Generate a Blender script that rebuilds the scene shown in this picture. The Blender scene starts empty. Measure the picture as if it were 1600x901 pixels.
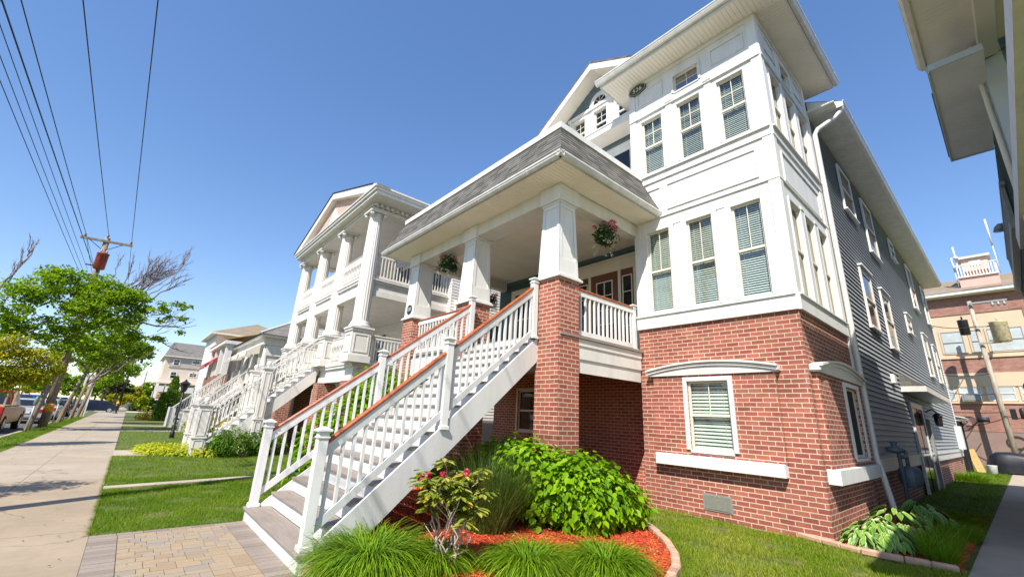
import bpy, bmesh, math, random
import numpy as np
from mathutils import Vector, Matrix

random.seed(7)
RNG = np.random.default_rng(11)
rad = math.radians
SC = bpy.context.scene
COL = SC.collection

# ------------------------------------------------------------------ camera
YAW, PITCH, ROLL, FPX = rad(49.645), rad(16.957), rad(2.788), 662.24
fw = Vector((math.cos(PITCH) * math.cos(YAW), math.cos(PITCH) * math.sin(YAW), math.sin(PITCH)))
r0 = Vector((math.sin(YAW), -math.cos(YAW), 0))
u0 = r0.cross(fw)
rt = r0 * math.cos(ROLL) + u0 * math.sin(ROLL)
up = -r0 * math.sin(ROLL) + u0 * math.cos(ROLL)
cam_data = bpy.data.cameras.new('camera')
cam = bpy.data.objects.new('camera', cam_data)
COL.objects.link(cam)
cam.matrix_world = Matrix(((rt.x, up.x, -fw.x, 0), (rt.y, up.y, -fw.y, 0), (rt.z, up.z, -fw.z, 1.6), (0, 0, 0, 1)))
cam_data.sensor_fit = 'HORIZONTAL'
cam_data.sensor_width = 36
cam_data.lens = FPX / 1600 * 36
cam_data.clip_start = 0.05
cam_data.clip_end = 3000
SC.camera = cam

# ------------------------------------------------------------------ light
SUN_DIR = Vector((1.0, 0.55, -1.32)).normalized()          # the way the light travels
elev = math.asin(-SUN_DIR.z)
azim = math.atan2(-SUN_DIR.x, -SUN_DIR.y)                   # clockwise from +Y
world = bpy.data.worlds.new('World')
SC.world = world
world.use_nodes = True
wn = world.node_tree
bg = wn.nodes['Background']
sky = wn.nodes.new('ShaderNodeTexSky')
sky.sky_type = 'NISHITA'
sky.sun_disc = False
sky.sun_elevation = elev
sky.sun_rotation = azim
sky.altitude = 200
sky.air_density = 1.1
sky.dust_density = 0.25
sky.ozone_density = 3.0
hsv = wn.nodes.new('ShaderNodeHueSaturation')
hsv.inputs['Saturation'].default_value = 1.22
hsv.inputs['Hue'].default_value = 0.511
wn.links.new(sky.outputs[0], hsv.inputs['Color'])
gam = wn.nodes.new('ShaderNodeGamma')
gam.inputs['Gamma'].default_value = 0.8
wn.links.new(hsv.outputs[0], gam.inputs[0])
wn.links.new(gam.outputs[0], bg.inputs[0])
bg.inputs[1].default_value = 0.148
sd = bpy.data.lights.new('sun', 'SUN')
sd.energy = 4.3
sd.angle = rad(0.5)
sd.color = (1.0, 0.94, 0.845)
sun = bpy.data.objects.new('sun', sd)
COL.objects.link(sun)
sun.rotation_euler = SUN_DIR.to_track_quat('-Z', 'Y').to_euler()
sun.location = (-20, -12, 40)
vs = SC.view_settings
vs.view_transform = 'Standard'
vs.look = 'None'
vs.exposure = 0.92
vs.gamma = 1
vs.use_curve_mapping = False
SC.render.engine = 'CYCLES'
SC.cycles.use_denoising = True
SC.cycles.max_bounces = 10
SC.cycles.diffuse_bounces = 8
SC.cycles.transparent_max_bounces = 12

# ------------------------------------------------------------------ materials
MATS = {}


class NT:
    def __init__(s, name):
        s.m = bpy.data.materials.new(name)
        s.m.use_nodes = True
        s.t = s.m.node_tree
        s.b = s.t.nodes['Principled BSDF']
        s.out = s.t.nodes['Material Output']
        MATS[name] = s.m

    def n(s, kind, **kw):
        nd = s.t.nodes.new('ShaderNode' + kind)
        for k, v in kw.items():
            setattr(nd, k, v)
        return nd

    def l(s, a, b):
        s.t.links.new(a, b)

    def uv(s, scale=None, rot=0):
        u = s.n('TexCoord').outputs['UV']
        if scale is None and not rot:
            return u
        mp = s.n('Mapping')
        if scale:
            mp.inputs['Scale'].default_value = scale
        mp.inputs['Rotation'].default_value = (0, 0, rot)
        s.l(u, mp.inputs['Vector'])
        return mp.outputs[0]

    def pos(s, scale=None):
        u = s.n('NewGeometry').outputs['Position']
        if scale is None:
            return u
        mp = s.n('Mapping')
        mp.inputs['Scale'].default_value = scale
        s.l(u, mp.inputs['Vector'])
        return mp.outputs[0]

    def noise(s, vec, scale, detail=4, rough=0.6):
        nd = s.n('TexNoise')
        nd.inputs['Scale'].default_value = scale
        nd.inputs['Detail'].default_value = detail
        nd.inputs['Roughness'].default_value = rough
        s.l(vec, nd.inputs['Vector'])
        return nd.outputs['Fac']

    def ramp(s, fac, stops, interp='LINEAR'):
        nd = s.n('ValToRGB')
        nd.color_ramp.interpolation = interp
        el = nd.color_ramp.elements
        while len(el) < len(stops):
            el.new(0.5)
        for e, (p, c) in zip(el, stops):
            e.position = p
            e.color = (*c, 1) if len(c) == 3 else c
        s.l(fac, nd.inputs['Fac'])
        return nd.outputs['Color']

    def mix(s, fac, a, b, blend='MIX'):
        nd = s.n('MixRGB', blend_type=blend)
        for i, v in ((0, fac), (1, a), (2, b)):
            if isinstance(v, (int, float)):
                nd.inputs[i].default_value = v
            elif isinstance(v, tuple):
                nd.inputs[i].default_value = (*v, 1)
            else:
                s.l(v, nd.inputs[i])
        return nd.outputs[0]

    def bump(s, h, strength=0.4, dist=0.01):
        nd = s.n('Bump')
        nd.inputs['Strength'].default_value = strength
        nd.inputs['Distance'].default_value = dist
        s.l(h, nd.inputs['Height'])
        s.l(nd.outputs[0], s.b.inputs['Normal'])
        return nd

    def attr(s, name):
        return s.n('Attribute', attribute_name=name).outputs['Fac']

    def base(s, c):
        if isinstance(c, tuple):
            s.b.inputs['Base Color'].default_value = (*c, 1)
        else:
            s.l(c, s.b.inputs['Base Color'])
        return s

    def rough(s, r):
        s.b.inputs['Roughness'].default_value = r
        return s


def plain(name, c, rough=0.6, var=0.12, scale=6, metal=0.0, bump=0.0, streak=False):
    t = NT(name)
    p = t.pos((1, 1, 0.25) if streak else None)
    nz = t.noise(p, scale)
    lo = tuple(max(0, x * (1 - var)) for x in c)
    hi = tuple(min(1, x * (1 + var * 0.6)) for x in c)
    t.base(t.ramp(nz, [(0.3, lo), (0.7, hi)])).rough(rough)
    t.b.inputs['Metallic'].default_value = metal
    if bump:
        t.bump(t.noise(p, scale * 8), bump, 0.005)
    return t.m


def brick_mat(name, c1, c2, c3, mortar, bw=0.2135, rh=0.0759, ms=0.0065):
    t = NT(name)
    uv = t.uv()
    # slightly wavy courses so that the joints are not ruled with a pen
    wob = t.n('TexNoise')
    wob.inputs['Scale'].default_value = 9
    t.l(uv, wob.inputs['Vector'])
    sub = t.n('VectorMath', operation='MULTIPLY_ADD')
    t.l(wob.outputs['Color'], sub.inputs[0])
    sub.inputs[1].default_value = (0.008, 0.008, 0)
    t.l(uv, sub.inputs[2])
    uv = sub.outputs[0]

    def br(ca, cb, bias):
        nd = t.n('TexBrick')
        nd.offset = 0.5
        nd.inputs['Color1'].default_value = (*ca, 1)
        nd.inputs['Color2'].default_value = (*cb, 1)
        nd.inputs['Mortar'].default_value = (*mortar, 1)
        nd.inputs['Scale'].default_value = 1
        nd.inputs['Mortar Size'].default_value = ms
        nd.inputs['Mortar Smooth'].default_value = 0.15
        nd.inputs['Bias'].default_value = bias
        nd.inputs['Brick Width'].default_value = bw
        nd.inputs['Row Height'].default_value = rh
        t.l(uv, nd.inputs['Vector'])
        return nd
    a = br(c1, c2, -0.1)
    nz = t.noise(uv, 2.3, 3)
    nz2 = t.noise(uv, 55, 3)
    dark = t.mix(1.0, a.outputs['Color'], t.ramp(nz2, [(0.25, (0.6, 0.6, 0.6)), (0.7, (1.1, 1.1, 1.1))]), 'MULTIPLY')
    tint = t.mix(t.ramp(nz, [(0.45, (0, 0, 0)), (0.7, (0.55, 0.55, 0.55))]), dark, t.mix(1.0, dark, c3, 'MULTIPLY'))
    fac = a.outputs['Fac']
    col = t.mix(fac, tint, t.mix(1.0, mortar, t.ramp(nz2, [(0.2, (0.75, 0.74, 0.72)), (0.8, (1.1, 1.1, 1.1))]), 'MULTIPLY'))
    big = t.noise(t.pos((0.6, 0.6, 0.35)), 1.3, 5, 0.7)
    col = t.mix(1.0, col, t.ramp(big, [(0.28, (0.74, 0.72, 0.72)), (0.55, (1.0, 1.0, 1.0)), (0.8, (1.12, 1.1, 1.08))]), 'MULTIPLY')
    eff = t.noise(t.pos((1, 1, 0.5)), 3.1, 6, 0.75)
    col = t.mix(t.ramp(eff, [(0.62, (0, 0, 0)), (0.82, (0.35, 0.35, 0.35))]), col, (0.55, 0.46, 0.40))
    t.base(col).rough(0.85)
    inv = t.n('Math', operation='SUBTRACT')
    inv.inputs[0].default_value = 1
    t.l(fac, inv.inputs[1])
    add = t.n('Math', operation='MULTIPLY_ADD')
    t.l(nz2, add.inputs[0])
    add.inputs[1].default_value = 0.25
    t.l(inv.outputs[0], add.inputs[2])
    t.bump(add.outputs[0], 0.8, 0.009)
    return t.m


def leaf_mat(name, stops, trans=0.35, rough=0.5, spec=0.16):
    t = NT(name)
    c = t.ramp(t.attr('rnd'), stops)
    t.base(c).rough(rough)
    t.b.inputs['Specular IOR Level'].default_value = spec
    tr = t.n('BsdfTranslucent')
    t.l(t.mix(1.0, c, (1.25, 1.3, 0.55), 'MULTIPLY'), tr.inputs[0])
    mx = t.n('MixShader')
    mx.inputs[0].default_value = trans
    t.l(t.b.outputs[0], mx.inputs[1])
    t.l(tr.outputs[0], mx.inputs[2])
    t.l(mx.outputs[0], t.out.inputs[0])
    return t.m


def glass_mat(name, tint=(0.75, 0.8, 0.8), ior=1.6):
    t = NT(name)
    gl = t.n('BsdfGlossy')
    gl.inputs['Roughness'].default_value = 0.015
    tr = t.n('BsdfTransparent')
    tr.inputs[0].default_value = (*tint, 1)
    f0 = 2 * ((ior - 1) / (ior + 1)) ** 2
    lw = t.n('LayerWeight')
    lw.inputs['Blend'].default_value = 0.5
    pw = t.n('Math', operation='POWER')
    t.l(lw.outputs['Facing'], pw.inputs[0])
    pw.inputs[1].default_value = 4.5
    fr = t.n('Math', operation='MULTIPLY_ADD')
    t.l(pw.outputs[0], fr.inputs[0])
    fr.inputs[1].default_value = 0.95 - f0
    fr.inputs[2].default_value = f0
    mx = t.n('MixShader')
    t.l(fr.outputs[0], mx.inputs[0])
    t.l(tr.outputs[0], mx.inputs[1])
    t.l(gl.outputs[0], mx.inputs[2])
    t.l(mx.outputs[0], t.out.inputs[0])
    return t.m


for nm, c in (('white_paint', (0.70, 0.69, 0.665)), ('porch_white', (0.67, 0.64, 0.595))):
    # painted wood: faint brush unevenness, vertical dirt runs and a few grubby smudges
    t = NT(nm)
    run = t.noise(t.pos((1, 1, 0.18)), 3.4, 6, 0.65)
    smu = t.noise(t.pos(), 2.1, 7, 0.72)
    fine = t.noise(t.pos(), 34, 3)
    k = t.ramp(run, [(0.3, tuple(x * 0.86 for x in c)), (0.55, c), (0.75, tuple(min(1, x * 1.04) for x in c))])
    k = t.mix(t.ramp(smu, [(0.56, (0, 0, 0)), (0.78, (0.30, 0.30, 0.30))]), k, (0.44, 0.40, 0.34))
    k = t.mix(1.0, k, t.ramp(fine, [(0.25, (0.94, 0.94, 0.94)), (0.7, (1.02, 1.02, 1.02))]), 'MULTIPLY')
    t.base(k).rough(0.46)
    t.bump(fine, 0.08, 0.002)
plain('cream_paint', (0.66, 0.61, 0.52), 0.5, 0.06, 3)
plain('vinyl_sash', (0.66, 0.61, 0.51), 0.4, 0.05, 5)
plain('gutter_white', (0.62, 0.605, 0.56), 0.35, 0.14, 5, streak=True)
plain('soffit_white', (0.86, 0.79, 0.68), 0.5, 0.06, 2)  # white boards; warm light bounced off the ground is put into the colour
plain('soffit_eave', (0.72, 0.70, 0.66), 0.55, 0.14, 3)
plain('soffit_grey', (0.58, 0.59, 0.60), 0.55, 0.08, 2)
plain('trim_bluegrey', (0.40, 0.45, 0.50), 0.55, 0.08, 3)
plain('soffit_tan', (0.72, 0.68, 0.60), 0.6, 0.08, 2)
plain('blind_slat', (0.68, 0.72, 0.63), 0.5, 0.05, 5)
plain('curtain', (0.55, 0.50, 0.42), 0.8, 0.15, 12)
plain('dark_room', (0.012, 0.013, 0.015), 0.9)
plain('dark_glass', (0.015, 0.017, 0.02), 0.06, 0.3, 2)
plain('grey_siding', (0.315, 0.33, 0.34), 0.6, 0.07, 2)
plain('blue_siding', (0.115, 0.175, 0.21), 0.6, 0.07, 2)
plain('teal_wall', (0.045, 0.105, 0.105), 0.6, 0.1, 2)
plain('white_siding', (0.66, 0.65, 0.63), 0.5, 0.05, 2)
plain('tan_siding', (0.58, 0.49, 0.39), 0.65, 0.06, 2)
plain('salmon_siding', (0.62, 0.44, 0.36), 0.6, 0.06, 2)
plain('beige_siding', (0.60, 0.50, 0.40), 0.6, 0.06, 1)
plain('mauve_siding', (0.44, 0.37, 0.33), 0.6, 0.06, 1)
plain('door_brown', (0.14, 0.045, 0.022), 0.35, 0.2, 14, streak=True)
plain('red_door', (0.32, 0.025, 0.025), 0.4, 0.1, 8)
plain('black_metal', (0.015, 0.015, 0.017), 0.4, 0.2, 8)
plain('dark_bronze', (0.035, 0.028, 0.018), 0.35, 0.2, 20, metal=0.4)
plain('sign_green', (0.018, 0.025, 0.015), 0.4, 0.3, 30)
plain('plaque_text', (0.72, 0.73, 0.66), 0.5, 0.1, 30)
plain('grey_metal', (0.30, 0.31, 0.30), 0.45, 0.15, 8, metal=0.3)
plain('pale_metal', (0.62, 0.63, 0.62), 0.4, 0.12, 8)
plain('meter_blue', (0.10, 0.13, 0.16), 0.5, 0.25, 20)
plain('vent_tan', (0.20, 0.20, 0.165), 0.5, 0.2, 30)
plain('concrete', (0.38, 0.315, 0.245), 0.9, 0.12, 1.2, bump=0.25)
plain('edging_block', (0.50, 0.30, 0.205), 0.9, 0.25, 12, bump=0.5)
plain('asphalt', (0.085, 0.082, 0.08), 0.92, 0.25, 2, bump=0.3)
t = NT('lawn_soil')
t.base(t.ramp(t.noise(t.pos(), 1.9, 6, 0.7), [(0.36, (0.15, 0.115, 0.05)), (0.47, (0.085, 0.11, 0.012)), (0.7, (0.06, 0.10, 0.008))])).rough(0.95)
t.bump(t.noise(t.pos(), 40, 3), 0.5, 0.01)
plain('stone_pale', (0.50, 0.43, 0.36), 0.9, 0.35, 7, bump=0.6)
plain('bark', (0.21, 0.16, 0.11), 0.95, 0.5, 9, bump=0.9, streak=True)
plain('twig', (0.17, 0.125, 0.115), 0.9, 0.3, 9)
plain('stem_pale', (0.46, 0.37, 0.29), 0.85, 0.3, 30)
plain('pole_wood', (0.24, 0.185, 0.135), 0.9, 0.4, 7, bump=0.6, streak=True)
plain('pole_grey', (0.40, 0.34, 0.27), 0.9, 0.45, 6, bump=0.6, streak=True)
plain('pole_tan', (0.46, 0.34, 0.20), 0.9, 0.4, 6, bump=0.6, streak=True)
plain('transformer_red', (0.33, 0.05, 0.035), 0.6, 0.75, 5, streak=True)
plain('transformer_cream', (0.55, 0.47, 0.28), 0.5, 0.4, 5)
plain('wire_black', (0.012, 0.013, 0.02), 0.6)
plain('paint_yellow', (0.62, 0.30, 0.02), 0.6)
plain('awning_stripe', (0.50, 0.16, 0.16), 0.75, 0.2, 30)
plain('awning_red', (0.36, 0.03, 0.035), 0.75, 0.3, 30)
plain('awning_pale', (0.60, 0.55, 0.47), 0.7, 0.12, 20)
plain('orange_panel', (0.55, 0.30, 0.09), 0.7, 0.15, 5)
plain('chair_fabric', (0.10, 0.40, 0.52), 0.8, 0.1, 20)
plain('tarp_black', (0.012, 0.013, 0.02), 0.4, 0.4, 5, bump=0.6)
plain('tan_board', (0.55, 0.36, 0.14), 0.7, 0.2, 8)
plain('car_red', (0.33, 0.012, 0.012), 0.18, 0.1, 4)
plain('car_blue', (0.02, 0.055, 0.20), 0.18, 0.1, 4)
plain('car_navy', (0.012, 0.018, 0.04), 0.15, 0.1, 4)
plain('car_silver', (0.42, 0.43, 0.44), 0.22, 0.1, 4, metal=0.3)
plain('car_white', (0.72, 0.72, 0.71), 0.2, 0.05, 4)
plain('truck_tan', (0.30, 0.10, 0.07), 0.3, 0.1, 4)
plain('tyre', (0.015, 0.015, 0.015), 0.85)
plain('tail_light', (0.45, 0.01, 0.01), 0.2)
plain('meter_green', (0.12, 0.20, 0.17), 0.5)
plain('stucco_buff', (0.58, 0.445, 0.31), 0.85, 0.08, 1.5)
plain('stucco_mauve', (0.24, 0.165, 0.14), 0.9, 0.12, 2)
plain('pink_paint', (0.62, 0.36, 0.31), 0.7, 0.06, 2)
plain('hydrant_red', (0.35, 0.03, 0.02), 0.5)
plain('pot_dark', (0.02, 0.025, 0.02), 0.6)
plain('skin', (0.45, 0.28, 0.2), 0.6)
glass_mat('glass', (0.82, 0.87, 0.86), 1.62)
glass_mat('glass_sky', (0.25, 0.3, 0.32), 2.4)
glass_mat('glass_side', (0.55, 0.55, 0.52), 1.38)
plain('insect_screen', (0.012, 0.016, 0.013), 0.6)
plain('pale_pane', (0.46, 0.50, 0.50), 0.12, 0.15, 2)
brick_mat('brick_red', (0.295, 0.076, 0.048), (0.44, 0.145, 0.085), (0.70, 0.62, 0.64), (0.62, 0.48, 0.385), ms=0.0075)
brick_mat('brick_brown', (0.33, 0.145, 0.11), (0.43, 0.225, 0.175), (0.8, 0.75, 0.72), (0.42, 0.34, 0.28), ms=0.005)

# cedar handrail
t = NT('handrail_cedar')
nz = t.noise(t.pos(), 14, 5)
t.base(t.ramp(nz, [(0.3, (0.25, 0.052, 0.016)), (0.7, (0.46, 0.125, 0.04))])).rough(0.38)
# composite stair treads: weathered grey-brown boards
t = NT('tread_board')
nz = t.noise(t.pos((22, 1.2, 22)), 2.0, 6, 0.7)
n2 = t.noise(t.pos(), 1.6, 3)
t.base(t.mix(t.ramp(n2, [(0.35, (0, 0, 0)), (0.7, (0.6, 0.6, 0.6))]), t.ramp(nz, [(0.25, (0.15, 0.115, 0.092)), (0.75, (0.30, 0.245, 0.205))]), (0.30, 0.27, 0.245))).rough(0.75)
t.bump(nz, 0.35, 0.004)
# asphalt shingles
for nm, a, b, c in (('shingle_grey', (0.075, 0.071, 0.065), (0.185, 0.175, 0.157), (0.03, 0.03, 0.027)),
                    ('shingle_tan', (0.20, 0.155, 0.105), (0.30, 0.235, 0.165), (0.12, 0.10, 0.07)),
                    ('shingle_mid', (0.13, 0.12, 0.11), (0.20, 0.185, 0.17), (0.08, 0.075, 0.07))):
    t = NT(nm)
    uv = t.uv()
    bk = t.n('TexBrick')
    bk.offset = 0.37
    bk.squash_frequency = 3
    bk.squash = 1.6
    bk.inputs['Color1'].default_value = (*a, 1)
    bk.inputs['Color2'].default_value = (*b, 1)
    bk.inputs['Mortar'].default_value = (*c, 1)
    bk.inputs['Scale'].default_value = 1
    bk.inputs['Mortar Size'].default_value = 0.004
    bk.inputs['Brick Width'].default_value = 0.26
    bk.inputs['Row Height'].default_value = 0.1312
    bk.inputs['Bias'].default_value = 0.0
    t.l(uv, bk.inputs['Vector'])
    nz = t.noise(uv, 120, 2)
    t.base(t.mix(1.0, bk.outputs['Color'], t.ramp(nz, [(0.2, (0.6, 0.6, 0.6)), (0.8, (1.25, 1.25, 1.25))]), 'MULTIPLY')).rough(0.95)
    t.bump(nz, 0.4, 0.003)
# pavers (per-block attribute)
t = NT('paver_block')
nz = t.noise(t.pos(), 60, 3)
t.base(t.mix(1.0, t.ramp(t.attr('rnd'), [(0.0, (0.285, 0.205, 0.125)), (0.35, (0.33, 0.25, 0.16)), (0.7, (0.30, 0.24, 0.175)), (1.0, (0.25, 0.212, 0.175))]),
             t.ramp(nz, [(0.2, (0.8, 0.8, 0.8)), (0.8, (1.1, 1.1, 1.1))]), 'MULTIPLY')).rough(0.9)
t.bump(nz, 0.3, 0.003)
t = NT('paver_grey')
nz = t.noise(t.pos(), 60, 3)
t.base(t.mix(1.0, t.ramp(t.attr('rnd'), [(0.0, (0.20, 0.16, 0.13)), (1.0, (0.275, 0.225, 0.185))]),
             t.ramp(nz, [(0.2, (0.8, 0.8, 0.8)), (0.8, (1.1, 1.1, 1.1))]), 'MULTIPLY')).rough(0.9)
t.bump(nz, 0.3, 0.003)
# concrete of the sidewalk: slab tint + stains
t = NT('sidewalk_concrete')
p = t.pos()
nz = t.noise(p, 0.9, 5)
n2 = t.noise(p, 90, 2)
n3 = t.noise(p, 9, 4)
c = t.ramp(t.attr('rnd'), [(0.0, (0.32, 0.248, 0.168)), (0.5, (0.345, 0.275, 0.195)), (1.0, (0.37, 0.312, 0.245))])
c = t.mix(1.0, c, t.ramp(nz, [(0.3, (0.84, 0.83, 0.82)), (0.7, (1.06, 1.05, 1.04))]), 'MULTIPLY')
c = t.mix(1.0, c, t.ramp(n3, [(0.3, (0.93, 0.93, 0.93)), (0.65, (1.03, 1.03, 1.03))]), 'MULTIPLY')
c = t.mix(1.0, c, t.ramp(n2, [(0.25, (0.85, 0.85, 0.85)), (0.75, (1.06, 1.06, 1.06))]), 'MULTIPLY')
wz = t.n('TexNoise')
wz.inputs['Scale'].default_value = 1.4
wz.inputs['Detail'].default_value = 6
t.l(p, wz.inputs['Vector'])
va = t.n('VectorMath', operation='MULTIPLY_ADD')
t.l(wz.outputs['Color'], va.inputs[0])
va.inputs[1].default_value = (1.1, 1.1, 0)
t.l(p, va.inputs[2])
vo = t.n('TexVoronoi', feature='DISTANCE_TO_EDGE')
vo.inputs['Scale'].default_value = 0.21
t.l(va.outputs[0], vo.inputs['Vector'])
crk = t.ramp(vo.outputs['Distance'], [(0.0, (0.45, 0.43, 0.41)), (0.0022, (1, 1, 1))])
c = t.mix(t.ramp(t.noise(p, 0.5, 2), [(0.5, (0, 0, 0)), (0.56, (1, 1, 1))]), c, t.mix(1.0, c, crk, 'MULTIPLY'))
spot = t.noise(p, 26, 1)
c = t.mix(t.ramp(spot, [(0.735, (0, 0, 0)), (0.76, (0.5, 0.5, 0.5))]), c, (0.16, 0.13, 0.105))
t.base(c).rough(0.9)
t.bump(n2, 0.25, 0.003)
# red mulch chips
t = NT('mulch_chip')
t.base(t.ramp(t.attr('rnd'), [(0, (0.34, 0.03, 0.008)), (0.5, (0.58, 0.072, 0.014)), (0.9, (0.70, 0.14, 0.03)), (1, (0.46, 0.27, 0.12))])).rough(0.85)
plain('mulch_bed', (0.45, 0.055, 0.014), 0.95, 0.5, 30, bump=0.9)

leaf_mat('leaf_street', [(0, (0.07, 0.13, 0.006)), (0.4, (0.17, 0.285, 0.010)), (0.8, (0.30, 0.43, 0.014)), (1, (0.44, 0.50, 0.04))], 0.5)
leaf_mat('leaf_golden', [(0, (0.12, 0.15, 0.008)), (0.45, (0.30, 0.31, 0.014)), (0.8, (0.46, 0.42, 0.02)), (1, (0.55, 0.26, 0.02))], 0.42)
leaf_mat('leaf_hydrangea', [(0, (0.06, 0.15, 0.004)), (0.5, (0.16, 0.32, 0.006)), (0.9, (0.27, 0.45, 0.010)), (1, (0.42, 0.45, 0.03))], 0.36, 0.38)
leaf_mat('leaf_shrub', [(0, (0.04, 0.10, 0.008)), (0.5, (0.09, 0.19, 0.012)), (1, (0.17, 0.29, 0.025))])
leaf_mat('leaf_lime', [(0, (0.25, 0.30, 0.015)), (0.5, (0.42, 0.46, 0.02)), (1, (0.60, 0.58, 0.05))])
leaf_mat('leaf_yellow', [(0, (0.45, 0.28, 0.01)), (0.5, (0.62, 0.40, 0.015)), (1, (0.60, 0.48, 0.05))])
leaf_mat('leaf_conifer', [(0, (0.04, 0.10, 0.008)), (0.5, (0.085, 0.18, 0.010)), (1, (0.17, 0.26, 0.015))], 0.25)
leaf_mat('leaf_dark', [(0, (0.02, 0.03, 0.012)), (0.7, (0.05, 0.05, 0.02)), (1, (0.11, 0.04, 0.025))], 0.2)
leaf_mat('leaf_rhodo', [(0, (0.10, 0.16, 0.015)), (0.5, (0.22, 0.28, 0.035)), (0.85, (0.36, 0.35, 0.08)), (1, (0.55, 0.38, 0.03))], 0.25, 0.35)
leaf_mat('leaf_basket', [(0, (0.012, 0.045, 0.012)), (0.6, (0.03, 0.09, 0.018)), (1, (0.06, 0.13, 0.03))], 0.2)
leaf_mat('petal_pink', [(0, (0.42, 0.03, 0.10)), (0.6, (0.60, 0.08, 0.19)), (1, (0.75, 0.30, 0.38))], 0.3)
leaf_mat('petal_white', [(0, (0.55, 0.50, 0.38)), (1, (0.80, 0.78, 0.70))], 0.3)
leaf_mat('bud_red', [(0, (0.30, 0.012, 0.03)), (0.7, (0.50, 0.03, 0.06)), (1, (0.65, 0.25, 0.28))], 0.2)
leaf_mat('blade_lawn', [(0, (0.05, 0.115, 0.004)), (0.45, (0.115, 0.215, 0.006)), (0.85, (0.235, 0.31, 0.014)), (1, (0.42, 0.38, 0.08))], 0.38)
leaf_mat('blade_clump', [(0, (0.05, 0.12, 0.005)), (0.5, (0.16, 0.29, 0.010)), (0.88, (0.30, 0.43, 0.025)), (0.96, (0.42, 0.44, 0.10)), (1, (0.52, 0.42, 0.18))], 0.3)
leaf_mat('blade_fountain', [(0, (0.05, 0.09, 0.018)), (0.6, (0.12, 0.185, 0.035)), (0.9, (0.20, 0.27, 0.07)), (1, (0.36, 0.30, 0.15))], 0.3)
# hosta: cream margin round a green leaf (edge attribute)
t = NT('leaf_hosta')
g = t.ramp(t.attr('rnd'), [(0, (0.06, 0.16, 0.015)), (1, (0.14, 0.29, 0.025))])
c = t.mix(t.ramp(t.attr('edge'), [(0.84, (0, 0, 0)), (0.94, (1, 1, 1))]), g, (0.44, 0.47, 0.20))
t.base(c).rough(0.45)


# ------------------------------------------------------------------ mesh builder
class Fr:
    """A wall frame: o origin, u along the wall, v up, n outward."""

    def __init__(s, o, u, n, v=(0, 0, 1)):
        s.o, s.u, s.n, s.v = Vector(o), Vector(u), Vector(n), Vector(v)

    def p(s, a, b, c):
        return s.o + s.u * a + s.v * b + s.n * c


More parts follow.
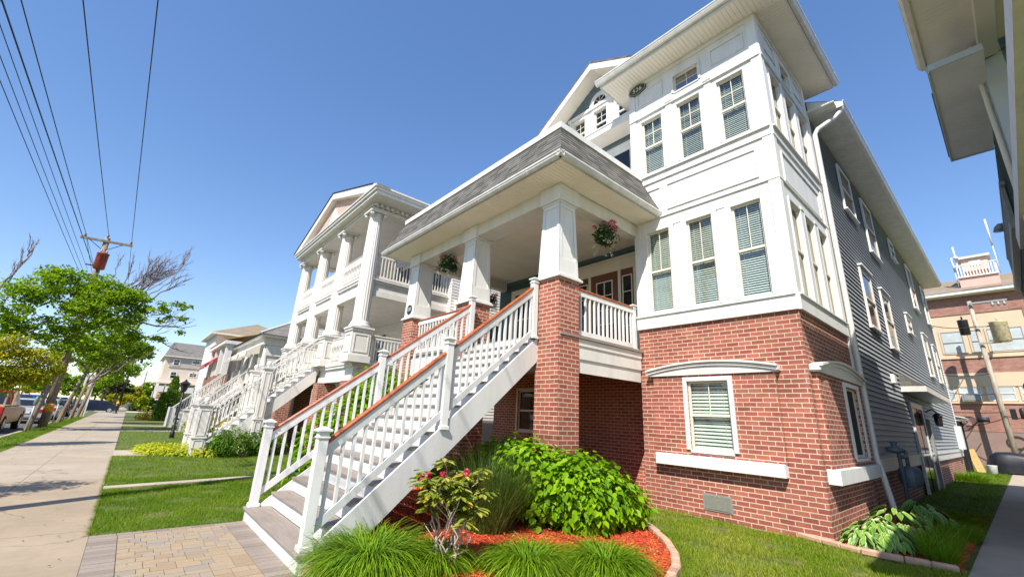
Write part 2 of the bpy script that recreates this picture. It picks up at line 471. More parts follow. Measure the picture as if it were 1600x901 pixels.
class MB:
    def __init__(s):
        s.v, s.f, s.mi, s.sm = [], [], [], []
        s.cur = 0
        s.smooth = False
        s.rnd = None

    def add(s, vs_, fs):
        o = len(s.v)
        s.v += [tuple(p) for p in vs_]
        for f in fs:
            s.f.append([i + o for i in f])
            s.mi.append(s.cur)
            s.sm.append(s.smooth)
        if s.rnd is not None:
            pass
        return o

    def hexa(s, c):
        s.add(c, [(0, 3, 2, 1), (4, 5, 6, 7), (0, 1, 5, 4), (1, 2, 6, 5), (2, 3, 7, 6), (3, 0, 4, 7)])

    def box(s, x0, x1, y0, y1, z0, z1):
        s.hexa([(x0, y0, z0), (x1, y0, z0), (x1, y1, z0), (x0, y1, z0), (x0, y0, z1), (x1, y0, z1), (x1, y1, z1), (x0, y1, z1)])
        return s

    def fbox(s, F, a0, a1, b0, b1, c0, c1):
        q = [F.p(a, b, c) for c in (c0, c1) for (a, b) in ((a0, b0), (a1, b0), (a1, b1), (a0, b1))]
        s.hexa(q)
        return s

    def bar(s, p, q, w, h, upv=(0, 0, 1)):
        p, q = Vector(p), Vector(q)
        d = (q - p).normalized()
        side = d.cross(Vector(upv))
        if side.length < 1e-5:
            side = d.cross(Vector((0, 1, 0)))
        side.normalize()
        u = side.cross(d)
        a, b = side * (w / 2), u * (h / 2)
        s.hexa([p - a - b, p + a - b, p + a + b, p - a + b, q - a - b, q + a - b, q + a + b, q - a + b])
        return s

    def vbar(s, p, q, w, h):
        """bar whose end cuts are vertical: sloped rail with vertical ends (h measured vertically)"""
        p, q = Vector(p), Vector(q)
        d = Vector((q.x - p.x, q.y - p.y, 0)).normalized()
        a = Vector((-d.y, d.x, 0)) * (w / 2)
        b = Vector((0, 0, h / 2))
        s.hexa([p - a - b, q - a - b, q + a - b, p + a - b, p - a + b, q - a + b, q + a + b, p + a + b])
        return s

    def prism(s, pts, vec):
        n = len(pts)
        vec = Vector(vec)
        a = [Vector(p) for p in pts]
        b = [p + vec for p in a]
        s.add(a + b, [tuple(range(n))[::-1], tuple(range(n, 2 * n))] + [(i, (i + 1) % n, n + (i + 1) % n, n + i) for i in range(n)])
        return s

    def quad(s, *pts):
        s.add(pts, [tuple(range(len(pts)))])
        return s

    def tube(s, pts, radii, n=8, caps=True):
        pts = [Vector(p) for p in pts]
        if not hasattr(radii, '__len__'):
            radii = [radii] * len(pts)
        rings = []
        prev = None
        for i, p in enumerate(pts):
            d = (pts[min(i + 1, len(pts) - 1)] - pts[max(i - 1, 0)])
            if d.length < 1e-9:
                d = Vector((0, 0, 1))
            d.normalize()
            if prev is None:
                a = d.orthogonal().normalized()
            else:
                a = prev - d * prev.dot(d)
                if a.length < 1e-6:
                    a = d.orthogonal()
                a.normalize()
            prev = a
            b = d.cross(a)
            rings.append([p + (a * math.cos(t) + b * math.sin(t)) * radii[i] for t in [2 * math.pi * k / n for k in range(n)]])
        vs_ = [q for r_ in rings for q in r_]
        fs = []
        for i in range(len(pts) - 1):
            for k in range(n):
                fs.append((i * n + k, i * n + (k + 1) % n, (i + 1) * n + (k + 1) % n, (i + 1) * n + k))
        if caps:
            fs.append(tuple(range(n))[::-1])
            fs.append(tuple(range((len(pts) - 1) * n, len(pts) * n)))
        sm = s.smooth
        s.smooth = True
        s.add(vs_, fs)
        s.smooth = sm
        return s

    def lathe(s, c, prof, n=20, smooth=True, flutes=0):
        cx, cy, cz = c
        vs_, fs = [], []
        for (r_, z) in prof:
            for k in range(n):
                a = 2 * math.pi * k / n
                rr = r_
                if flutes:
                    rr = r_ * (1 - (0.05 if k % 2 else 0))
                vs_.append((cx + rr * math.cos(a), cy + rr * math.sin(a), cz + z))
        m = len(prof)
        for i in range(m - 1):
            for k in range(n):
                fs.append((i * n + k, i * n + (k + 1) % n, (i + 1) * n + (k + 1) % n, (i + 1) * n + k))
        fs.append(tuple(range(n))[::-1])
        fs.append(tuple(range((m - 1) * n, m * n)))
        sm = s.smooth
        s.smooth = smooth and not flutes
        s.add(vs_, fs)
        s.smooth = sm
        return s

    def frustum(s, cx, cy, z0, z1, w0, d0, w1, d1):
        """w along x, d along y"""
        s.hexa([(cx - w0 / 2, cy - d0 / 2, z0), (cx + w0 / 2, cy - d0 / 2, z0), (cx + w0 / 2, cy + d0 / 2, z0), (cx - w0 / 2, cy + d0 / 2, z0),
                (cx - w1 / 2, cy - d1 / 2, z1), (cx + w1 / 2, cy - d1 / 2, z1), (cx + w1 / 2, cy + d1 / 2, z1), (cx - w1 / 2, cy + d1 / 2, z1)])
        return s

    def build(s, name, mats, parent=None, bevel=0.0, kind=None):
        if not isinstance(mats, (list, tuple)):
            mats = [mats]
        me = bpy.data.meshes.new(name)
        org = ORG.get(parent.name, Vector((0, 0, 0))) if parent else Vector((0, 0, 0))
        vv = np.array(s.v, dtype=float)
        me.from_pydata((vv - np.array(org)).tolist(), [], s.f)
        for m in mats:
            me.materials.append(MATS[m])
        me.polygons.foreach_set('material_index', s.mi)
        me.polygons.foreach_set('use_smooth', s.sm)
        uvl = me.uv_layers.new(name='UVMap')
        uv = np.zeros((len(me.loops), 2))
        i = 0
        for f in s.f:
            P = vv[f]
            n = np.zeros(3)
            for k in range(len(f)):
                a, b = P[k], P[(k + 1) % len(f)]
                n += np.cross(a, b)
            ln = np.linalg.norm(n)
            n = n / ln if ln > 1e-12 else np.array([0, 0, 1.0])
            if abs(n[2]) > 0.999:
                tu, tv = np.array([1.0, 0, 0]), np.array([0, 1.0, 0])
            else:
                tu = np.array([-n[1], n[0], 0])
                tu /= np.linalg.norm(tu)
                if tu[0] + tu[1] < 0:
                    tu = -tu
                tv = np.cross(n, tu)
                if tv[2] < 0:
                    tv = -tv
            uv[i:i + len(f), 0] = P @ tu
            uv[i:i + len(f), 1] = P @ tv
            i += len(f)
        uvl.data.foreach_set('uv', uv.ravel())
        me.update()
        o = bpy.data.objects.new(name, me)
        COL.objects.link(o)
        if parent:
            o.parent = parent
            ORG[o.name] = org
        if bevel:
            md = o.modifiers.new('edge', 'BEVEL')
            md.width = bevel
            md.segments = 1
            md.limit_method = 'ANGLE'
        if kind:
            o['kind'] = kind
        return o


ORG = {}


def thing(name, label, cat, loc=(0, 0, 0), group=None):
    o = bpy.data.objects.new(name, None)
    COL.objects.link(o)
    o.location = loc
    o.empty_display_size = 0.3
    o['label'] = label
    o['category'] = cat
    if group:
        o['group'] = group
    ORG[o.name] = Vector(loc)
    return o


def tag(o, label, cat, group=None):
    o['label'] = label
    o['category'] = cat
    if group:
        o['group'] = group
    return o


def dup(root, loc, label=None, rotz=0.0, scale=1.0, group=None):
    r = root.copy()
    COL.objects.link(r)
    r.location = loc
    r.rotation_euler = (0, 0, rotz)
    r.scale = (scale,) * 3
    if label:
        r['label'] = label
    if group:
        r['group'] = group
    for ch in list(root.children):
        c = ch.copy()
        COL.objects.link(c)
        c.parent = r
        for g in list(ch.children):
            d = g.copy()
            COL.objects.link(d)
            d.parent = c
    return r


def raw_mesh(name, V, F, mat, parent=None, attrs=None, smooth=False, kind=None):
    """V (n,3) array, F (m,k) int array; attrs {name: per-vertex array}"""
    me = bpy.data.meshes.new(name)
    org = np.array(ORG.get(parent.name, Vector((0, 0, 0)))) if parent else np.zeros(3)
    V = np.asarray(V, dtype=np.float32) - org.astype(np.float32)
    F = np.asarray(F, dtype=np.int32)
    me.vertices.add(len(V))
    me.vertices.foreach_set('co', V.ravel())
    k = F.shape[1]
    me.loops.add(F.size)
    me.loops.foreach_set('vertex_index', F.ravel())
    me.polygons.add(len(F))
    me.polygons.foreach_set('loop_start', np.arange(len(F), dtype=np.int32) * k)
    me.polygons.foreach_set('loop_total', np.full(len(F), k, dtype=np.int32))
    me.polygons.foreach_set('use_smooth', np.full(len(F), bool(smooth)))
    for nm, a in (attrs or {}).items():
        at = me.attributes.new(nm, 'FLOAT', 'POINT')
        at.data.foreach_set('value', np.asarray(a, dtype=np.float32))
    me.materials.append(MATS[mat])
    me.update(calc_edges=True)
    o = bpy.data.objects.new(name, me)
    COL.objects.link(o)
    if parent:
        o.parent = parent
        ORG[o.name] = Vector(org.tolist())
    if kind:
        o['kind'] = kind
    return o


def unit(v):
    return v / np.maximum(np.linalg.norm(v, axis=1, keepdims=True), 1e-9)


def rnd_dirs(n, zbias=0.0):
    d = RNG.normal(size=(n, 3))
    d = unit(d)
    d[:, 2] += zbias
    return unit(d)


def leaf_geo(C, N, size, shape='oval', aspect=0.6, fold=0.18, droop=None, roll=None):
    """leaves at C facing N; returns V,F,leaf index. size scalar or (n,)"""
    n = len(C)
    size = np.broadcast_to(np.asarray(size, dtype=float), (n,))
    up_ = rnd_dirs(n) if droop is None else droop
    A = unit(up_ - N * np.sum(up_ * N, axis=1, keepdims=True))     # leaf axis
    B = np.cross(N, A)
    if shape == 'oval':
        prof = [(0, 0, 0), (0.45, 0.5, 1), (1, 0, 0), (0.45, -0.5, 1)]
        faces = [(0, 1, 2, 3)]
    elif shape == 'heart':
        prof = [(0.0, 0, 0), (0.05, 0.32, 1), (0.4, 0.5, 1), (0.72, 0.3, .7), (1.08, 0, -0.6), (0.72, -0.3, .7), (0.4, -0.5, 1), (0.05, -0.32, 1)]
        faces = [(0, 1, 2, 3), (0, 3, 4, 4), (0, 4, 5, 5), (0, 5, 6, 7)]
    elif shape == 'long':
        prof = [(0, 0, 0), (0.35, 0.5, .8), (0.75, 0.42, .6), (1, 0, -.8), (0.75, -0.42, .6), (0.35, -0.5, .8)]
        faces = [(0, 1, 2, 3), (0, 3, 4, 5)]
    P = np.array(prof, dtype=float)
    V = (C[:, None, :] + A[:, None, :] * (P[None, :, 0:1] * size[:, None, None])
         + B[:, None, :] * (P[None, :, 1:2] * aspect * size[:, None, None])
         + N[:, None, :] * (P[None, :, 2:3] * fold * size[:, None, None]))
    k = len(P)
    fa = np.array(faces, dtype=np.int64)
    F = (np.arange(n)[:, None, None] * k + fa[None]).reshape(-1, 4)
    return V.reshape(-1, 3), F, np.repeat(np.arange(n), k)


def tri_fix(F):
    """quads with a doubled last index become triangles of their own array"""
    m = F[:, 2] == F[:, 3]
    if not m.any():
        return F
    a = F[~m]
    tri = np.concatenate([a[:, [0, 1, 2]], a[:, [0, 2, 3]], F[m][:, :3]])
    return tri


def leaves(name, C, N, size, mat, parent=None, shape='oval', aspect=0.6, fold=0.18, droop=None, kind=None, rnd=None):
    V, F, idx = leaf_geo(C, N, size, shape, aspect, fold, droop)
    r_ = RNG.random(len(C)) if rnd is None else rnd
    return raw_mesh(name, V, tri_fix(F), mat, parent, {'rnd': r_[idx]}, kind=kind)


def blob_points(blobs, n, shell=0.55, zsq=0.8):
    """points spread in the outer part of a set of ellipsoid blobs (x,y,z,rx[,ry,rz])"""
    B = np.array([(b + (b[3], b[3] * zsq) if len(b) == 4 else b) for b in blobs], dtype=float)
    w = B[:, 3] * B[:, 4] + B[:, 4] * B[:, 5] + B[:, 3] * B[:, 5]
    pick = RNG.choice(len(B), n, p=w / w.sum())
    d = rnd_dirs(n)
    r_ = shell + (1 - shell) * RNG.random(n) ** 0.6
    r_ *= 1 + 0.10 * RNG.normal(size=n)
    P = B[pick, :3] + d * B[pick, 3:6] * r_[:, None]
    return P, d, pick


def ribbons(name, base, dirs, length, bend, width, mat, parent=None, segs=5, kind=None, rnd=None, curl=1.3):
    """grass blades: start at base, go up along (dirs leaning outward) and bend over."""
    n = len(base)
    length = np.broadcast_to(np.asarray(length, float), (n,))
    width = np.broadcast_to(np.asarray(width, float), (n,))
    bend = np.broadcast_to(np.asarray(bend, float), (n,))
    hz = dirs.copy()
    hz[:, 2] = 0
    hz = unit(hz + 1e-6)
    lean = np.arctan2(np.linalg.norm(dirs[:, :2], axis=1), dirs[:, 2])
    side = np.stack([-hz[:, 1], hz[:, 0], np.zeros(n)], 1)
    # twist the ribbon so that edges are not all tangential
    tw = RNG.uniform(-0.9, 0.9, n)
    P = base.copy()
    rows = []
    for i in range(segs + 1):
        t_ = i / segs
        wv = width * (1 - t_ ** 1.6) * (0.75 + 0.25 * min(1, t_ * 4)) + width * 0.04
        sv = side * np.cos(tw)[:, None] + hz * np.sin(tw)[:, None]
        rows.append(P - sv * (wv / 2)[:, None])
        rows.append(P + sv * (wv / 2)[:, None])
        ang = lean + bend * (t_ + 0.5 / segs) ** curl
        step = length / segs
        P = P + hz * (np.sin(ang) * step)[:, None]
        P[:, 2] += np.cos(ang) * step
    k = 2 * (segs + 1)
    V = np.stack(rows, 1).reshape(-1, 3)
    fa = np.array([(2 * i, 2 * i + 1, 2 * i + 3, 2 * i + 2) for i in range(segs)])
    F = (np.arange(n)[:, None, None] * k + fa[None]).reshape(-1, 4)
    r_ = RNG.random(n) if rnd is None else rnd
    return raw_mesh(name, V, F, mat, parent, {'rnd': np.repeat(r_, k)}, smooth=True, kind=kind)


def text_polys(txt, F, size, mb, spacing=1.0):
    """letters as flat polygons in frame F (u right, v up), centred on its origin"""
    cu = bpy.data.curves.new('letters', 'FONT')
    cu.body = txt
    cu.size = size
    cu.space_character = spacing
    cu.align_x = 'CENTER'
    cu.align_y = 'CENTER'
    cu.extrude = 0.0
    o = bpy.data.objects.new('letters', cu)
    COL.objects.link(o)
    dg = bpy.context.evaluated_depsgraph_get()
    me = o.evaluated_get(dg).to_mesh()
    vs_ = [F.p(v.co.x, v.co.y, 0) for v in me.vertices]
    fs = [tuple(p.vertices) for p in me.polygons]
    mb.add(vs_, fs)
    o.evaluated_get(dg).to_mesh_clear()
    bpy.data.objects.remove(o)
    bpy.data.curves.remove(cu)


def wall_holes(mb, F, a0, a1, b0, b1, holes, depth=0.0, reveal_mat=None):
    """wall sheet on frame F with rectangular openings and reveals going inward"""
    us = sorted({a0, a1, *[h[0] for h in holes], *[h[1] for h in holes]})
    vz = sorted({b0, b1, *[h[2] for h in holes], *[h[3] for h in holes]})
    us = [u for u in us if a0 <= u <= a1]
    vz = [v for v in vz if b0 <= v <= b1]
    for i in range(len(us) - 1):
        for j in range(len(vz) - 1):
            cu, cv = (us[i] + us[i + 1]) / 2, (vz[j] + vz[j + 1]) / 2
            if any(h[0] < cu < h[1] and h[2] < cv < h[3] for h in holes):
                continue
            mb.quad(F.p(us[i], vz[j], 0), F.p(us[i + 1], vz[j], 0), F.p(us[i + 1], vz[j + 1], 0), F.p(us[i], vz[j + 1], 0))
    if depth:
        cur = mb.cur
        if reveal_mat is not None:
            mb.cur = reveal_mat
        for (h0, h1, k0, k1) in holes:
            for (pa, pb) in (((h0, k0), (h1, k0)), ((h1, k0), (h1, k1)), ((h1, k1), (h0, k1)), ((h0, k1), (h0, k0))):
                mb.quad(F.p(*pa, 0), F.p(*pb, 0), F.p(*pb, -depth), F.p(*pa, -depth))
        mb.cur = cur


def lap_siding(mb, F, a0, a1, b0, b1, lap=0.115, proud=0.016, top=None):
    """real clapboards: each course leans out towards its lower edge. top(v)->(a0,a1) clips gables"""
    v = b0
    while v < b1 - 1e-6:
        w = min(v + lap, b1)
        l0, l1 = (a0, a1), (a0, a1)
        if top:
            l0, l1 = top(v), top(w)
        mb.quad(F.p(l0[0], v, proud), F.p(l0[1], v, proud), F.p(l1[1], w, 0), F.p(l1[0], w, 0))
        mb.quad(F.p(l0[0], v, 0), F.p(l0[1], v, 0), F.p(l0[1], v, proud), F.p(l0[0], v, proud))
        v = w


def window(parent, F, a0, a1, b0, b1, casing=0.09, proud=0.04, grid=(2, 2), blind=0.0, head=0.0, sill=0.0, deep=True,
           cas_mat='white_paint', sash_mat='vinyl_sash', meet=0.5, glass='glass', name='window', lower_grid=None, slat=0.046, curtain=False, pane='dark_glass'):
    """a double-hung window on frame F, opening a0..a1 x b0..b1. deep: the wall has a real hole."""
    m = MB()
    if casing:
        c = casing
        m.fbox(F, a0 - c, a0, b0 - sill, b1 + c + head, 0, proud)
        m.fbox(F, a1, a1 + c, b0 - sill, b1 + c + head, 0, proud)
        m.fbox(F, a0, a1, b1, b1 + c + head, 0, proud * 0.96)
        m.fbox(F, a0, a1, b0 - max(sill, c * 0.6), b0, 0, proud * 0.96)
        if head:
            m.fbox(F, a0 - c - 0.03, a1 + c + 0.03, b1 + c + head, b1 + c + head + 0.05, 0, proud + 0.05)
        if sill:
            m.fbox(F, a0 - c - 0.02, a1 + c + 0.02, b0 - sill - 0.04, b0 - sill, 0, proud + 0.04)
    else:
        m.fbox(F, a0, a1, b0, b0 + 0.02, -0.09, 0.005)
    wi = m.build(name, cas_mat, parent)
    n0 = -0.075 if deep else 0.008
    s = MB()
    w = 0.04
    g = 0.03
    mid = b0 + (b1 - b0) * meet if meet else None
    z0, z1 = (n0, n0 + 0.035)
    s.fbox(F, a0, a0 + w, b0, b1, z0, z1)
    s.fbox(F, a1 - w, a1, b0, b1, z0, z1)
    s.fbox(F, a0 + w, a1 - w, b0, b0 + w * 1.3, z0, z1)
    s.fbox(F, a0 + w, a1 - w, b1 - w, b1, z0, z1)
    if mid:
        s.fbox(F, a0 + w, a1 - w, mid - 0.025, mid + 0.025, z0 - 0.0, z1 + 0.012)
    lo = mid if mid else b0
    gx, gy = grid
    for i in range(1, gx):
        x = a0 + (a1 - a0) * i / gx
        s.fbox(F, x - 0.0075, x + 0.0075, lo + 0.025, b1 - w, z0 + 0.012, z0 + 0.024)
    for j in range(1, gy):
        y = lo + (b1 - lo) * j / gy
        s.fbox(F, a0 + w, a1 - w, y - 0.0075, y + 0.0075, z0 + 0.013, z0 + 0.025)
    s.build('sash', sash_mat, wi)
    gm = MB()
    if F.u.cross(F.v).dot(F.n) < 0:
        ga0, ga1 = a1 - w, a0 + w
    else:
        ga0, ga1 = a0 + w, a1 - w
    if deep:
        gm.quad(F.p(ga0, b0 + w, n0 + 0.01), F.p(ga1, b0 + w, n0 + 0.01), F.p(ga1, b1 - w, n0 + 0.01), F.p(ga0, b1 - w, n0 + 0.01))
        gm.build('glass', glass, wi)
    else:
        gm.quad(F.p(ga0, b0 + w, n0 + 0.01), F.p(ga1, b0 + w, n0 + 0.01), F.p(ga1, b1 - w, n0 + 0.01), F.p(ga0, b1 - w, n0 + 0.01))
        gm.build('glass', pane, wi)
    if blind and deep:
        bm_ = MB()
        y = b1 - 0.03
        tv = random.uniform(.68, .88)
        end = b0 + (b1 - b0) * (1 - blind)
        while y > end + 0.02:
            n_ = n0 - 0.05
            # slats tipped so that their outer edge is low
            p0, p1 = F.p(a0 + 0.02, y, n_ - 0.012), F.p(a1 - 0.02, y, n_ - 0.012)
            jj = random.uniform(-.0022, .0022)
            q0, q1 = F.p(a0 + 0.02, y - slat * tv + jj, n_ + 0.012), F.p(a1 - 0.02, y - slat * tv + jj * random.uniform(-1, 1), n_ + 0.012)
            bm_.quad(p0, p1, q1, q0)
            y -= slat
        for t_ in (0.2, 0.8):
            x = a0 + (a1 - a0) * t_
            bm_.fbox(F, x - 0.002, x + 0.002, end, b1 - 0.02, n0 - 0.032, n0 - 0.03)
        bm_.build('blind', 'blind_slat', wi)
    if curtain and deep:
        bm_ = MB()
        k = 14
        for (c0, c1) in ((a0 + 0.02, a0 + 0.42 * (a1 - a0)), (a0 + 0.62 * (a1 - a0), a1 - 0.02)):
            for i in range(k):
                x0_, x1_ = c0 + (c1 - c0) * i / k, c0 + (c1 - c0) * (i + 1) / k
                d0, d1 = (0.02 if i % 2 else -0.02), (-0.02 if i % 2 else 0.02)
                bm_.quad(F.p(x0_, b0, n0 - 0.07 + d0), F.p(x1_, b0, n0 - 0.07 + d1), F.p(x1_, b1, n0 - 0.07 + d1), F.p(x0_, b1, n0 - 0.07 + d0))
        bm_.build('curtain', 'curtain', wi)
    return wi


def soffit_boards(mb, x0, x1, y0, y1, z, axis, w=0.09, gap=0.006, th=0.012):
    """beadboard: strips running along `axis` ('x' or 'y'), with a recessed back sheet"""
    if axis == 'x':
        y = y0
        while y < y1 - 1e-4:
            mb.box(x0, x1, y + gap / 2, min(y + w, y1) - gap / 2, z, z + th)
            y += w
    else:
        x = x0
        while x < x1 - 1e-4:
            mb.box(x + gap / 2, min(x + w, x1) - gap / 2, y0, y1, z, z + th)
            x += w
    mb.box(x0, x1, y0, y1, z + th + 0.001, z + th + 0.02)


def gutter_run(mb, p, q, out, w=0.12, h=0.13, straps=True):
    """K-style gutter from p to q (its outer top lip), out = outward horizontal unit vector"""
    p, q, out = Vector(p), Vector(q), Vector(out)
    d = (q - p).normalized()
    prof = [(0, 0), (0, -0.03), (-0.012, -0.035), (-0.02, -0.07), (-0.05, -h), (-w, -h), (-w, 0.01), (-w + 0.01, 0.01), (-w + 0.01, -h + 0.01), (-0.06, -h + 0.01), (-0.03, -0.06), (-0.012, -0.005)]
    pts = [p + out * a + Vector((0, 0, b)) for a, b in prof]
    mb.prism(pts, q - p)
    if straps:
        L = (q - p).length
        k = 0.9
        while k < L:
            c = p + d * k
            mb.prism([c + out * (a * 1.0 + (0.004 if a > -0.06 else 0)) + Vector((0, 0, b - (0.004 if b < -0.1 else 0))) for a, b in prof[:6]] , d * 0.03)
            k += 1.55
    return mb


def baluster_rail(parent, p, q, top_h=0.95, bot_h=0.12, n=None, spacing=0.125, cap_mat='handrail_cedar', white='white_paint', single=False, bw=0.034, name='railing', capw=0.085, turned=False):
    """railing between two base points p, q (z = walking line). One part 'railing' with sub-parts."""
    p, q = Vector(p), Vector(q)
    L = Vector((q.x - p.x, q.y - p.y, 0)).length
    n = n or max(2, int(L / spacing))
    zt = Vector((0, 0, top_h))
    zb = Vector((0, 0, bot_h))
    m = MB()
    m.vbar(p + zt - Vector((0, 0, 0.105)), q + zt - Vector((0, 0, 0.105)), 0.045, 0.10)
    m.vbar(p + zb, q + zb, 0.045, 0.09)
    if single:
        for i in range(n):
            t_ = (i + 0.5) / n
            c = p.lerp(q, t_)
            if turned:
                h = top_h - bot_h - 0.2
                m.lathe((c.x, c.y, c.z + bot_h + 0.04), [(0.03, 0), (0.03, h * .15), (0.018, h * .2), (0.034, h * .42), (0.016, h * .75), (0.03, h * .82), (0.03, h)], 8)
            else:
                m.box(c.x - bw / 2, c.x + bw / 2, c.y - bw / 2, c.y + bw / 2, c.z + bot_h, c.z + top_h - 0.1)
    rl = m.build(name, white, parent)
    h = MB()
    h.vbar(p + zt - Vector((0, 0, 0.03)), q + zt - Vector((0, 0, 0.03)), capw, 0.045)
    h.build('handrail', cap_mat, rl, bevel=0.012)
    if not single:
        for i in range(n):
            t_ = (i + 0.5) / n
            c = p.lerp(q, t_)
            b = MB().box(c.x - bw / 2, c.x + bw / 2, c.y - bw / 2, c.y + bw / 2, c.z + bot_h, c.z + top_h - 0.13)
            b.build('baluster', white, rl)
    return rl


def post(parent, x, y, z0, z1, w=0.105, mat='white_paint', base=True, name='newel_post'):
    m = MB()
    m.box(x - w / 2, x + w / 2, y - w / 2, y + w / 2, z0, z1)
    if base:
        m.box(x - w / 2 - 0.018, x + w / 2 + 0.018, y - w / 2 - 0.018, y + w / 2 + 0.018, z0, z0 + 0.05)
        m.box(x - w / 2 - 0.012, x + w / 2 + 0.012, y - w / 2 - 0.012, y + w / 2 + 0.012, z1 - 0.07, z1 - 0.05)
    m.box(x - w / 2 - 0.025, x + w / 2 + 0.025, y - w / 2 - 0.025, y + w / 2 + 0.025, z1, z1 + 0.025)
    m.frustum(x, y, z1 + 0.025, z1 + 0.055, w + 0.04, w + 0.04, w * 0.25, w * 0.25)
    return m.build(name, mat, parent, bevel=0.004)


def ground_z(x, y=0):
    return 0.0 if x < 2.5 else min(0.07, (x - 2.5) / 4.0 * 0.07)


# ------------------------------------------------------------------ the setting
def sheet(name, x0, x1, y0, y1, z, mat, kind='structure', zf=None, nx=2, ny=2):
    xs = np.linspace(x0, x1, nx)
    ys = np.linspace(y0, y1, ny)
    m = MB()
    vs_ = [(x, y, (zf(x, y) if zf else z)) for y in ys for x in xs]
    fs = [(j * nx + i, j * nx + i + 1, (j + 1) * nx + i + 1, (j + 1) * nx + i) for j in range(ny - 1) for i in range(nx - 1)]
    m.add(vs_, fs)
    return m.build(name, mat, kind=kind)


CROSS0, CROSS1 = 71.0, 82.0
m = MB()
xs_ = [-3.34, 0, 2.5, 4.5, 6.5, 70]
for i in range(len(xs_) - 1):
    for (ya, yb) in ((-40, CROSS0), (CROSS1, 500)):
        m.quad((xs_[i], ya, ground_z(xs_[i])), (xs_[i + 1], ya, ground_z(xs_[i + 1])), (xs_[i + 1], yb, ground_z(xs_[i + 1])), (xs_[i], yb, ground_z(xs_[i])))
m.quad((-300, -40, -0.02), (-17.0, -40, -0.02), (-17.0, 500, -0.02), (-300, 500, -0.02))
m.build('ground', 'lawn_soil', kind='structure')
m = MB()
m.quad((-17, -40, -0.13), (-3.46, -40, -0.13), (-3.46, 500, -0.13), (-17, 500, -0.13))
m.quad((-3.46, CROSS0, -0.13), (70, CROSS0, -0.13), (70, CROSS1, -0.13), (-3.46, CROSS1, -0.13))
m.build('road', 'asphalt', kind='structure')
m = MB()
for (ya, yb) in ((-10, CROSS0), (CROSS1, 300)):
    m.box(-3.46, -3.30, ya, yb, -0.13, 0.012)
    m.box(-17.15, -17.0, ya, yb, -0.13, 0.012)
m.build('kerb', 'concrete', kind='structure', bevel=0.02)

# sidewalk slabs with open joints
V, F, A = [], [], []
def slab(x0, x1, y0, y1, z0, z1, r_, sk=0.0):
    o = len(V)
    for z in (z0, z1):
        V.extend([(x0, y0, z), (x1, y0, z), (x1, y1, z), (x0, y1, z)])
    A.extend([r_] * 8)
    for f in ((4, 5, 6, 7), (0, 1, 5, 4), (1, 2, 6, 5), (2, 3, 7, 6), (3, 0, 4, 7)):
        F.append([i + o for i in f])
y = -3.22
while y < 130:
    if not (CROSS0 - 0.2 < y < CROSS1):
        for (x0, x1) in ((-2.40, -1.2), (-1.192, 0.0)):
            near = 0.5 - 0.5 * min(1, max(0, (y - 9) / 6))
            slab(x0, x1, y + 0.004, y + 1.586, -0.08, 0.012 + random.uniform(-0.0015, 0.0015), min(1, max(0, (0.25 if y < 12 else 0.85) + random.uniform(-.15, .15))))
    y += 1.59
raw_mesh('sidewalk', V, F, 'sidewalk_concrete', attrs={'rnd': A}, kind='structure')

# path strips across the lawn
m = MB()
m.prism([(0.0, 11.20, -0.02), (6.5, 12.75, -0.02), (6.5, 13.0, -0.02), (0.0, 11.52, -0.02)], (0, 0, 0.05))
m.prism([(0.0, 17.5, -0.02), (2.0, 17.55, -0.02), (2.0, 19.3, -0.02), (0.0, 19.25, -0.02)], (0, 0, 0.045))
m.prism([(0.0, 30.9, -0.02), (2.6, 30.9, -0.02), (2.6, 32.4, -0.02), (0.0, 32.4, -0.02)], (0, 0, 0.045))
m.prism([(0.0, 36.9, -0.02), (2.6, 36.9, -0.02), (2.6, 37.6, -0.02), (0.0, 37.6, -0.02)], (0, 0, 0.045))
m.prism([(7.3, -0.76, 0.0), (70, -0.76, 0.0), (70, 0.74, 0.0), (7.3, 0.74, 0.0)], (0, 0, 0.09))
m.build('path', 'concrete', kind='structure')

# paver walk in front of the stairs
V, F, A = [], [], []
zt = 0.022
yy0, yy1 = 4.7, 7.50
rows = np.arange(0.27, 1.36, 0.156)
y = yy0
toggle = 0
yc = yy0
while yc < yy1 - 0.2:
    x = 0.262
    xe = 1.375
    h_ = 0.155 if toggle % 3 else 0.105
    while x < xe - 0.03:
        w_ = random.choice([0.105, 0.155, 0.155, 0.21])
        if x + w_ > xe - 0.06:
            w_ = xe - x
        if random.random() < 0.12 and h_ > 0.14:
            slab(x + .003, x + w_ - .003, yc + .003, yc + h_ / 2 - .003, 0, zt + random.uniform(-.001, .001), random.random())
            slab(x + .003, x + w_ - .003, yc + h_ / 2 + .003, yc + h_ - .003, 0, zt + random.uniform(-.001, .001), random.random())
        else:
            slab(x + .003, x + w_ - .003, yc + .003, yc + h_ - .003, 0, zt + random.uniform(-.001, .001), random.random())
        x += w_
    yc += h_
    toggle += 1
ytop = yc
raw_mesh('paver_walk', V, F, 'paver_block', attrs={'rnd': A}, kind='structure')
V, F, A = [], [], []
y = yy0
while y < ytop - 0.01:
    slab(0.004, 0.258, y + .003, y + .122, 0, zt + random.uniform(-.001, .001), random.random())
    slab(1.379, 1.62, y + .003, y + .122, 0, zt + random.uniform(-.001, .001), random.random())
    y += 0.125
x = 0.004
while x < 1.6:
    slab(x, min(x + .245, 1.62), ytop + .004, ytop + .12, 0, zt + random.uniform(-.001, .001), random.random())
    x += 0.251
raw_mesh('paver_border', V, F, 'paver_grey', attrs={'rnd': A}, kind='structure')
sheet('walk_bedding', 0.0, 1.62, yy0, ytop + .12, 0.008, 'lawn_soil')

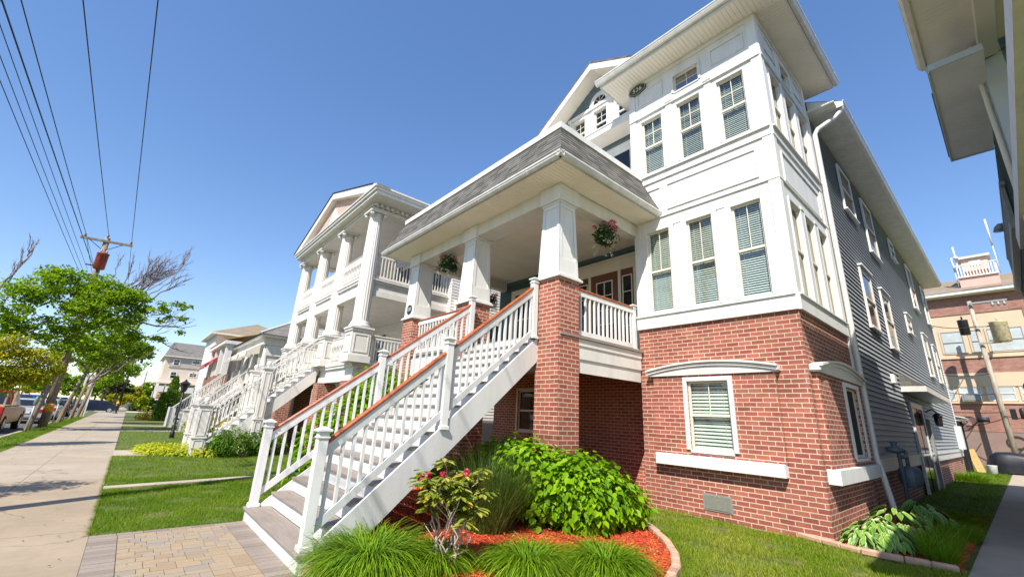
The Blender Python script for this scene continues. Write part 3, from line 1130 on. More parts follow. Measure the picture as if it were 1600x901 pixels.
# front bed: mulch, chips, block edging
BED = [(6.62, 4.62), (6.45, 4.06), (6.19, 3.77), (5.85, 3.42), (5.45, 3.09), (5.0, 2.83), (4.4, 2.62), (3.6, 2.6), (2.8, 2.9), (2.1, 3.6), (1.72, 4.5), (1.72, 5.0)]
m = MB()
poly = BED + [(1.9, 5.3), (3.2, 5.6), (5.3, 5.9), (5.3, 9.2), (4.0, 9.3), (4.0, 8.8), (8.9, 8.8), (8.9, 5.2), (8.06, 5.2), (6.7, 5.2)]
poly1 = BED + [(1.72, 7.4), (6.62, 7.4)]
m.prism([(x, y, 0.0) for x, y in poly1], (0, 0, 0.075))
m.prism([(6.62, 5.15, 0.03), (8.98, 5.15, 0.03), (8.98, 11.1, 0.03), (6.62, 11.1, 0.03)], (0, 0, 0.045))
m.prism([(3.0, 7.4, 0.0), (6.62, 7.4, 0.0), (6.62, 9.6, 0.0), (3.0, 9.6, 0.0)], (0, 0, 0.075))
BED2 = [(8.16, 2.62), (8.0, 2.2), (7.86, 1.74), (7.86, 1.3), (7.97, 0.82)]
poly2 = BED2 + [(14.0, 0.80), (14.0, 2.1), (8.06, 2.1), (8.06, 2.62)]
m.prism([(x, y, 0.02) for x, y in poly2], (0, 0, 0.06))
m.build('mulch', 'mulch_bed', kind='structure')


def in_poly(P, poly):
    x, y = P[:, 0], P[:, 1]
    ins = np.zeros(len(P), bool)
    n = len(poly)
    for i in range(n):
        x1, y1 = poly[i]
        x2, y2 = poly[(i + 1) % n]
        c = ((y1 > y) != (y2 > y)) & (x < (x2 - x1) * (y - y1) / (y2 - y1 + 1e-12) + x1)
        ins ^= c
    return ins


def chips(n, box, polys, z, size=(0.02, 0.05)):
    P = np.stack([RNG.uniform(box[0], box[1], n), RNG.uniform(box[2], box[3], n), np.full(n, z)], 1)
    k = np.zeros(n, bool)
    for pl in polys:
        k |= in_poly(P, pl)
    P = P[k]
    P[:, 2] += RNG.uniform(0, 0.025, len(P))
    N = rnd_dirs(len(P), 1.6)
    return P, N


P1_, N1_ = chips(30000, (1.7, 6.7, 2.5, 7.4), [poly1], 0.075)
P2_, N2_ = chips(9000, (7.8, 11.0, 0.75, 2.7), [poly2], 0.08)
P3_, N3_ = chips(9000, (3.0, 8.9, 5.2, 9.6), [[(6.62, 5.2), (8.9, 5.2), (8.9, 9.5), (6.62, 9.5)], [(3.0, 7.4), (6.62, 7.4), (6.62, 9.6), (3.0, 9.6)]], 0.075)
P_ = np.concatenate([P1_, P2_, P3_])
leaves('mulch_chips', P_, np.concatenate([N1_, N2_, N3_]), RNG.uniform(0.025, 0.06, len(P_)), 'mulch_chip', aspect=0.35, fold=0.05, kind='stuff')


def edging(name, path, label):
    """row of low weathered blocks following a path"""
    m = MB()
    pts = [Vector((x, y, 0)) for x, y in path]
    for i in range(len(pts) - 1):
        a, b = pts[i], pts[i + 1]
        L = (b - a).length
        n_ = max(1, round(L / 0.3))
        for k in range(n_):
            p, q = a.lerp(b, (k + 0.01) / n_), a.lerp(b, (k + 0.99) / n_)
            z = max(ground_z(p.x), ground_z(q.x))
            h = 0.075 + random.uniform(-0.006, 0.006)
            m.bar((p.x, p.y, z + h / 2 + .005), (q.x, q.y, z + h / 2 + .005), 0.10, h)
    return tag(m.build(name, 'edging_block', bevel=0.015), label, 'garden edging', 'block edging of the flower beds')


edging('garden_edging', BED, 'curved pinkish block edging round the big mulch bed beside the stairs')
edging('garden_edging', BED2, 'pinkish block edging curving from the bay corner to the side path')

# ------------------------------------------------------------------ the brick and white porch house
A_ = thing('porch_house', 'large white trimmed house with red brick base, square bay tower and long cedar railed stairs', 'house', (8.08, 5.12, 0.0))
BX, BY0, BY1, BXE = 8.08, 2.085, 5.12, 11.15
FF = Fr((BX, 0, 0), (0, 1, 0), (-1, 0, 0))          # front frame: u = Y
FS = Fr((0, BY0, 0), (1, 0, 0), (0, -1, 0))         # side frame: u = X
W9 = Fr((9.0, 0, 0), (0, 1, 0), (-1, 0, 0))
# brick base of the bay
m = MB()
wall_holes(m, FF, BY0, BY1, -0.1, 3.57, [(3.31, 4.08, 1.2, 2.43)])
wall_holes(m, FS, BX, BXE, -0.1, 3.57, [(9.74, 10.66, 1.2, 2.43)])
m.quad((BX, BY1, -0.1), (9.0, BY1, -0.1), (9.0, BY1, 3.57), (BX, BY1, 3.57))
# bump-outs with a lower and upper closing face
FFb = Fr((BX - 0.085, 0, 0), (0, 1, 0), (-1, 0, 0))
FSb = Fr((0, BY0 - 0.085, 0), (1, 0, 0), (0, -1, 0))
wall_holes(m, FFb, 2.54, 4.79, 1.10, 2.56, [(3.31, 4.08, 1.2, 2.43)], 0.16)
wall_holes(m, FSb, 8.26, 11.08, 1.08, 2.56, [(9.74, 10.66, 1.2, 2.43)], 0.16)
for yy in (2.54, 4.79):
    m.quad((BX, yy, 1.1), (BX - 0.085, yy, 1.1), (BX - 0.085, yy, 2.56), (BX, yy, 2.56))
for xx in (8.26, 11.08):
    m.quad((xx, BY0, 1.08), (xx, BY0 - 0.085, 1.08), (xx, BY0 - 0.085, 2.56), (xx, BY0, 2.56))
# recessed wall under the porch, pale side of the porch, foundation of the siding wall
wall_holes(m, W9, BY1, 11.2, -0.1, 2.95, [(9.28, 10.05, 1.25, 2.42)], 0.08)
m.quad((9.0, 11.2, -0.1), (20, 11.2, -0.1), (20, 11.2, 2.95), (9.0, 11.2, 2.95))
m.quad((BXE, 2.13, -0.1), (30.42, 2.13, -0.1), (30.42, 2.13, 0.9), (BXE, 2.13, 0.9))
m.quad((30.42, 2.13, -0.1), (30.42, 11.2, -0.1), (30.42, 11.2, 0.9), (30.42, 2.13, 0.9))
m.build('brick_wall', 'brick_red', A_)
# near-black sheets standing in for the unlit rooms behind the openings
m = MB()
m.box(BX + 0.42, BX + 0.44, BY0 + 0.3, BY1 - 0.1, 0.2, 9.95)
m.box(BX + 0.5, BXE - 0.1, BY0 + 0.42, BY0 + 0.44, 0.2, 9.95)
m.box(9.3, 9.32, BY1, 11.0, 0.2, 6.0)
m.box(9.42, 9.44, 5.2, 8.4, 9.5, 11.4)
m.build('room_backing', 'dark_room', A_)

# lower windows in the brick
window(A_, FFb, 3.31, 4.08, 1.2, 2.43, casing=0.075, proud=0.03, grid=(2, 1), blind=0.97, meet=0.5, slat=0.062)
window(A_, FSb, 9.74, 10.66, 1.2, 2.43, casing=0.075, proud=0.03, grid=(1, 1), blind=0.0, meet=None, glass='insect_screen')
window(A_, W9, 9.28, 10.05, 1.25, 2.42, casing=0.06, proud=0.02, grid=(1, 1), curtain=False, cas_mat='cream_paint', glass='glass_side')


# segmental crowns above and sill boxes below
def crown(F, a0, a1, z, rise, name='window_crown'):
    m = MB()
    n_ = 24
    def arc(a, off):
        t_ = (a - (a0 + a1) / 2) / ((a1 - a0) / 2)
        return z + 0.03 + off + rise * (1 - t_ * t_)
    for (o0, o1, d) in ((None, 0.0, 0.12), (0.0, 0.035, 0.15), (0.035, 0.06, 0.135), (0.06, 0.095, 0.185)):
        lo, hi = [], []
        for i in range(n_ + 1):
            a = a0 - 0.03 * (o1 > 0.02) + (a1 - a0 + 0.06 * (o1 > 0.02)) * i / n_
            lo.append((a, z if o0 is None else arc(a, o0)))
            hi.append((a, arc(a, o1)))
        for i in range(n_):
            q = [lo[i], lo[i + 1], hi[i + 1], hi[i]]
            m.prism([F.p(a, b, 0.002) for a, b in q], F.n * d)
    return m.build(name, 'porch_white', A_)


crown(FF, 2.5, 4.88, 2.545, 0.13)
crown(FS, 8.2, 11.12, 2.545, 0.16)
m = MB()
m.fbox(FF, 2.55, 4.78, 0.90, 1.10, -0.02, 0.16)
m.build('window_sill', 'white_paint', A_, bevel=0.006)
m = MB()
m.fbox(FS, 8.25, 11.12, 0.86, 1.08, -0.02, 0.17)
m.build('window_sill', 'white_paint', A_, bevel=0.006)
# crawl-space vent and its frame
m = MB()
m.fbox(FF, 3.47, 3.97, 0.22, 0.49, -0.01, 0.012)
v_ = m.build('wall_vent', 'grey_metal', A_)
m = MB()
m.fbox(FF, 3.495, 3.945, 0.245, 0.465, 0.0, 0.02)
m.build('vent_cover', 'vent_tan', v_)

# white upper bay: sheets with real openings, boards and panels standing proud
LW = [(2.42, 2.96), (3.34, 3.88), (4.27, 4.81)]
SW = [(8.46, 9.08), (9.34, 9.96), (10.22, 10.84)]
FW_ = Fr((BX - 0.012, 0, 0), (0, 1, 0), (-1, 0, 0))
FW_S = Fr((0, BY0 - 0.012, 0), (1, 0, 0), (0, -1, 0))
BT = 10.02
m = MB()
wall_holes(m, FW_, BY0 - 0.012, BY1 + 0.012, 3.56, BT, [(a, b, 3.89, 5.77) for a, b in LW] + [(a, b, 7.28, 8.77) for a, b in LW] + [(3.32, 3.92, 9.14, 9.60)], 0.13)
wall_holes(m, FW_S, BX - 0.012, BXE, 3.56, BT, [(a, b, 3.89, 5.77) for a, b in SW] + [(a, b, 7.28, 8.77) for a, b in SW] + [(9.34, 9.96, 9.14, 9.60)], 0.13)
m.quad((BX - 0.012, BY1 + 0.012, 3.56), (BXE, BY1 + 0.012, 3.56), (BXE, BY1 + 0.012, BT), (BX - 0.012, BY1 + 0.012, BT))
m.quad((BXE, BY0 - 0.012, 3.56), (BXE, BY1 + 0.012, 3.56), (BXE, BY1 + 0.012, BT), (BXE, BY0 - 0.012, BT))
m.build('bay_wall', 'white_paint', A_)
for a, b in LW:
    window(A_, FW_, a, b, 3.89, 5.77, casing=0.045, proud=0.022, grid=(2, 1), blind=1.0, meet=0.5)
    window(A_, FW_, a, b, 7.28, 8.77, casing=0.045, proud=0.022, grid=(2, 2), blind=1.0, meet=0.5)
window(A_, FW_, 3.32, 3.92, 9.14, 9.60, casing=0.05, proud=0.022, grid=(2, 2), meet=None, glass='glass_sky')
for a, b in SW:
    window(A_, FW_S, a, b, 3.89, 5.77, casing=0.045, proud=0.022, grid=(1, 1), curtain=True, meet=0.5, glass='glass_side')
    window(A_, FW_S, a, b, 7.28, 8.77, casing=0.045, proud=0.022, grid=(1, 1), curtain=True, meet=0.5, glass='glass_side')
window(A_, FW_S, 9.34, 9.96, 9.14, 9.60, casing=0.05, proud=0.022, grid=(2, 1), meet=None, glass='glass_side')


def bay_trim(F, e0, e1, wins, corner):
    """boards on one face; e0 is the shared corner edge"""
    m = MB()
    # base band with drip cap
    m.fbox(F, e0, e1, 3.56, 3.815, 0.001, 0.045)
    m.fbox(F, e0, e1, 3.815, 3.85, 0.001, 0.075)
    # belt between the storeys
    m.fbox(F, e0, e1, 7.0, 7.17, 0.001, 0.032)
    m.fbox(F, e0, e1, 7.17, 7.21, 0.001, 0.075)
    m.fbox(F, e0, e1, 6.06, 6.085, 0.001, 0.03)
    # head ledge above the upper windows and frieze under the soffit
    m.fbox(F, e0, e1, 8.90, 8.925, 0.001, 0.045)
    m.fbox(F, e0, e1, 9.86, 9.995, 0.001, 0.02)
    # corner boards
    m.fbox(F, e0, e0 + 0.17, 3.85, 7.0, 0.0, 0.02)
    m.fbox(F, e1 - 0.17, e1, 3.85, 7.0, 0.0, 0.02)
    m.fbox(F, e0, e0 + 0.17, 7.21, 9.86, 0.0, 0.02)
    m.fbox(F, e1 - 0.17, e1, 7.21, 9.86, 0.0, 0.02)
    # pilasters between windows
    for i in range(len(wins) - 1):
        c = (wins[i][1] + wins[i + 1][0]) / 2
        for (z0, z1) in ((3.85, 5.86), (7.21, 8.90)):
            m.fbox(F, c - 0.075, c + 0.075, z0, z1, 0.0, 0.018)
        m.fbox(F, c - 0.085, c + 0.085, 5.80, 5.86, 0.018, 0.03)
        m.fbox(F, c - 0.085, c + 0.085, 8.98, 9.06, 0.0, 0.03)
    m.build('bay_trim', 'white_paint', A_, bevel=0.003)
    # raised picture-frame panels
    def panel(a0, a1, b0, b1, w=0.03, d=0.024):
        p = MB()
        p.fbox(F, a0, a1, b1 - w, b1, 0.0, d)
        p.fbox(F, a0, a1, b0, b0 + w, 0.0, d)
        p.fbox(F, a0, a0 + w, b0 + w, b1 - w, 0.0, d)
        p.fbox(F, a1 - w, a1, b0 + w, b1 - w, 0.0, d)
        p.build('bay_panel', 'white_paint', A_, bevel=0.003)
    mid0, mid1 = wins[0][0] - 0.02, wins[-1][1] + 0.02
    if corner == 'front':
        panel(2.38, 4.27, 6.20, 6.83)
        panel(4.40, 4.92, 6.20, 6.83)
        panel(2.33, 3.04, 9.28, 9.70)
        panel(4.20, 4.90, 9.28, 9.70)
    else:
        panel(8.42, 10.77, 6.14, 6.80)
        panel(8.42, 9.05, 9.28, 9.70)
        panel(10.25, 10.85, 9.28, 9.70)


bay_trim(FW_, BY0 - 0.012, BY1 + 0.012, LW, 'front')
bay_trim(FW_S, BX - 0.012, BXE, SW, 'side')

# tower roof: soffit, fascia, gutters, hip
TX0, TX1, TY0, TY1 = 7.50, 11.65, 1.53, 5.60
m = MB()
soffit_boards(m, TX0, BX, TY0, TY1, 10.0, 'x')
soffit_boards(m, BX, TX1, TY0, BY0, 10.0, 'y')
soffit_boards(m, BX, TX1, BY1, TY1, 10.0, 'y')
soffit_boards(m, BXE, TX1, BY0, BY1, 10.0, 'x')
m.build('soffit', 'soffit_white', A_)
m = MB()
for (x0, x1, y0, y1) in ((TX0 - .02, TX0, TY0 - .02, TY1 + .02), (TX1, TX1 + .02, TY0 - .02, TY1 + .02), (TX0, TX1, TY0 - .02, TY0), (TX0, TX1, TY1, TY1 + .02)):
    m.box(x0, x1, y0, y1, 9.99, 10.2)
m.build('fascia', 'gutter_white', A_)
m = MB()
e = 0.125
gutter_run(m, (TX0 - .02 - e, TY0 - .02 - e, 10.19), (TX0 - .02 - e, TY1 + .1, 10.19), (-1, 0, 0))
gutter_run(m, (TX0 - .02 - e, TY0 - .02 - e, 10.19), (TX1 + .1, TY0 - .02 - e, 10.19), (0, -1, 0))
m.build('gutter', 'gutter_white', A_)
m = MB()
cxt, cyt = (TX0 + TX1) / 2, (TY0 + TY1) / 2
c4 = [(TX0 - .06, TY0 - .06, 10.2), (TX1 + .06, TY0 - .06, 10.2), (TX1 + .06, TY1 + .06, 10.2), (TX0 - .06, TY1 + .06, 10.2)]
for i in range(4):
    m.quad(c4[i], c4[(i + 1) % 4], (cxt, cyt, 11.3))
m.build('tower_roof', 'shingle_grey', A_)

# plaque with the house number on the bay
FP = Fr((BX - 0.04, 4.86, 9.80), (0, -1, 0), (-1, 0, 0))
m = MB()
pts = [FP.p(0.25 * math.cos(a), 0.15 * math.sin(a), 0) for a in [2 * math.pi * k / 36 for k in range(36)]]
m.prism(pts, FP.n * 0.02)
m.cur = 1
FP2 = Fr(FP.o + FP.n * 0.0225, FP.u, FP.n)
text_polys('526', FP2, 0.165, m, 1.1)
ring = [FP2.p(0.23 * math.cos(a), 0.135 * math.sin(a), -0.0005) for a in [2 * math.pi * k / 36 for k in range(36)]]
ri2 = [FP2.p(0.224 * math.cos(a), 0.129 * math.sin(a), -0.0005) for a in [2 * math.pi * k / 36 for k in range(36)]]
for k in range(36):
    m.quad(ring[k], ring[(k + 1) % 36], ri2[(k + 1) % 36], ri2[k])
o_ = m.build('number_plaque', ['sign_green', 'plaque_text'], A_)
o_['label'] = 'oval dark green house number plaque reading 526'

# long siding wall
m = MB()
FL = Fr((0, 2.1, 0), (1, 0, 0), (0, -1, 0))
lap_siding(m, FL, BXE + 0.14, 30.38, 1.14, 9.32, 0.12, 0.034)
m.quad((30.42, 2.1, 0.9), (30.42, 11.2, 0.9), (30.42, 11.2, 9.3), (30.42, 2.1, 9.3))
m.quad((30.42, 2.1, 9.3), (30.42, 11.2, 9.3), (30.42, 6.7, 12.2))
m.quad((9.05, 11.2, 2.9), (30.42, 11.2, 2.9), (30.42, 11.2, 9.3), (9.05, 11.2, 9.3))
m.build('siding_wall', 'grey_siding', A_)
m = MB()
m.box(BXE + 0.02, 30.44, 2.06, 2.12, 0.88, 1.14)
m.box(BXE + 0.02, 30.46, 2.035, 2.06, 1.10, 1.145)
m.build('water_table', 'porch_white', A_)
for (xa, xb) in ((BXE, BXE + 0.14), (30.36, 30.46)):
    MB().box(xa, xb, 2.055, 2.1, 1.14, 9.32).build('corner_board', 'white_paint', A_)
for (a0, a1, b0, b1, g) in ((13.85, 14.95, 4.3, 5.8, 1), (16.3, 17.45, 4.1, 5.72, 1), (20.75, 21.7, 5.28, 5.82, 1), (24.5, 25.7, 4.08, 5.68, 1), (27.5, 28.7, 4.08, 5.62, 1),
                            (13.6, 14.8, 7.55, 8.85, 0), (16.3, 17.6, 7.1, 8.85, 0), (20.75, 21.6, 8.2, 8.9, 0), (24.4, 25.6, 6.95, 8.85, 0), (28.6, 29.7, 7.0, 8.85, 0)):
    window(A_, Fr((0, 2.068, 0), (1, 0, 0), (0, -1, 0)), a0, a1, b0, b1, casing=0.06, proud=0.05, grid=(1, 1), deep=False, head=0.0 if not g else 0.05, sill=0.03)
# main roof
RY, RZ, ES = 6.70, 12.30, 0.64
def rz(y):
    return RZ - (ES if y > RY else 0.5486) * abs(y - RY)
m = MB()
GX = 8.45
def strip_roof(m, x0, x1, ya, yb, courses=1, th=0.09):
    m.quad((x0, ya, rz(ya)), (x1, ya, rz(ya)), (x1, yb, rz(yb)), (x0, yb, rz(yb)))
strip_roof(m, GX, 30.9, RY, 11.95)
strip_roof(m, GX, BXE, 5.2, RY)
strip_roof(m, BXE + .3, 30.9, 1.45, RY)
strip_roof(m, BXE, BXE + .3, 2.2, RY)
m.build('main_roof', 'shingle_mid', A_)
m = MB()
soffit_boards(m, BXE + 0.03, 30.9, 1.50, 2.09, 9.27, 'y', w=0.14, gap=0.014)
m.build('soffit', 'soffit_eave', A_)
m = MB()
m.box(BXE + 0.35, 30.9, 1.48, 1.50, 9.26, 9.43)
m.prism([(BXE + .31, 1.37, 9.25), (BXE + .31, 2.085, 9.25), (BXE + .31, 2.085, 9.76), (BXE + .31, 1.37, 9.37)], (.035, 0, 0))
# gable rakes at the front
def rake(y0, y1, x0=GX - 0.02, x1=GX + 0.03, h=0.26, dz=-0.02):
    m.prism([(x0, y0, rz(y0) + dz), (x0, y1, rz(y1) + dz), (x0, y1, rz(y1) + dz - h), (x0, y0, rz(y0) + dz - h)], (x1 - x0, 0, 0))
rake(RY, 11.95)
rake(5.2, RY - 0.002)
m.build('fascia', 'white_paint', A_)
m = MB()
m.prism([(GX - .03, RY - .0, RZ + .01), (GX - .03, 11.98, rz(11.98) + .01), (GX - .03, 11.98, rz(11.98) - .05), (GX - .03, RY, RZ - .05)], (0.2, 0, 0))
m.prism([(GX - .03, RY - .002, RZ + .01), (GX - .03, 5.2, rz(5.2) + .01), (GX - .03, 5.2, rz(5.2) - .05), (GX - .03, RY - .002, RZ - .05)], (0.2, 0, 0))
m.build('drip_edge', 'shingle_grey', A_)
m = MB()
# underside of the rake overhang
m.prism([(GX, RY, RZ - .16), (GX, 11.9, rz(11.9) - .16), (GX, 11.9, rz(11.9) - .18), (GX, RY, RZ - .18)], (0.57, 0, 0))
m.prism([(GX, RY - .003, RZ - .16), (GX, 5.2, rz(5.2) - .16), (GX, 5.2, rz(5.2) - .18), (GX, RY - .003, RZ - .18)], (0.57, 0, 0))
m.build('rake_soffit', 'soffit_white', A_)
m = MB()
gutter_run(m, (BXE + 0.33, 1.355, 9.43), (30.95, 1.355, 9.43), (0, -1, 0), 0.125, 0.14)
m.build('gutter', 'gutter_white', A_)
# gable wall: siding, window group, pent cornice
m = MB()
GW = [(7.36, 7.84), (6.52, 7.0), (5.68, 6.16)]
lap_siding(m, W9, 5.14, 11.2, 5.95, 9.45, 0.115, 0.016)
def gtop(v):
    d = max(0.0, (RZ - 0.17 - v) / ES)
    return (max(5.14, RY - d), min(11.2, RY + d))
zz = 9.95
holes = [(a, b, 9.98, 10.92) for a, b in GW]
lap_siding(m, W9, 5.14, 11.2, 11.12, 12.05, 0.115, 0.016, top=gtop)
lap_siding(m, W9, 7.98, 11.2, 9.95, 11.12, 0.115, 0.016, top=lambda v: (7.98, gtop(v)[1]))
m.build('gable_siding', 'blue_siding', A_)
m = MB()
wall_holes(m, W9, 5.14, 7.98, 9.93, 11.12, [(a, b, 9.98, 10.92) for a, b in GW], 0.12)
m.fbox(W9, 5.14, 8.06, 11.06, 11.16, 0.0, 0.05)
m.fbox(W9, 7.90, 8.0, 9.95, 11.06, 0.0, 0.04)
m.build('gable_trim', 'white_paint', A_)
for a, b in GW:
    window(A_, W9, a, b, 9.98, 10.92, casing=0.07, proud=0.03, grid=(2, 2), meet=0.5)
# half-round light above the middle gable window
m = MB()
n_ = 16
ro, ri = 0.40, 0.24
yc_, zc_ = 6.76, 11.17
for k in range(n_):
    a0_, a1_ = math.pi * k / n_, math.pi * (k + 1) / n_
    m.prism([W9.p(yc_ + r_ * math.cos(a), zc_ + r_ * math.sin(a), 0.0) for r_, a in ((ri, a0_), (ro, a0_), (ro, a1_), (ri, a1_))], W9.n * 0.045)
for a in (math.pi * .25, math.pi * .5, math.pi * .75):
    m.bar(W9.p(yc_, zc_, 0.035), W9.p(yc_ + ri * math.cos(a), zc_ + ri * math.sin(a), 0.035), 0.014, 0.014, (1, 0, 0))
aw = m.build('arch_window', 'white_paint', A_)
m = MB()
m.quad(*[W9.p(yc_ + ri * math.cos(math.pi * k / n_), zc_ + ri * math.sin(math.pi * k / n_), 0.022) for k in range(n_ + 1)])
m.build('glass', 'dark_glass', aw)
m = MB()
m.box(8.42, 8.98, 5.14, 11.9, 9.45, 9.47)
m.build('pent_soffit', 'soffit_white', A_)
m = MB()
m.box(8.40, 8.43, 5.14, 11.9, 9.44, 9.66)
m.prism([(8.38, 5.14, 9.66), (8.99, 5.14, 9.95), (8.99, 5.14, 9.93), (8.38, 5.14, 9.62)], (0, 6.76, 0))
m.build('pent_cornice', 'white_paint', A_)
# door onto the balcony over the porch
m = MB()
m.fbox(W9, 5.5, 5.62, 7.2, 9.1, 0.018, 0.06)
m.fbox(W9, 6.42, 6.54, 7.2, 9.1, 0.018, 0.06)
m.fbox(W9, 5.5, 6.54, 9.1, 9.24, 0.018, 0.06)
m.fbox(W9, 5.62, 6.42, 7.2, 9.1, 0.018, 0.035)
bd = m.build('balcony_door', 'white_paint', A_)
m = MB()
m.fbox(W9, 5.76, 6.28, 7.5, 8.95, 0.03, 0.042)
m.build('glass', 'dark_glass', bd)
# main eave return beside the tower: downspout
m = MB()
m.smooth = True
m.tube([(BXE + 0.42, 1.44, 9.31), (BXE + 0.42, 1.45, 9.2), (BXE + 0.38, 1.6, 9.05), (BXE + 0.12, 1.92, 8.75), (BXE + 0.07, 1.985, 8.6), (BXE + 0.07, 1.985, 1.2), (BXE + 0.08, 1.95, .98), (BXE + 0.15, 1.88, 0.3), (BXE + 0.2, 1.82, 0.14)], 0.055, 8)
m.build('downspout', 'gutter_white', A_)

# ---- porch
PX, PW = 5.40, 0.56
PC = [5.325, 8.07, 10.82]
for i, yc_ in enumerate(PC):
    m = MB()
    m.box(PX, PX + PW, yc_ - PW / 2, yc_ + PW / 2, -0.1, 4.12)
    pil = m.build('brick_pillar', 'brick_red', A_, bevel=0.004)
    cx_ = PX + PW / 2
    m = MB()
    m.box(cx_ - .335, cx_ + .335, yc_ - .335, yc_ + .335, 4.12, 4.165)
    m.box(cx_ - .305, cx_ + .305, yc_ - .305, yc_ + .305, 4.165, 4.20)
    z0_, z1_, w0_, w1_ = 4.20, 5.70, 0.55, 0.455
    m.frustum(cx_, yc_, z0_, z1_, w0_ - .03, w0_ - .03, w1_ - .03, w1_ - .03)
    # framed panels: stiles and rails proud of the tapered shaft
    def wv(z):
        return w0_ + (w1_ - w0_) * (z - z0_) / (z1_ - z0_)
    for (sx, sy) in ((-1, 0), (1, 0), (0, -1), (0, 1)):
        def P(s_, z, d):
            h = wv(z) / 2 - 0.016 + d
            return (cx_ + sx * h - sy * s_, yc_ + sy * h + sx * s_, z)
        def plate(s0, s1, za, zb, d=0.016):
            def cl(s_, z):
                return s_ * (wv(z) / 2)
            a = [P(cl(s0, za), za, 0), P(cl(s1, za), za, 0), P(cl(s1, zb), zb, 0), P(cl(s0, zb), zb, 0)]
            b = [P(cl(s0, za), za, d), P(cl(s1, za), za, d), P(cl(s1, zb), zb, d), P(cl(s0, zb), zb, d)]
            m.hexa(a + b)
        plate(-1, 1, 4.20, 4.52)
        plate(-1, 1, 5.60, 5.70)
        plate(-1, -0.68, 4.52, 5.60)
        plate(0.68, 1, 4.52, 5.60)
    for (w_, za, zb) in ((.49, 5.68, 5.72), (.575, 5.72, 5.75), (.555, 5.75, 6.062)):
        m.box(cx_ - w_ / 2, cx_ + w_ / 2, yc_ - w_ / 2, yc_ + w_ / 2, za, zb)
    m.build('tapered_column', 'white_paint', pil, bevel=0.003)
    if i == 2:
        FP = Fr((cx_ - wv(4.4) / 2 - 0.006, yc_ - 0.02, 4.40), (0, -1, 0), (-1, 0, 0))
        m = MB()
        m.prism([FP.p(0.135 * math.cos(a), 0.135 * math.sin(a), 0) for a in [2 * math.pi * k / 28 for k in range(28)]], FP.n * 0.02)
        m.cur = 1
        text_polys('530', Fr(FP.o + FP.n * 0.0225, FP.u, FP.n), 0.14, m)
        o_ = m.build('number_plaque', ['sign_green', 'plaque_text'], pil)
        o_['label'] = 'round dark number plaque on the far porch column'
# beams, ceiling, roof skirt
m = MB()
m.box(5.44, 5.92, 5.06, 11.08, 5.77, 6.09)
m.box(5.92, 8.06, 5.08, 5.32, 5.77, 6.09)
m.box(5.92, 8.98, 10.84, 11.06, 5.77, 6.09)
m.build('porch_beam', 'porch_white', A_)
m = MB()
soffit_boards(m, 5.92, 8.99, 5.32, 10.84, 6.05, 'x', w=0.085, gap=0.006)
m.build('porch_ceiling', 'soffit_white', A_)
GX0, GY0, GY1, GZ = 4.72, 4.41, 11.73, 6.19
m = MB()
soffit_boards(m, GX0 + .1, 5.44, GY0 + .1, GY1 - .1, 6.07, 'x', w=0.085, gap=0.006)
soffit_boards(m, 5.44, 8.05, GY0 + .1, 5.06, 6.07, 'y', w=0.085, gap=0.006)
soffit_boards(m, 5.44, 8.98, 11.08, GY1 - .1, 6.07, 'y', w=0.085, gap=0.006)
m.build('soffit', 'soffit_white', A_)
m = MB()
m.box(GX0 + .1, GX0 + .12, GY0 + .1, GY1 - .1, 6.06, 6.18)
m.box(GX0 + .12, 8.05, GY0 + .1, GY0 + .12, 6.06, 6.18)
m.box(GX0 + .12, 8.98, GY1 - .12, GY1 - .1, 6.06, 6.18)
m.build('fascia', 'gutter_white', A_)
m = MB()
gutter_run(m, (GX0, GY0, GZ), (GX0, GY1, GZ), (-1, 0, 0), 0.1, 0.11)
gutter_run(m, (GX0, GY0, GZ), (8.05, GY0, GZ), (0, -1, 0), 0.1, 0.11)
m.build('gutter', 'gutter_white', A_)
RX1, RY0, RY1, RZ1 = 5.22, 4.89, 11.27, 7.14
m = MB()
nC = 9
def lerp(a, b, t_):
    return a + (b - a) * t_
for k in range(nC):
    t0_, t1_ = k / nC, (k + 1) / nC
    lift = 0.009
    def ringp(t_, up_):
        return (lerp(GX0 + .03, RX1, t_) - up_, lerp(GY0 + .03, RY0, t_) - up_, lerp(GY1 - .03, RY1, t_) + up_, lerp(GZ, RZ1, t_))
    xa, ya, yb, za = ringp(t0_, lift)
    xb, yc2, yd, zb = ringp(t1_, 0)
    m.quad((xa, ya, za), (xa, yb, za), (xb, yd, zb), (xb, yc2, zb))
    m.quad((xa, ya, za), (xb, yc2, zb), (8.06, yc2, zb), (8.06, ya, za))
    m.quad((xa, yb, za), (8.99, yb, za), (8.99, yd, zb), (xb, yd, zb))
    x2, y2, y3, _ = ringp(t0_, 0)
    m.quad((xa, ya, za), (x2, y2, za), (x2, y3, za), (xa, yb, za))
    m.quad((xa, ya, za), (8.06, ya, za), (8.06, y2, za), (x2, y2, za))
m.build('porch_roof', 'shingle_grey', A_)
m = MB()
m.box(RX1 - .05, RX1 + .1, RY0 - .05, RY1 + .05, RZ1 - .02, RZ1 + .11)
m.box(RX1 + .1, 8.06, RY0 - .05, RY0 + .1, RZ1 - .02, RZ1 + .11)
m.box(RX1 + .1, 8.98, RY1 - .1, RY1 + .05, RZ1 - .02, RZ1 + .11)
m.box(RX1 + .1, 8.98, RY0 + .1, RY1 - .1, RZ1 - .06, RZ1 - .03)
m.build('roof_coping', 'white_paint', A_)
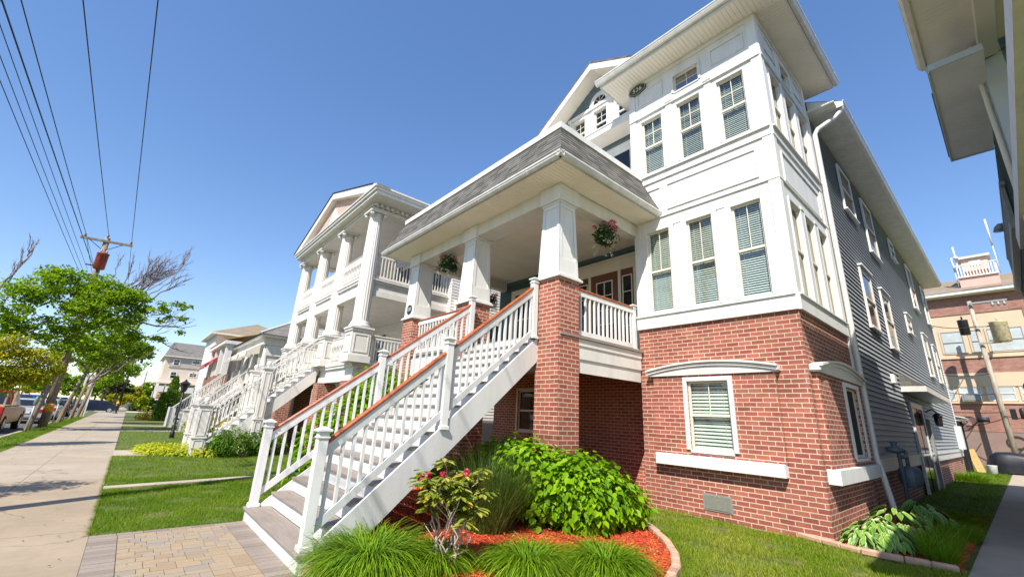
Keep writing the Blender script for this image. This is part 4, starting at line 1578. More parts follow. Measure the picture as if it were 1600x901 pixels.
# deck and fascia
m = MB()
m.box(5.45, 8.05, 5.02, 11.1, 3.06, 3.105)
m.box(8.05, 8.99, 5.14, 11.1, 3.06, 3.105)
m.build('porch_deck', 'tread_board', A_)
m = MB()
m.box(5.50, 8.03, 5.055, 5.10, 2.93, 3.055)
m.box(5.50, 8.03, 5.075, 5.10, 2.69, 2.93)
m.box(5.50, 8.03, 5.10, 5.13, 2.44, 2.69)
m.box(5.50, 5.53, 5.13, 11.08, 2.44, 3.055)
m.box(5.53, 8.99, 11.05, 11.08, 2.44, 3.055)
m.build('deck_fascia', 'porch_white', A_)
m = MB()
m.box(5.53, 8.98, 5.14, 11.04, 2.90, 2.95)
m.build('deck_underside', 'cream_paint', A_)
# porch back wall
m = MB()
lap_siding(m, W9, BY1, 7.85, 3.1, 6.05, 0.115, 0.014)
lap_siding(m, W9, 7.85, 11.2, 3.1, 6.05, 0.115, 0.014)
m.build('porch_back_wall', 'teal_wall', A_)
m = MB()
D0, D1 = 5.78, 7.60
m.fbox(W9, D0 - .14, D0, 3.1, 5.78, 0.02, 0.06)
m.fbox(W9, D1, D1 + .14, 3.1, 5.78, 0.02, 0.06)
m.fbox(W9, D0, D1, 5.46, 5.78, 0.02, 0.06)
m.fbox(W9, D0 - .18, D1 + .18, 5.78, 5.83, 0.02, 0.10)
m.fbox(W9, 6.16, 6.24, 3.1, 5.46, 0.02, 0.07)
m.fbox(W9, 7.14, 7.22, 3.1, 5.46, 0.02, 0.07)
fd = m.build('front_door', 'cream_paint', A_)
m = MB()
m.fbox(W9, 6.24, 7.14, 3.12, 5.46, 0.02, 0.045)
m.fbox(W9, D0, 6.16, 3.12, 5.46, 0.02, 0.04)
m.fbox(W9, 7.22, D1, 3.12, 5.46, 0.02, 0.04)
m.build('door_leaf', 'door_brown', fd)
m = MB()
def lite(a0, a1, b0, b1, nx, ny):
    m.fbox(W9, a0, a1, b0, b0 + .03, 0.045, 0.062)
    m.fbox(W9, a0, a1, b1 - .03, b1, 0.045, 0.062)
    for i in range(nx + 1):
        x = a0 + (a1 - a0 - .03) * i / nx
        m.fbox(W9, x, x + .03, b0 + .03, b1 - .03, 0.045, 0.06)
    for j in range(1, ny):
        z = b0 + (b1 - b0) * j / ny
        m.fbox(W9, a0 + .03, a1 - .03, z - .012, z + .012, 0.045, 0.058)
lite(6.42, 6.96, 4.05, 5.24, 2, 3)
lite(D0 + .04, 6.12, 3.5, 5.28, 1, 4)
lite(7.26, D1 - .04, 3.5, 5.28, 1, 4)
m.build('door_muntin', 'cream_paint', fd)
m = MB()
m.fbox(W9, 6.44, 6.94, 4.07, 5.22, 0.045, 0.05)
m.fbox(W9, D0 + .06, 6.10, 3.52, 5.26, 0.041, 0.05)
m.fbox(W9, 7.28, D1 - .06, 3.52, 5.26, 0.041, 0.05)
m.build('door_glass', 'dark_glass', fd)
m = MB()
m.fbox(W9, 5.66, 5.70, 4.20, 4.30, 0.06, 0.075)
m.build('doorbell', 'dark_bronze', fd)
window(A_, W9, 9.2, 10.4, 3.75, 5.55, casing=0.14, proud=0.05, grid=(1, 1), deep=False, cas_mat='cream_paint')
# wall lamp by the bay
m = MB()
m.lathe((8.82, 5.34, 5.35), [(0.02, 0.0), (0.07, 0.02), (0.075, 0.24), (0.09, 0.26), (0.03, 0.33)], 10)
m.box(8.8, 9.0, 5.32, 5.36, 5.55, 5.59)
m.build('porch_lamp', 'cream_paint', A_)

# ---- railings on the deck
post(A_, 7.985, 5.20, 3.105, 4.10, 0.09)
baluster_rail(A_, (5.98, 5.20, 3.105), (7.94, 5.20, 3.105), 0.985, 0.10, n=14)
baluster_rail(A_, (5.60, 8.37, 3.105), (5.60, 10.52, 3.105), 0.985, 0.10, n=15)
baluster_rail(A_, (5.98, 10.95, 3.105), (8.95, 10.95, 3.105), 0.985, 0.10, n=18)

# ---- stairs, wider at the foot than at the top
RISE = 0.194
def yR(x):
    return 5.12 + 0.13 * (x - 1.7)
YL = 7.60
def xk(k):                      # face of riser k (1..16)
    return 1.62 if k == 1 else 1.93 + 0.25 * (k - 2)
m = MB()
rs = MB()
for k in range(1, 16):
    x0_, x1_ = xk(k), xk(k + 1)
    ext = 0.12 if k == 1 else 0.0
    z = RISE * k
    ya0, ya1 = yR(x0_) - 0.006 - ext, yR(x1_) - 0.006 - ext
    half = (x1_ - x0_ + 0.03) / 2
    for j in range(2):
        xa = x0_ - 0.03 + half * j
        xb = xa + half - 0.006
        m.prism([(xa, ya0 - 0.0, z - 0.032), (xb, ya0, z - 0.032), (xb, YL - 0.05 + ext * 1.0, z - 0.032), (xa, YL - 0.05 + ext, z - 0.032)], (0, 0, 0.032))
for k in range(1, 17):
    x0_ = xk(k)
    ext = 0.10 if k == 1 else 0.0
    rs.box(x0_, x0_ + 0.02, yR(x0_) - 0.004 - ext, YL - 0.055 + ext, RISE * (k - 1) - (0.05 if k == 1 else 0), RISE * k - 0.033)
    if k < 16:
        x1_ = xk(k + 1)
        rs.box(x0_ + .02, x1_, yR(x0_) - 0.002 - ext, yR(x0_) + 0.012 - ext, max(-0.02, RISE * (k - 1) - 0.06), RISE * k - 0.033)
        rs.box(x0_ + .02, x1_, YL - 0.07 + ext, YL - 0.05 + ext, max(-0.02, RISE * (k - 1) - 0.06), RISE * k - 0.033)
st = m.build('staircase', 'tread_board', A_, bevel=0.004)
rs.build('riser', 'white_paint', st)
for side in (0, 1):
    def yy(x):
        return (yR(x) - 0.045) if side == 0 else YL - 0.045
    xa, xb = 1.78, 5.44
    zl = lambda x: 0.776 * (x - 1.68)
    m = MB()
    a = [(xa, yy(xa), max(zl(xa) + .145, .06)), (xb, yy(xb), zl(xb) + .15), (xb, yy(xb), zl(xb) - .29), (2.08, yy(2.08), 0.0), (xa, yy(xa), 0.0)]
    m.prism(a, (0, 0.035, 0))
    m.build('stringer', 'white_paint', st)
# newel posts and rails
for (side, yf) in ((0, lambda x: yR(x) - 0.01), (1, lambda x: YL - 0.01)):
    xs3 = [1.70, 3.37, 5.30]
    zs3 = [(0.194, 1.36), (1.40, 2.66), (3.0, 4.13)]
    if side == 1:
        zs3[2] = (2.9, 4.14)
    for x, (za, zb) in zip(xs3, zs3):
        post(st, x, yf(x), za, zb, 0.11)
    base = lambda x: 0.776 * (x - 1.68)
    for (xa, xb, n_) in ((xs3[0] + .06, xs3[1] - .06, 12), (xs3[1] + .06, xs3[2] - .03, 14)):
        p, q = Vector((xa, yf(xa), base(xa))), Vector((xb, yf(xb), base(xb)))
        # rails belong to the staircase, so they are built flat as its sub-parts
        m = MB()
        m.vbar(p + Vector((0, 0, 1.10)), q + Vector((0, 0, 1.10)), 0.05, 0.125)
        m.vbar(p + Vector((0, 0, 0.335)), q + Vector((0, 0, 0.335)), 0.05, 0.11)
        m.build('rail', 'white_paint', st)
        m = MB()
        m.vbar(p + Vector((0, 0, 1.19)), q + Vector((0, 0, 1.19)), 0.075, 0.055)
        m.build('handrail', 'handrail_cedar', st, bevel=0.014)
        for i in range(n_):
            c = p.lerp(q, (i + 0.5) / n_)
            MB().box(c.x - .018, c.x + .018, c.y - .018, c.y + .018, c.z + 0.34, c.z + 1.09).build('baluster', 'white_paint', st)

# ---- side entrance
m = MB()
m.prism([(16.6, 2.08, 3.36), (22.6, 2.08, 3.36), (22.6, 1.56, 2.98), (16.6, 1.56, 2.98)], (0, 0, 0.03))
m.quad((16.6, 2.08, 2.9), (16.6, 2.08, 3.36), (16.6, 1.56, 2.98), (16.6, 1.56, 2.9))
ar = m.build('door_canopy', 'shingle_grey', A_)
m = MB()
m.box(16.58, 22.6, 1.54, 1.57, 2.84, 2.99)
m.box(16.58, 16.61, 1.57, 2.08, 2.84, 2.99)
m.box(16.61, 22.58, 1.57, 2.08, 2.85, 2.87)
m.build('canopy_fascia', 'gutter_white', ar)
m = MB()
FLp = Fr((0, 2.08, 0), (1, 0, 0), (0, -1, 0))
m.fbox(FLp, 17.3, 17.45, 0.1, 2.6, 0, 0.06)
m.fbox(FLp, 19.3, 19.45, 0.1, 2.6, 0, 0.06)
m.fbox(FLp, 17.45, 19.3, 2.45, 2.6, 0, 0.06)
sdr = m.build('side_door', 'pale_metal', A_)
m = MB()
m.fbox(FLp, 17.45, 18.35, 0.1, 2.45, 0.0, 0.03)
m.fbox(FLp, 18.40, 19.3, 0.1, 2.45, 0.0, 0.04)
m.build('door_leaf', 'dark_glass', sdr)
m = MB()
m.smooth = True
m.tube([(20.6, 2.08, 2.45), (20.6, 1.9, 2.55), (20.6, 1.8, 2.45)], 0.02, 6)
m.lathe((20.6, 1.8, 2.0), [(0.05, 0), (0.10, 0.03), (0.12, 0.3), (0.15, 0.32), (0.03, 0.45)], 6, smooth=False)
m.build('wall_lantern', 'black_metal', A_)
m = MB()
m.fbox(FLp, 15.2, 15.5, 2.95, 3.2, 0, 0.10)
m.build('vent_hood', 'white_paint', A_, bevel=0.02)
m = MB()
m.fbox(FLp, 20.2, 20.42, 0.1, 2.2, 0.01, 0.09)
m.build('conduit', 'grey_metal', A_)
m = MB()
m.fbox(FLp, 28.9, 29.5, 1.2, 2.2, 0.01, 0.22)
m.build('meter_cabinet', 'pale_metal', A_)


# ------------------------------------------------------------------ the white house with two-storey columns
B_ = thing('column_house', 'white two-storey house with a pediment carried by tall fluted columns and ornate white stairs', 'house', (5.3, 14.1, 0.0))
CX = 5.30
CY = [14.10, 16.82, 19.55, 22.28]
m = MB()
FB = Fr((8.6, 0, 0), (0, 1, 0), (-1, 0, 0))
FBs = Fr((0, 13.75, 0), (1, 0, 0), (0, -1, 0))
lap_siding(m, FB, 13.75, 22.6, 3.1, 8.7, 0.12, 0.016)
lap_siding(m, FBs, 8.6, 26, 0.6, 9.0, 0.12, 0.016)
m.quad((8.6, 22.6, 0), (26, 22.6, 0), (26, 22.6, 9), (8.6, 22.6, 9))
m.build('house_wall', 'white_siding', B_)
m = MB()
m.quad((8.6, 13.75, -.1), (8.6, 22.6, -.1), (8.6, 22.6, 3.1), (8.6, 13.75, 3.1))
m.box(8.5, 26, 13.72, 13.76, -.1, 0.6)
for yc_ in CY:
    m.box(5.05, 5.65, yc_ - .3, yc_ + .3, -0.1, 2.5)
m.box(5.15, 5.4, 13.9, 16.6, -0.1, 1.2)
m.build('brick_base', 'brick_red', B_)
# porch floors and beams
for (z0, z1, nm) in ((2.5, 3.1, 'porch_floor'), (5.45, 6.06, 'balcony_floor')):
    m = MB()
    m.box(5.20, 5.42, 13.95, 22.45, z0, z0 + 0.20)
    m.box(5.24, 5.40, 13.95, 22.45, z0 + 0.20, z1 - 0.14)
    m.box(5.18, 5.44, 13.95, 22.45, z1 - 0.14, z1 - .05)
    m.box(5.15, 5.5, 13.9, 22.5, z1 - 0.05, z1)
    m.box(5.42, 8.6, 14.0, 14.2, z0, z0 + 0.20)
    m.box(5.40, 8.6, 14.04, 14.18, z0 + .20, z1 - .14)
    m.box(5.44, 8.6, 13.98, 14.2, z1 - .14, z1 - .05)
    m.box(5.5, 8.6, 13.94, 22.5, z1 - 0.05, z1)
    m.box(5.44, 8.6, 22.2, 22.45, z0, z1 - .06)
    m.box(5.44, 8.6, 14.2, 22.2, z0 + .15, z0 + .18)
    m.build(nm, 'porch_white', B_)
for yc_ in CY:
    m = MB()
    z = 3.1
    m.box(CX - .37, CX + .37, yc_ - .37, yc_ + .37, z, z + .22)
    m.box(CX - .32, CX + .32, yc_ - .32, yc_ + .32, z + .22, 4.12)
    m.box(CX - .355, CX + .355, yc_ - .355, yc_ + .355, 4.12, 4.2)
    m.box(CX - .385, CX + .385, yc_ - .385, yc_ + .385, 4.2, 4.26)
    for (sx, sy) in ((-1, 0), (0, -1)):
        o_ = Vector((CX + sx * .32, yc_ + sy * .32, 0))
        F = Fr(o_, (abs(sy), abs(sx), 0), (sx, sy, 0))
        for q in ((-.25, -.215, 3.42, 4.02), (.215, .25, 3.42, 4.02), (-.215, .215, 3.42, 3.455), (-.215, .215, 3.985, 4.02)):
            m.fbox(F, *q, 0.0, 0.018)
    pd = m.build('column_pedestal', 'porch_white', B_)
    m = MB()
    m.lathe((CX, yc_, 4.26), [(.34, 0), (.36, .05), (.34, .1), (.30, .13), (.315, .17), (.28, .21)], 28)
    m.lathe((CX, yc_, 4.47), [(.265, 0), (.265, 1.3), (.25, 2.6), (.22, 3.82)], 40, flutes=20)
    m.build('column_shaft', 'porch_white', pd)
    m = MB()
    m.lathe((CX, yc_, 8.29), [(.225, 0), (.245, .04), (.23, .07), (.27, .16)], 20)
    for sx in (-1, 1):
        for sy in (-1, 1):
            m.lathe((CX + sx * .24, yc_ + sy * .24, 8.32), [(.03, 0), (.08, .04), (.09, .1), (.05, .15)], 10)
    m.box(CX - .34, CX + .34, yc_ - .34, yc_ + .34, 8.46, 8.53)
    m.build('column_capital', 'porch_white', pd)
for i in range(3):
    ya, yb = CY[i] + .26, CY[i + 1] - .26
    baluster_rail(B_, (CX, CY[i] + .2, 6.06), (CX, CY[i + 1] - .2, 6.06), 1.02, 0.1, n=15, single=True, cap_mat='porch_white', white='porch_white', turned=True)
    if i != 1:
        baluster_rail(B_, (CX, ya, 3.1), (CX, yb, 3.1), 1.0, 0.1, n=14, single=True, cap_mat='porch_white', white='porch_white', turned=True)
for z in (3.1, 6.06):
    baluster_rail(B_, (CX + .26, 14.05, z), (8.55, 14.05, z), 1.0, 0.1, n=24, single=True, cap_mat='porch_white', white='porch_white')
    post(B_, 7.2, 14.05, z, z + 1.05, 0.1, 'porch_white', name='rail_post')
m = MB()
m.lathe((7.2, 14.05, 6.06), [(.09, 0), (.09, .9), (.08, 1.0), (.075, 2.4)], 14)
m.lathe((7.2, 14.05, 3.1), [(.09, 0), (.09, .9), (.08, 1.0), (.075, 2.4)], 14)
m.build('slim_column', 'porch_white', B_)
# entablature, dentils, cornice
m = MB()
m.box(5.05, 5.55, 13.85, 22.53, 8.53, 8.66)
m.box(5.55, 8.6, 13.85, 14.35, 8.53, 8.66)
m.box(5.55, 8.6, 22.0, 22.53, 8.53, 8.66)
m.box(5.55, 8.6, 14.35, 22.0, 8.60, 8.63)
m.build('entablature', 'porch_white', B_)
x = 5.05
while x < 11:
    MB().box(x, x + .1, 13.70, 13.85, 8.66, 8.76).build('dentil', 'porch_white', B_)
    x += .2
m = MB()
m.box(5.0, 11.5, 13.8, 22.6, 8.66, 8.78)
m.box(4.78, 11.5, 13.05, 22.75, 8.78, 8.90)
m.box(4.72, 11.5, 13.0, 22.8, 8.90, 9.0)
m.box(4.68, 11.5, 12.95, 22.85, 9.0, 9.06)
m.build('cornice', 'gutter_white', B_)
# pediment
PYc, PZ = 17.9, 10.62
m = MB()
def pz(y):
    return PZ - (PZ - 9.06) / (22.9 - PYc) * abs(y - PYc)
m.prism([(4.70, PYc, PZ), (4.70, 22.9, 9.06), (4.70, 22.0, 9.06), (4.70, PYc, PZ - .28)], (0.5, 0, 0))
m.prism([(4.70, PYc - .002, PZ), (4.70, 12.9, 9.06), (4.70, 13.8, 9.06), (4.70, PYc - .002, PZ - .28)], (0.5, 0, 0))
m.build('pediment_rake', 'white_paint', B_)
m = MB()
lap_siding(m, Fr((4.92, 0, 0), (0, 1, 0), (-1, 0, 0)), 13.2, 22.6, 9.06, 10.4, 0.11, 0.012, top=lambda v: (PYc - (PZ - .22 - v) * (22.9 - PYc) / 1.56, PYc + (PZ - .22 - v) * (22.9 - PYc) / 1.56))
m.build('pediment_siding', 'salmon_siding', B_)
m = MB()
m.prism([(4.86, PYc - .6, 9.3), (4.86, PYc + .6, 9.3), (4.86, PYc, 9.95)], (0.07, 0, 0))
m.build('pediment_window', 'white_paint', B_)
m = MB()
m.quad((4.66, PYc, PZ + .03), (4.66, 22.98, 9.07), (24, 22.98, 9.07), (24, PYc, PZ + .03))
m.quad((4.66, PYc, PZ + .03), (4.66, 13.25, 9.19), (24, 13.25, 9.19), (24, PYc, PZ + .03))
m.build('house_roof', 'shingle_mid', B_)
# doors and wall fittings
m = MB()
m.fbox(FB, 15.6, 15.75, 3.1, 5.3, 0.02, 0.06)
m.fbox(FB, 16.9, 17.05, 3.1, 5.3, 0.02, 0.06)
m.fbox(FB, 15.6, 17.05, 5.3, 5.45, 0.02, 0.06)
dr = m.build('front_door', 'porch_white', B_)
m = MB()
m.fbox(FB, 15.75, 16.9, 3.12, 5.3, 0.02, 0.045)
m.build('door_leaf', 'red_door', dr)
m = MB()
m.fbox(FB, 15.95, 16.25, 3.9, 5.1, 0.045, 0.055)
m.fbox(FB, 16.4, 16.7, 3.9, 5.1, 0.045, 0.055)
m.build('door_glass', 'dark_glass', dr)
m = MB()
m.fbox(FB, 14.9, 15.1, 4.75, 5.05, 0.02, 0.05)
m.build('wall_plaque', 'dark_bronze', B_)
for (a, b) in ((19.2, 20.3), (20.8, 21.9)):
    window(B_, FB, a, b, 3.8, 5.2, casing=0.1, grid=(1, 1), deep=False)
for (a, b) in ((14.6, 15.6), (17.4, 18.8), (20.2, 21.2)):
    window(B_, FB, a, b, 6.5, 8.2, casing=0.1, grid=(1, 1), deep=False)
for (a, b) in ((10.5, 11.5), (14.0, 15.0)):
    window(B_, FBs, a, b, 3.9, 5.3, casing=0.1, grid=(1, 1), deep=False)
for (x, y, lab) in ((7.3, 14.7, 'black chair on the upper balcony of the column house, nearer its wall'), (6.4, 14.8, 'black chair on the upper balcony of the column house, nearer the corner column')):
    t_ = thing('balcony_chair', lab, 'chair', (x, y, 6.06), 'chairs on the upper balcony')
    MB().box(x, x + .5, y, y + .5, 6.46, 6.5).build('seat', 'black_metal', t_)
    MB().box(x + .46, x + .5, y, y + .5, 6.5, 7.05).build('backrest', 'black_metal', t_)
    for (a, b) in ((.02, .02), (.44, .02), (.02, .44), (.44, .44)):
        MB().box(x + a, x + a + .04, y + b, y + b + .04, 6.06, 6.46).build('leg', 'black_metal', t_)
m = MB()
m.smooth = True
m.tube([(8.75, 13.66, 5.9), (8.75, 13.66, 5.0), (8.8, 13.66, 4.8), (8.95, 13.66, 4.6), (8.95, 13.66, 0.9)], .05, 8)
m.build('downspout', 'cream_paint', B_)
# stairs of the column house
sy0, sy1 = 17.15, 19.25
m = MB()
N_ = 16
for k in range(1, N_ + 1):
    x0_ = 1.95 + .2 * (k - 1)
    m.box(x0_, x0_ + .24, sy0 + .05, sy1 - .05, RISE * k - .04, RISE * k)
    m.box(x0_ + .03, x0_ + .05, sy0 + .06, sy1 - .06, RISE * (k - 1), RISE * k - .04)
    m.box(x0_ + .05, x0_ + .23, sy0 + .06, sy0 + .08, RISE * (k - 1) - .1, RISE * k - .04)
sb = m.build('staircase', 'porch_white', B_)
for yy in (sy0, sy1):
    m = MB()
    m.prism([(2.0, yy, .12), (5.1, yy, 3.0), (5.1, yy, 2.55), (2.45, yy, 0.05), (2.0, yy, 0.05)], (0, .05, 0))
    m.build('stringer', 'porch_white', sb)
for yy in (sy0, sy1):
    for (x, za, zb, w_) in ((1.9, 0.0, 1.52, .36), (3.45, 0.6, 2.85, .28)):
        m = MB()
        m.box(x - w_ / 2, x + w_ / 2, yy - w_ / 2, yy + w_ / 2, 0 if x < 3 else 0.4, zb)
        for zc_ in ((za + .05, za + .5), (za + .62, zb - .12)):
            for (sx, sy) in ((-1, 0), (0, -1)):
                F = Fr((x + sx * w_ / 2, yy + sy * w_ / 2, 0), (abs(sy), abs(sx), 0), (sx, sy, 0))
                e = w_ / 2 - .05
                m.fbox(F, -e, -e + .025, zc_[0], zc_[1], 0, .015)
                m.fbox(F, e - .025, e, zc_[0], zc_[1], 0, .015)
                m.fbox(F, -e + .025, e - .025, zc_[0], zc_[0] + .025, 0, .015)
                m.fbox(F, -e + .025, e - .025, zc_[1] - .025, zc_[1], 0, .015)
        m.box(x - w_ / 2 - .03, x + w_ / 2 + .03, yy - w_ / 2 - .03, yy + w_ / 2 + .03, za + .54, za + .58)
        m.box(x - w_ / 2 - .04, x + w_ / 2 + .04, yy - w_ / 2 - .04, yy + w_ / 2 + .04, zb, zb + .05)
        m.lathe((x, yy, zb + .05), [(.05, 0), (.03, .03), (.07, .08), (.085, .14), (.06, .2), (.01, .23)], 14)
        m.build('newel_post', 'porch_white', sb)
    for (xa, xb, za, zb) in ((2.08, 3.31, .22, 1.40), (3.6, 5.05, 1.70, 3.12)):
        p, q = Vector((xa, yy, za)), Vector((xb, yy, zb))
        m = MB()
        m.vbar(p + Vector((0, 0, 1.16)), q + Vector((0, 0, 1.16)), .10, .07)
        m.vbar(p + Vector((0, 0, 1.0)), q + Vector((0, 0, 1.0)), .05, .05)
        m.vbar(p + Vector((0, 0, .22)), q + Vector((0, 0, .22)), .06, .09)
        for i in range(11):
            c = p.lerp(q, (i + .5) / 11)
            m.lathe((c.x, c.y, c.z + .2), [(.022, 0), (.022, .14), (.012, .18), (.026, .36), (.012, .68), (.022, .74), (.022, .84)], 7)
            if i % 2:
                m.box(c.x - .012, c.x + .012, c.y - .012, c.y + .012, c.z + 1.0, c.z + 1.13)
        m.build('rail', 'porch_white', sb)

# ------------------------------------------------------------------ third house: low porch, grey hip roof, pale awnings
H3 = thing('awning_house', 'low white house with a grey hipped porch roof and pale canvas awnings over its porch', 'house', (5.5, 27.3, 0))
m = MB()
lap_siding(m, Fr((7.6, 0, 0), (0, 1, 0), (-1, 0, 0)), 27.6, 35.6, 0, 7.6, .14, .016)
lap_siding(m, Fr((0, 27.6, 0), (1, 0, 0), (0, -1, 0)), 7.6, 20, 0, 7.6, .14, .016)
m.build('house_wall', 'white_siding', H3)
m = MB()
m.box(5.0, 7.6, 27.4, 35.8, 4.95, 5.35)
m.box(4.8, 7.6, 27.1, 36.2, 5.35, 5.5)
m.box(5.0, 7.6, 27.4, 35.8, 2.5, 2.85)
m.box(5.2, 7.6, 27.45, 27.5, 4.35, 4.95)
m.build('porch_frame', 'porch_white', H3)
m = MB()
c4 = [(4.7, 27.0, 5.5), (4.7, 36.3, 5.5), (12.5, 36.3, 5.5), (12.5, 27.0, 5.5)]
r0_, r1_ = (8.6, 31.0, 7.9), (8.6, 32.3, 7.9)
m.quad(c4[0], c4[1], r1_, r0_)
m.quad(c4[0], r0_, c4[3])
m.quad(c4[3], r0_, r1_, c4[2])
m.quad(c4[1], c4[2], r1_)
m.build('house_roof', 'shingle_mid', H3)
m = MB()
m.bar((4.7, 27.0, 5.53), r0_, .12, .08)
m.build('hip_trim', 'gutter_white', H3)
for yc_ in (27.7, 30.3, 32.9, 35.5):
    m = MB()
    m.box(5.0, 5.5, yc_ - .25, yc_ + .25, 0, 3.75)
    m.lathe((5.25, yc_, 3.75), [(.2, 0), (.16, .06), (.14, .6), (.12, 1.2)], 14)
    m.build('porch_column', 'porch_white', H3)
for (ya, yb) in ((28.0, 30.1), (30.6, 32.6), (33.2, 35.3)):
    baluster_rail(H3, (5.25, ya, 2.85), (5.25, yb, 2.85), .95, .1, n=12, single=True, cap_mat='porch_white', white='porch_white')
    m = MB()
    for k in range(10):
        y0_, y1_ = ya + (yb - ya) * k / 10, ya + (yb - ya) * (k + 1) / 10
        m.cur = k % 2
        m.prism([(5.0, y0_, 5.0), (5.0, y1_, 5.0), (4.35, y1_, 4.5), (4.35, y0_, 4.5)], (0, 0, .03))
        m.prism([(4.35, y0_, 4.5), (4.35, y1_, 4.5), (4.35, y1_, 4.3), (4.35, (y0_ + y1_) / 2, 4.26), (4.35, y0_, 4.3)], (.02, 0, 0))
    m.cur = 0
    m.prism([(5.0, ya, 5.0), (4.35, ya, 4.5), (4.35, ya, 4.3), (5.0, ya, 4.45)], (0, .01, 0))
    m.build('awning', ['awning_pale', 'porch_white'], H3)
m = MB()
for k in range(1, 14):
    m.box(2.6 + .19 * k, 2.85 + .19 * k, 30.95, 32.35, .2 * k - .04, .2 * k)
    m.box(2.62 + .19 * k, 2.64 + .19 * k, 30.95, 32.35, .2 * k - .2, .2 * k - .04)
s3 = m.build('staircase', 'porch_white', H3)
for yy in (30.9, 32.4):
    m = MB()
    m.box(2.45, 2.75, yy - .15, yy + .15, 0, 1.15)
    m.box(2.40, 2.80, yy - .2, yy + .2, 1.15, 1.22)
    m.build('newel_post', 'porch_white', s3)
    p, q = Vector((2.75, yy, .2)), Vector((5.1, yy, 2.7))
    m = MB()
    m.vbar(p + Vector((0, 0, .15)), q + Vector((0, 0, .15)), .06, .2)
    m.vbar(p + Vector((0, 0, .95)), q + Vector((0, 0, .95)), .09, .09)
    for i in range(18):
        c = p.lerp(q, (i + .5) / 18)
        m.box(c.x - .018, c.x + .018, c.y - .018, c.y + .018, c.z + .15, c.z + .92)
    m.build('rail', 'porch_white', s3)

# ------------------------------------------------------------------ fourth house: red awning and a tall white block behind
H4 = thing('red_awning_house', 'tall white house with a tan hipped roof and a dark red fringed porch awning', 'house', (5.5, 38, 0))
m = MB()
lap_siding(m, Fr((4.7, 0, 0), (0, 1, 0), (-1, 0, 0)), 47.0, 54.0, 0, 7.75, .15, .016)
lap_siding(m, Fr((0, 47.0, 0), (1, 0, 0), (0, -1, 0)), 4.7, 12, 0, 7.75, .15, .016)
lap_siding(m, Fr((6.4, 0, 0), (0, 1, 0), (-1, 0, 0)), 38.2, 47, 0, 6.4, .15, .016)
lap_siding(m, Fr((0, 38.2, 0), (1, 0, 0), (0, -1, 0)), 6.4, 14, 0, 6.4, .15, .016)
m.build('house_wall', 'white_siding', H4)
m = MB()
c4 = [(4.2, 46.4, 7.8), (4.2, 54.6, 7.8), (12.5, 54.6, 7.8), (12.5, 46.4, 7.8)]
ap = (8.3, 50.5, 9.7)
for i in range(4):
    m.quad(c4[i], c4[(i + 1) % 4], ap)
m.build('house_roof', 'shingle_tan', H4)
m = MB()
m.box(4.2, 12.5, 46.4, 54.6, 7.66, 7.8)
m.box(4.4, 6.4, 38.0, 46.5, 5.95, 6.2)
m.box(4.6, 6.4, 38.2, 46.4, 2.5, 2.8)
m.build('eaves', 'gutter_white', H4)
m = MB()
m.prism([(4.35, 38.0, 6.22), (4.35, 46.5, 6.22), (6.5, 46.5, 6.95), (6.5, 38.0, 6.95)], (0, 0, .05))
m.build('porch_roof', 'orange_panel', H4)
for yc_ in (38.4, 41.0, 43.6, 46.2):
    m = MB()
    m.box(4.6, 5.0, yc_ - .2, yc_ + .2, 3.7, 5.95)
    pl = m.build('porch_column', 'porch_white', H4)
    m = MB().box(4.5, 5.1, yc_ - .3, yc_ + .3, 0, 3.7)
    m.build('brick_pier', 'brick_brown', pl)
m = MB()
n_ = 14
for k in range(n_):
    y0_, y1_ = 43.2 + 3.2 * k / n_, 43.2 + 3.2 * (k + 1) / n_
    m.cur = k % 2
    m.prism([(5.5, y0_, 5.95), (5.5, y1_, 5.95), (4.0, y1_, 4.65), (4.0, y0_, 4.65)], (0, 0, .03))
    m.prism([(4.0, y0_, 4.65), (4.0, y1_, 4.65), (4.0, y1_, 4.42), (4.0, (y0_ + y1_) / 2, 4.34), (4.0, y0_, 4.42)], (.02, 0, 0))
for k in range(6):
    m.cur = k % 2
    xa, xb = 4.0 + 1.5 * k / 6, 4.0 + 1.5 * (k + 1) / 6
    za, zb = 4.65 + 1.3 * k / 6, 4.65 + 1.3 * (k + 1) / 6
    m.prism([(xa, 43.2, za), (xb, 43.2, zb), (xb, 43.2, zb - .24), ((xa + xb) / 2, 43.2, (za + zb) / 2 - .33), (xa, 43.2, za - .24)], (0, .02, 0))
m.build('awning', ['awning_red', 'awning_stripe'], H4)
m = MB()
for k in range(8):
    m.cur = k % 2
    x0_ = 5.3 + .35 * k
    m.prism([(x0_, 47.0, 7.5), (x0_ + .35, 47.0, 7.5), (x0_ + .35, 46.3, 7.0), (x0_, 46.3, 7.0)], (0, 0, .03))
m.build('awning', ['awning_pale', 'grey_metal'], H4)
F4 = Fr((0, 46.98, 0), (1, 0, 0), (0, -1, 0))
for (a, b, c_, d_) in ((5.6, 6.6, 5.7, 6.9), (7.0, 7.8, 5.7, 6.9), (5.2, 6.0, 3.2, 4.6)):
    window(H4, F4, a, b, c_, d_, casing=.1, grid=(2, 2), deep=False)
for (ya, yb) in ((38.7, 40.7), (41.3, 43.3), (43.9, 45.9)):
    baluster_rail(H4, (4.8, ya, 2.8), (4.8, yb, 2.8), .95, .1, n=11, single=True, cap_mat='porch_white', white='porch_white')
m = MB()
for k in range(1, 14):
    m.box(2.2 + .18 * k, 2.45 + .18 * k, 36.0, 37.6, .2 * k - .04, .2 * k)
s4 = m.build('staircase', 'porch_white', H4)
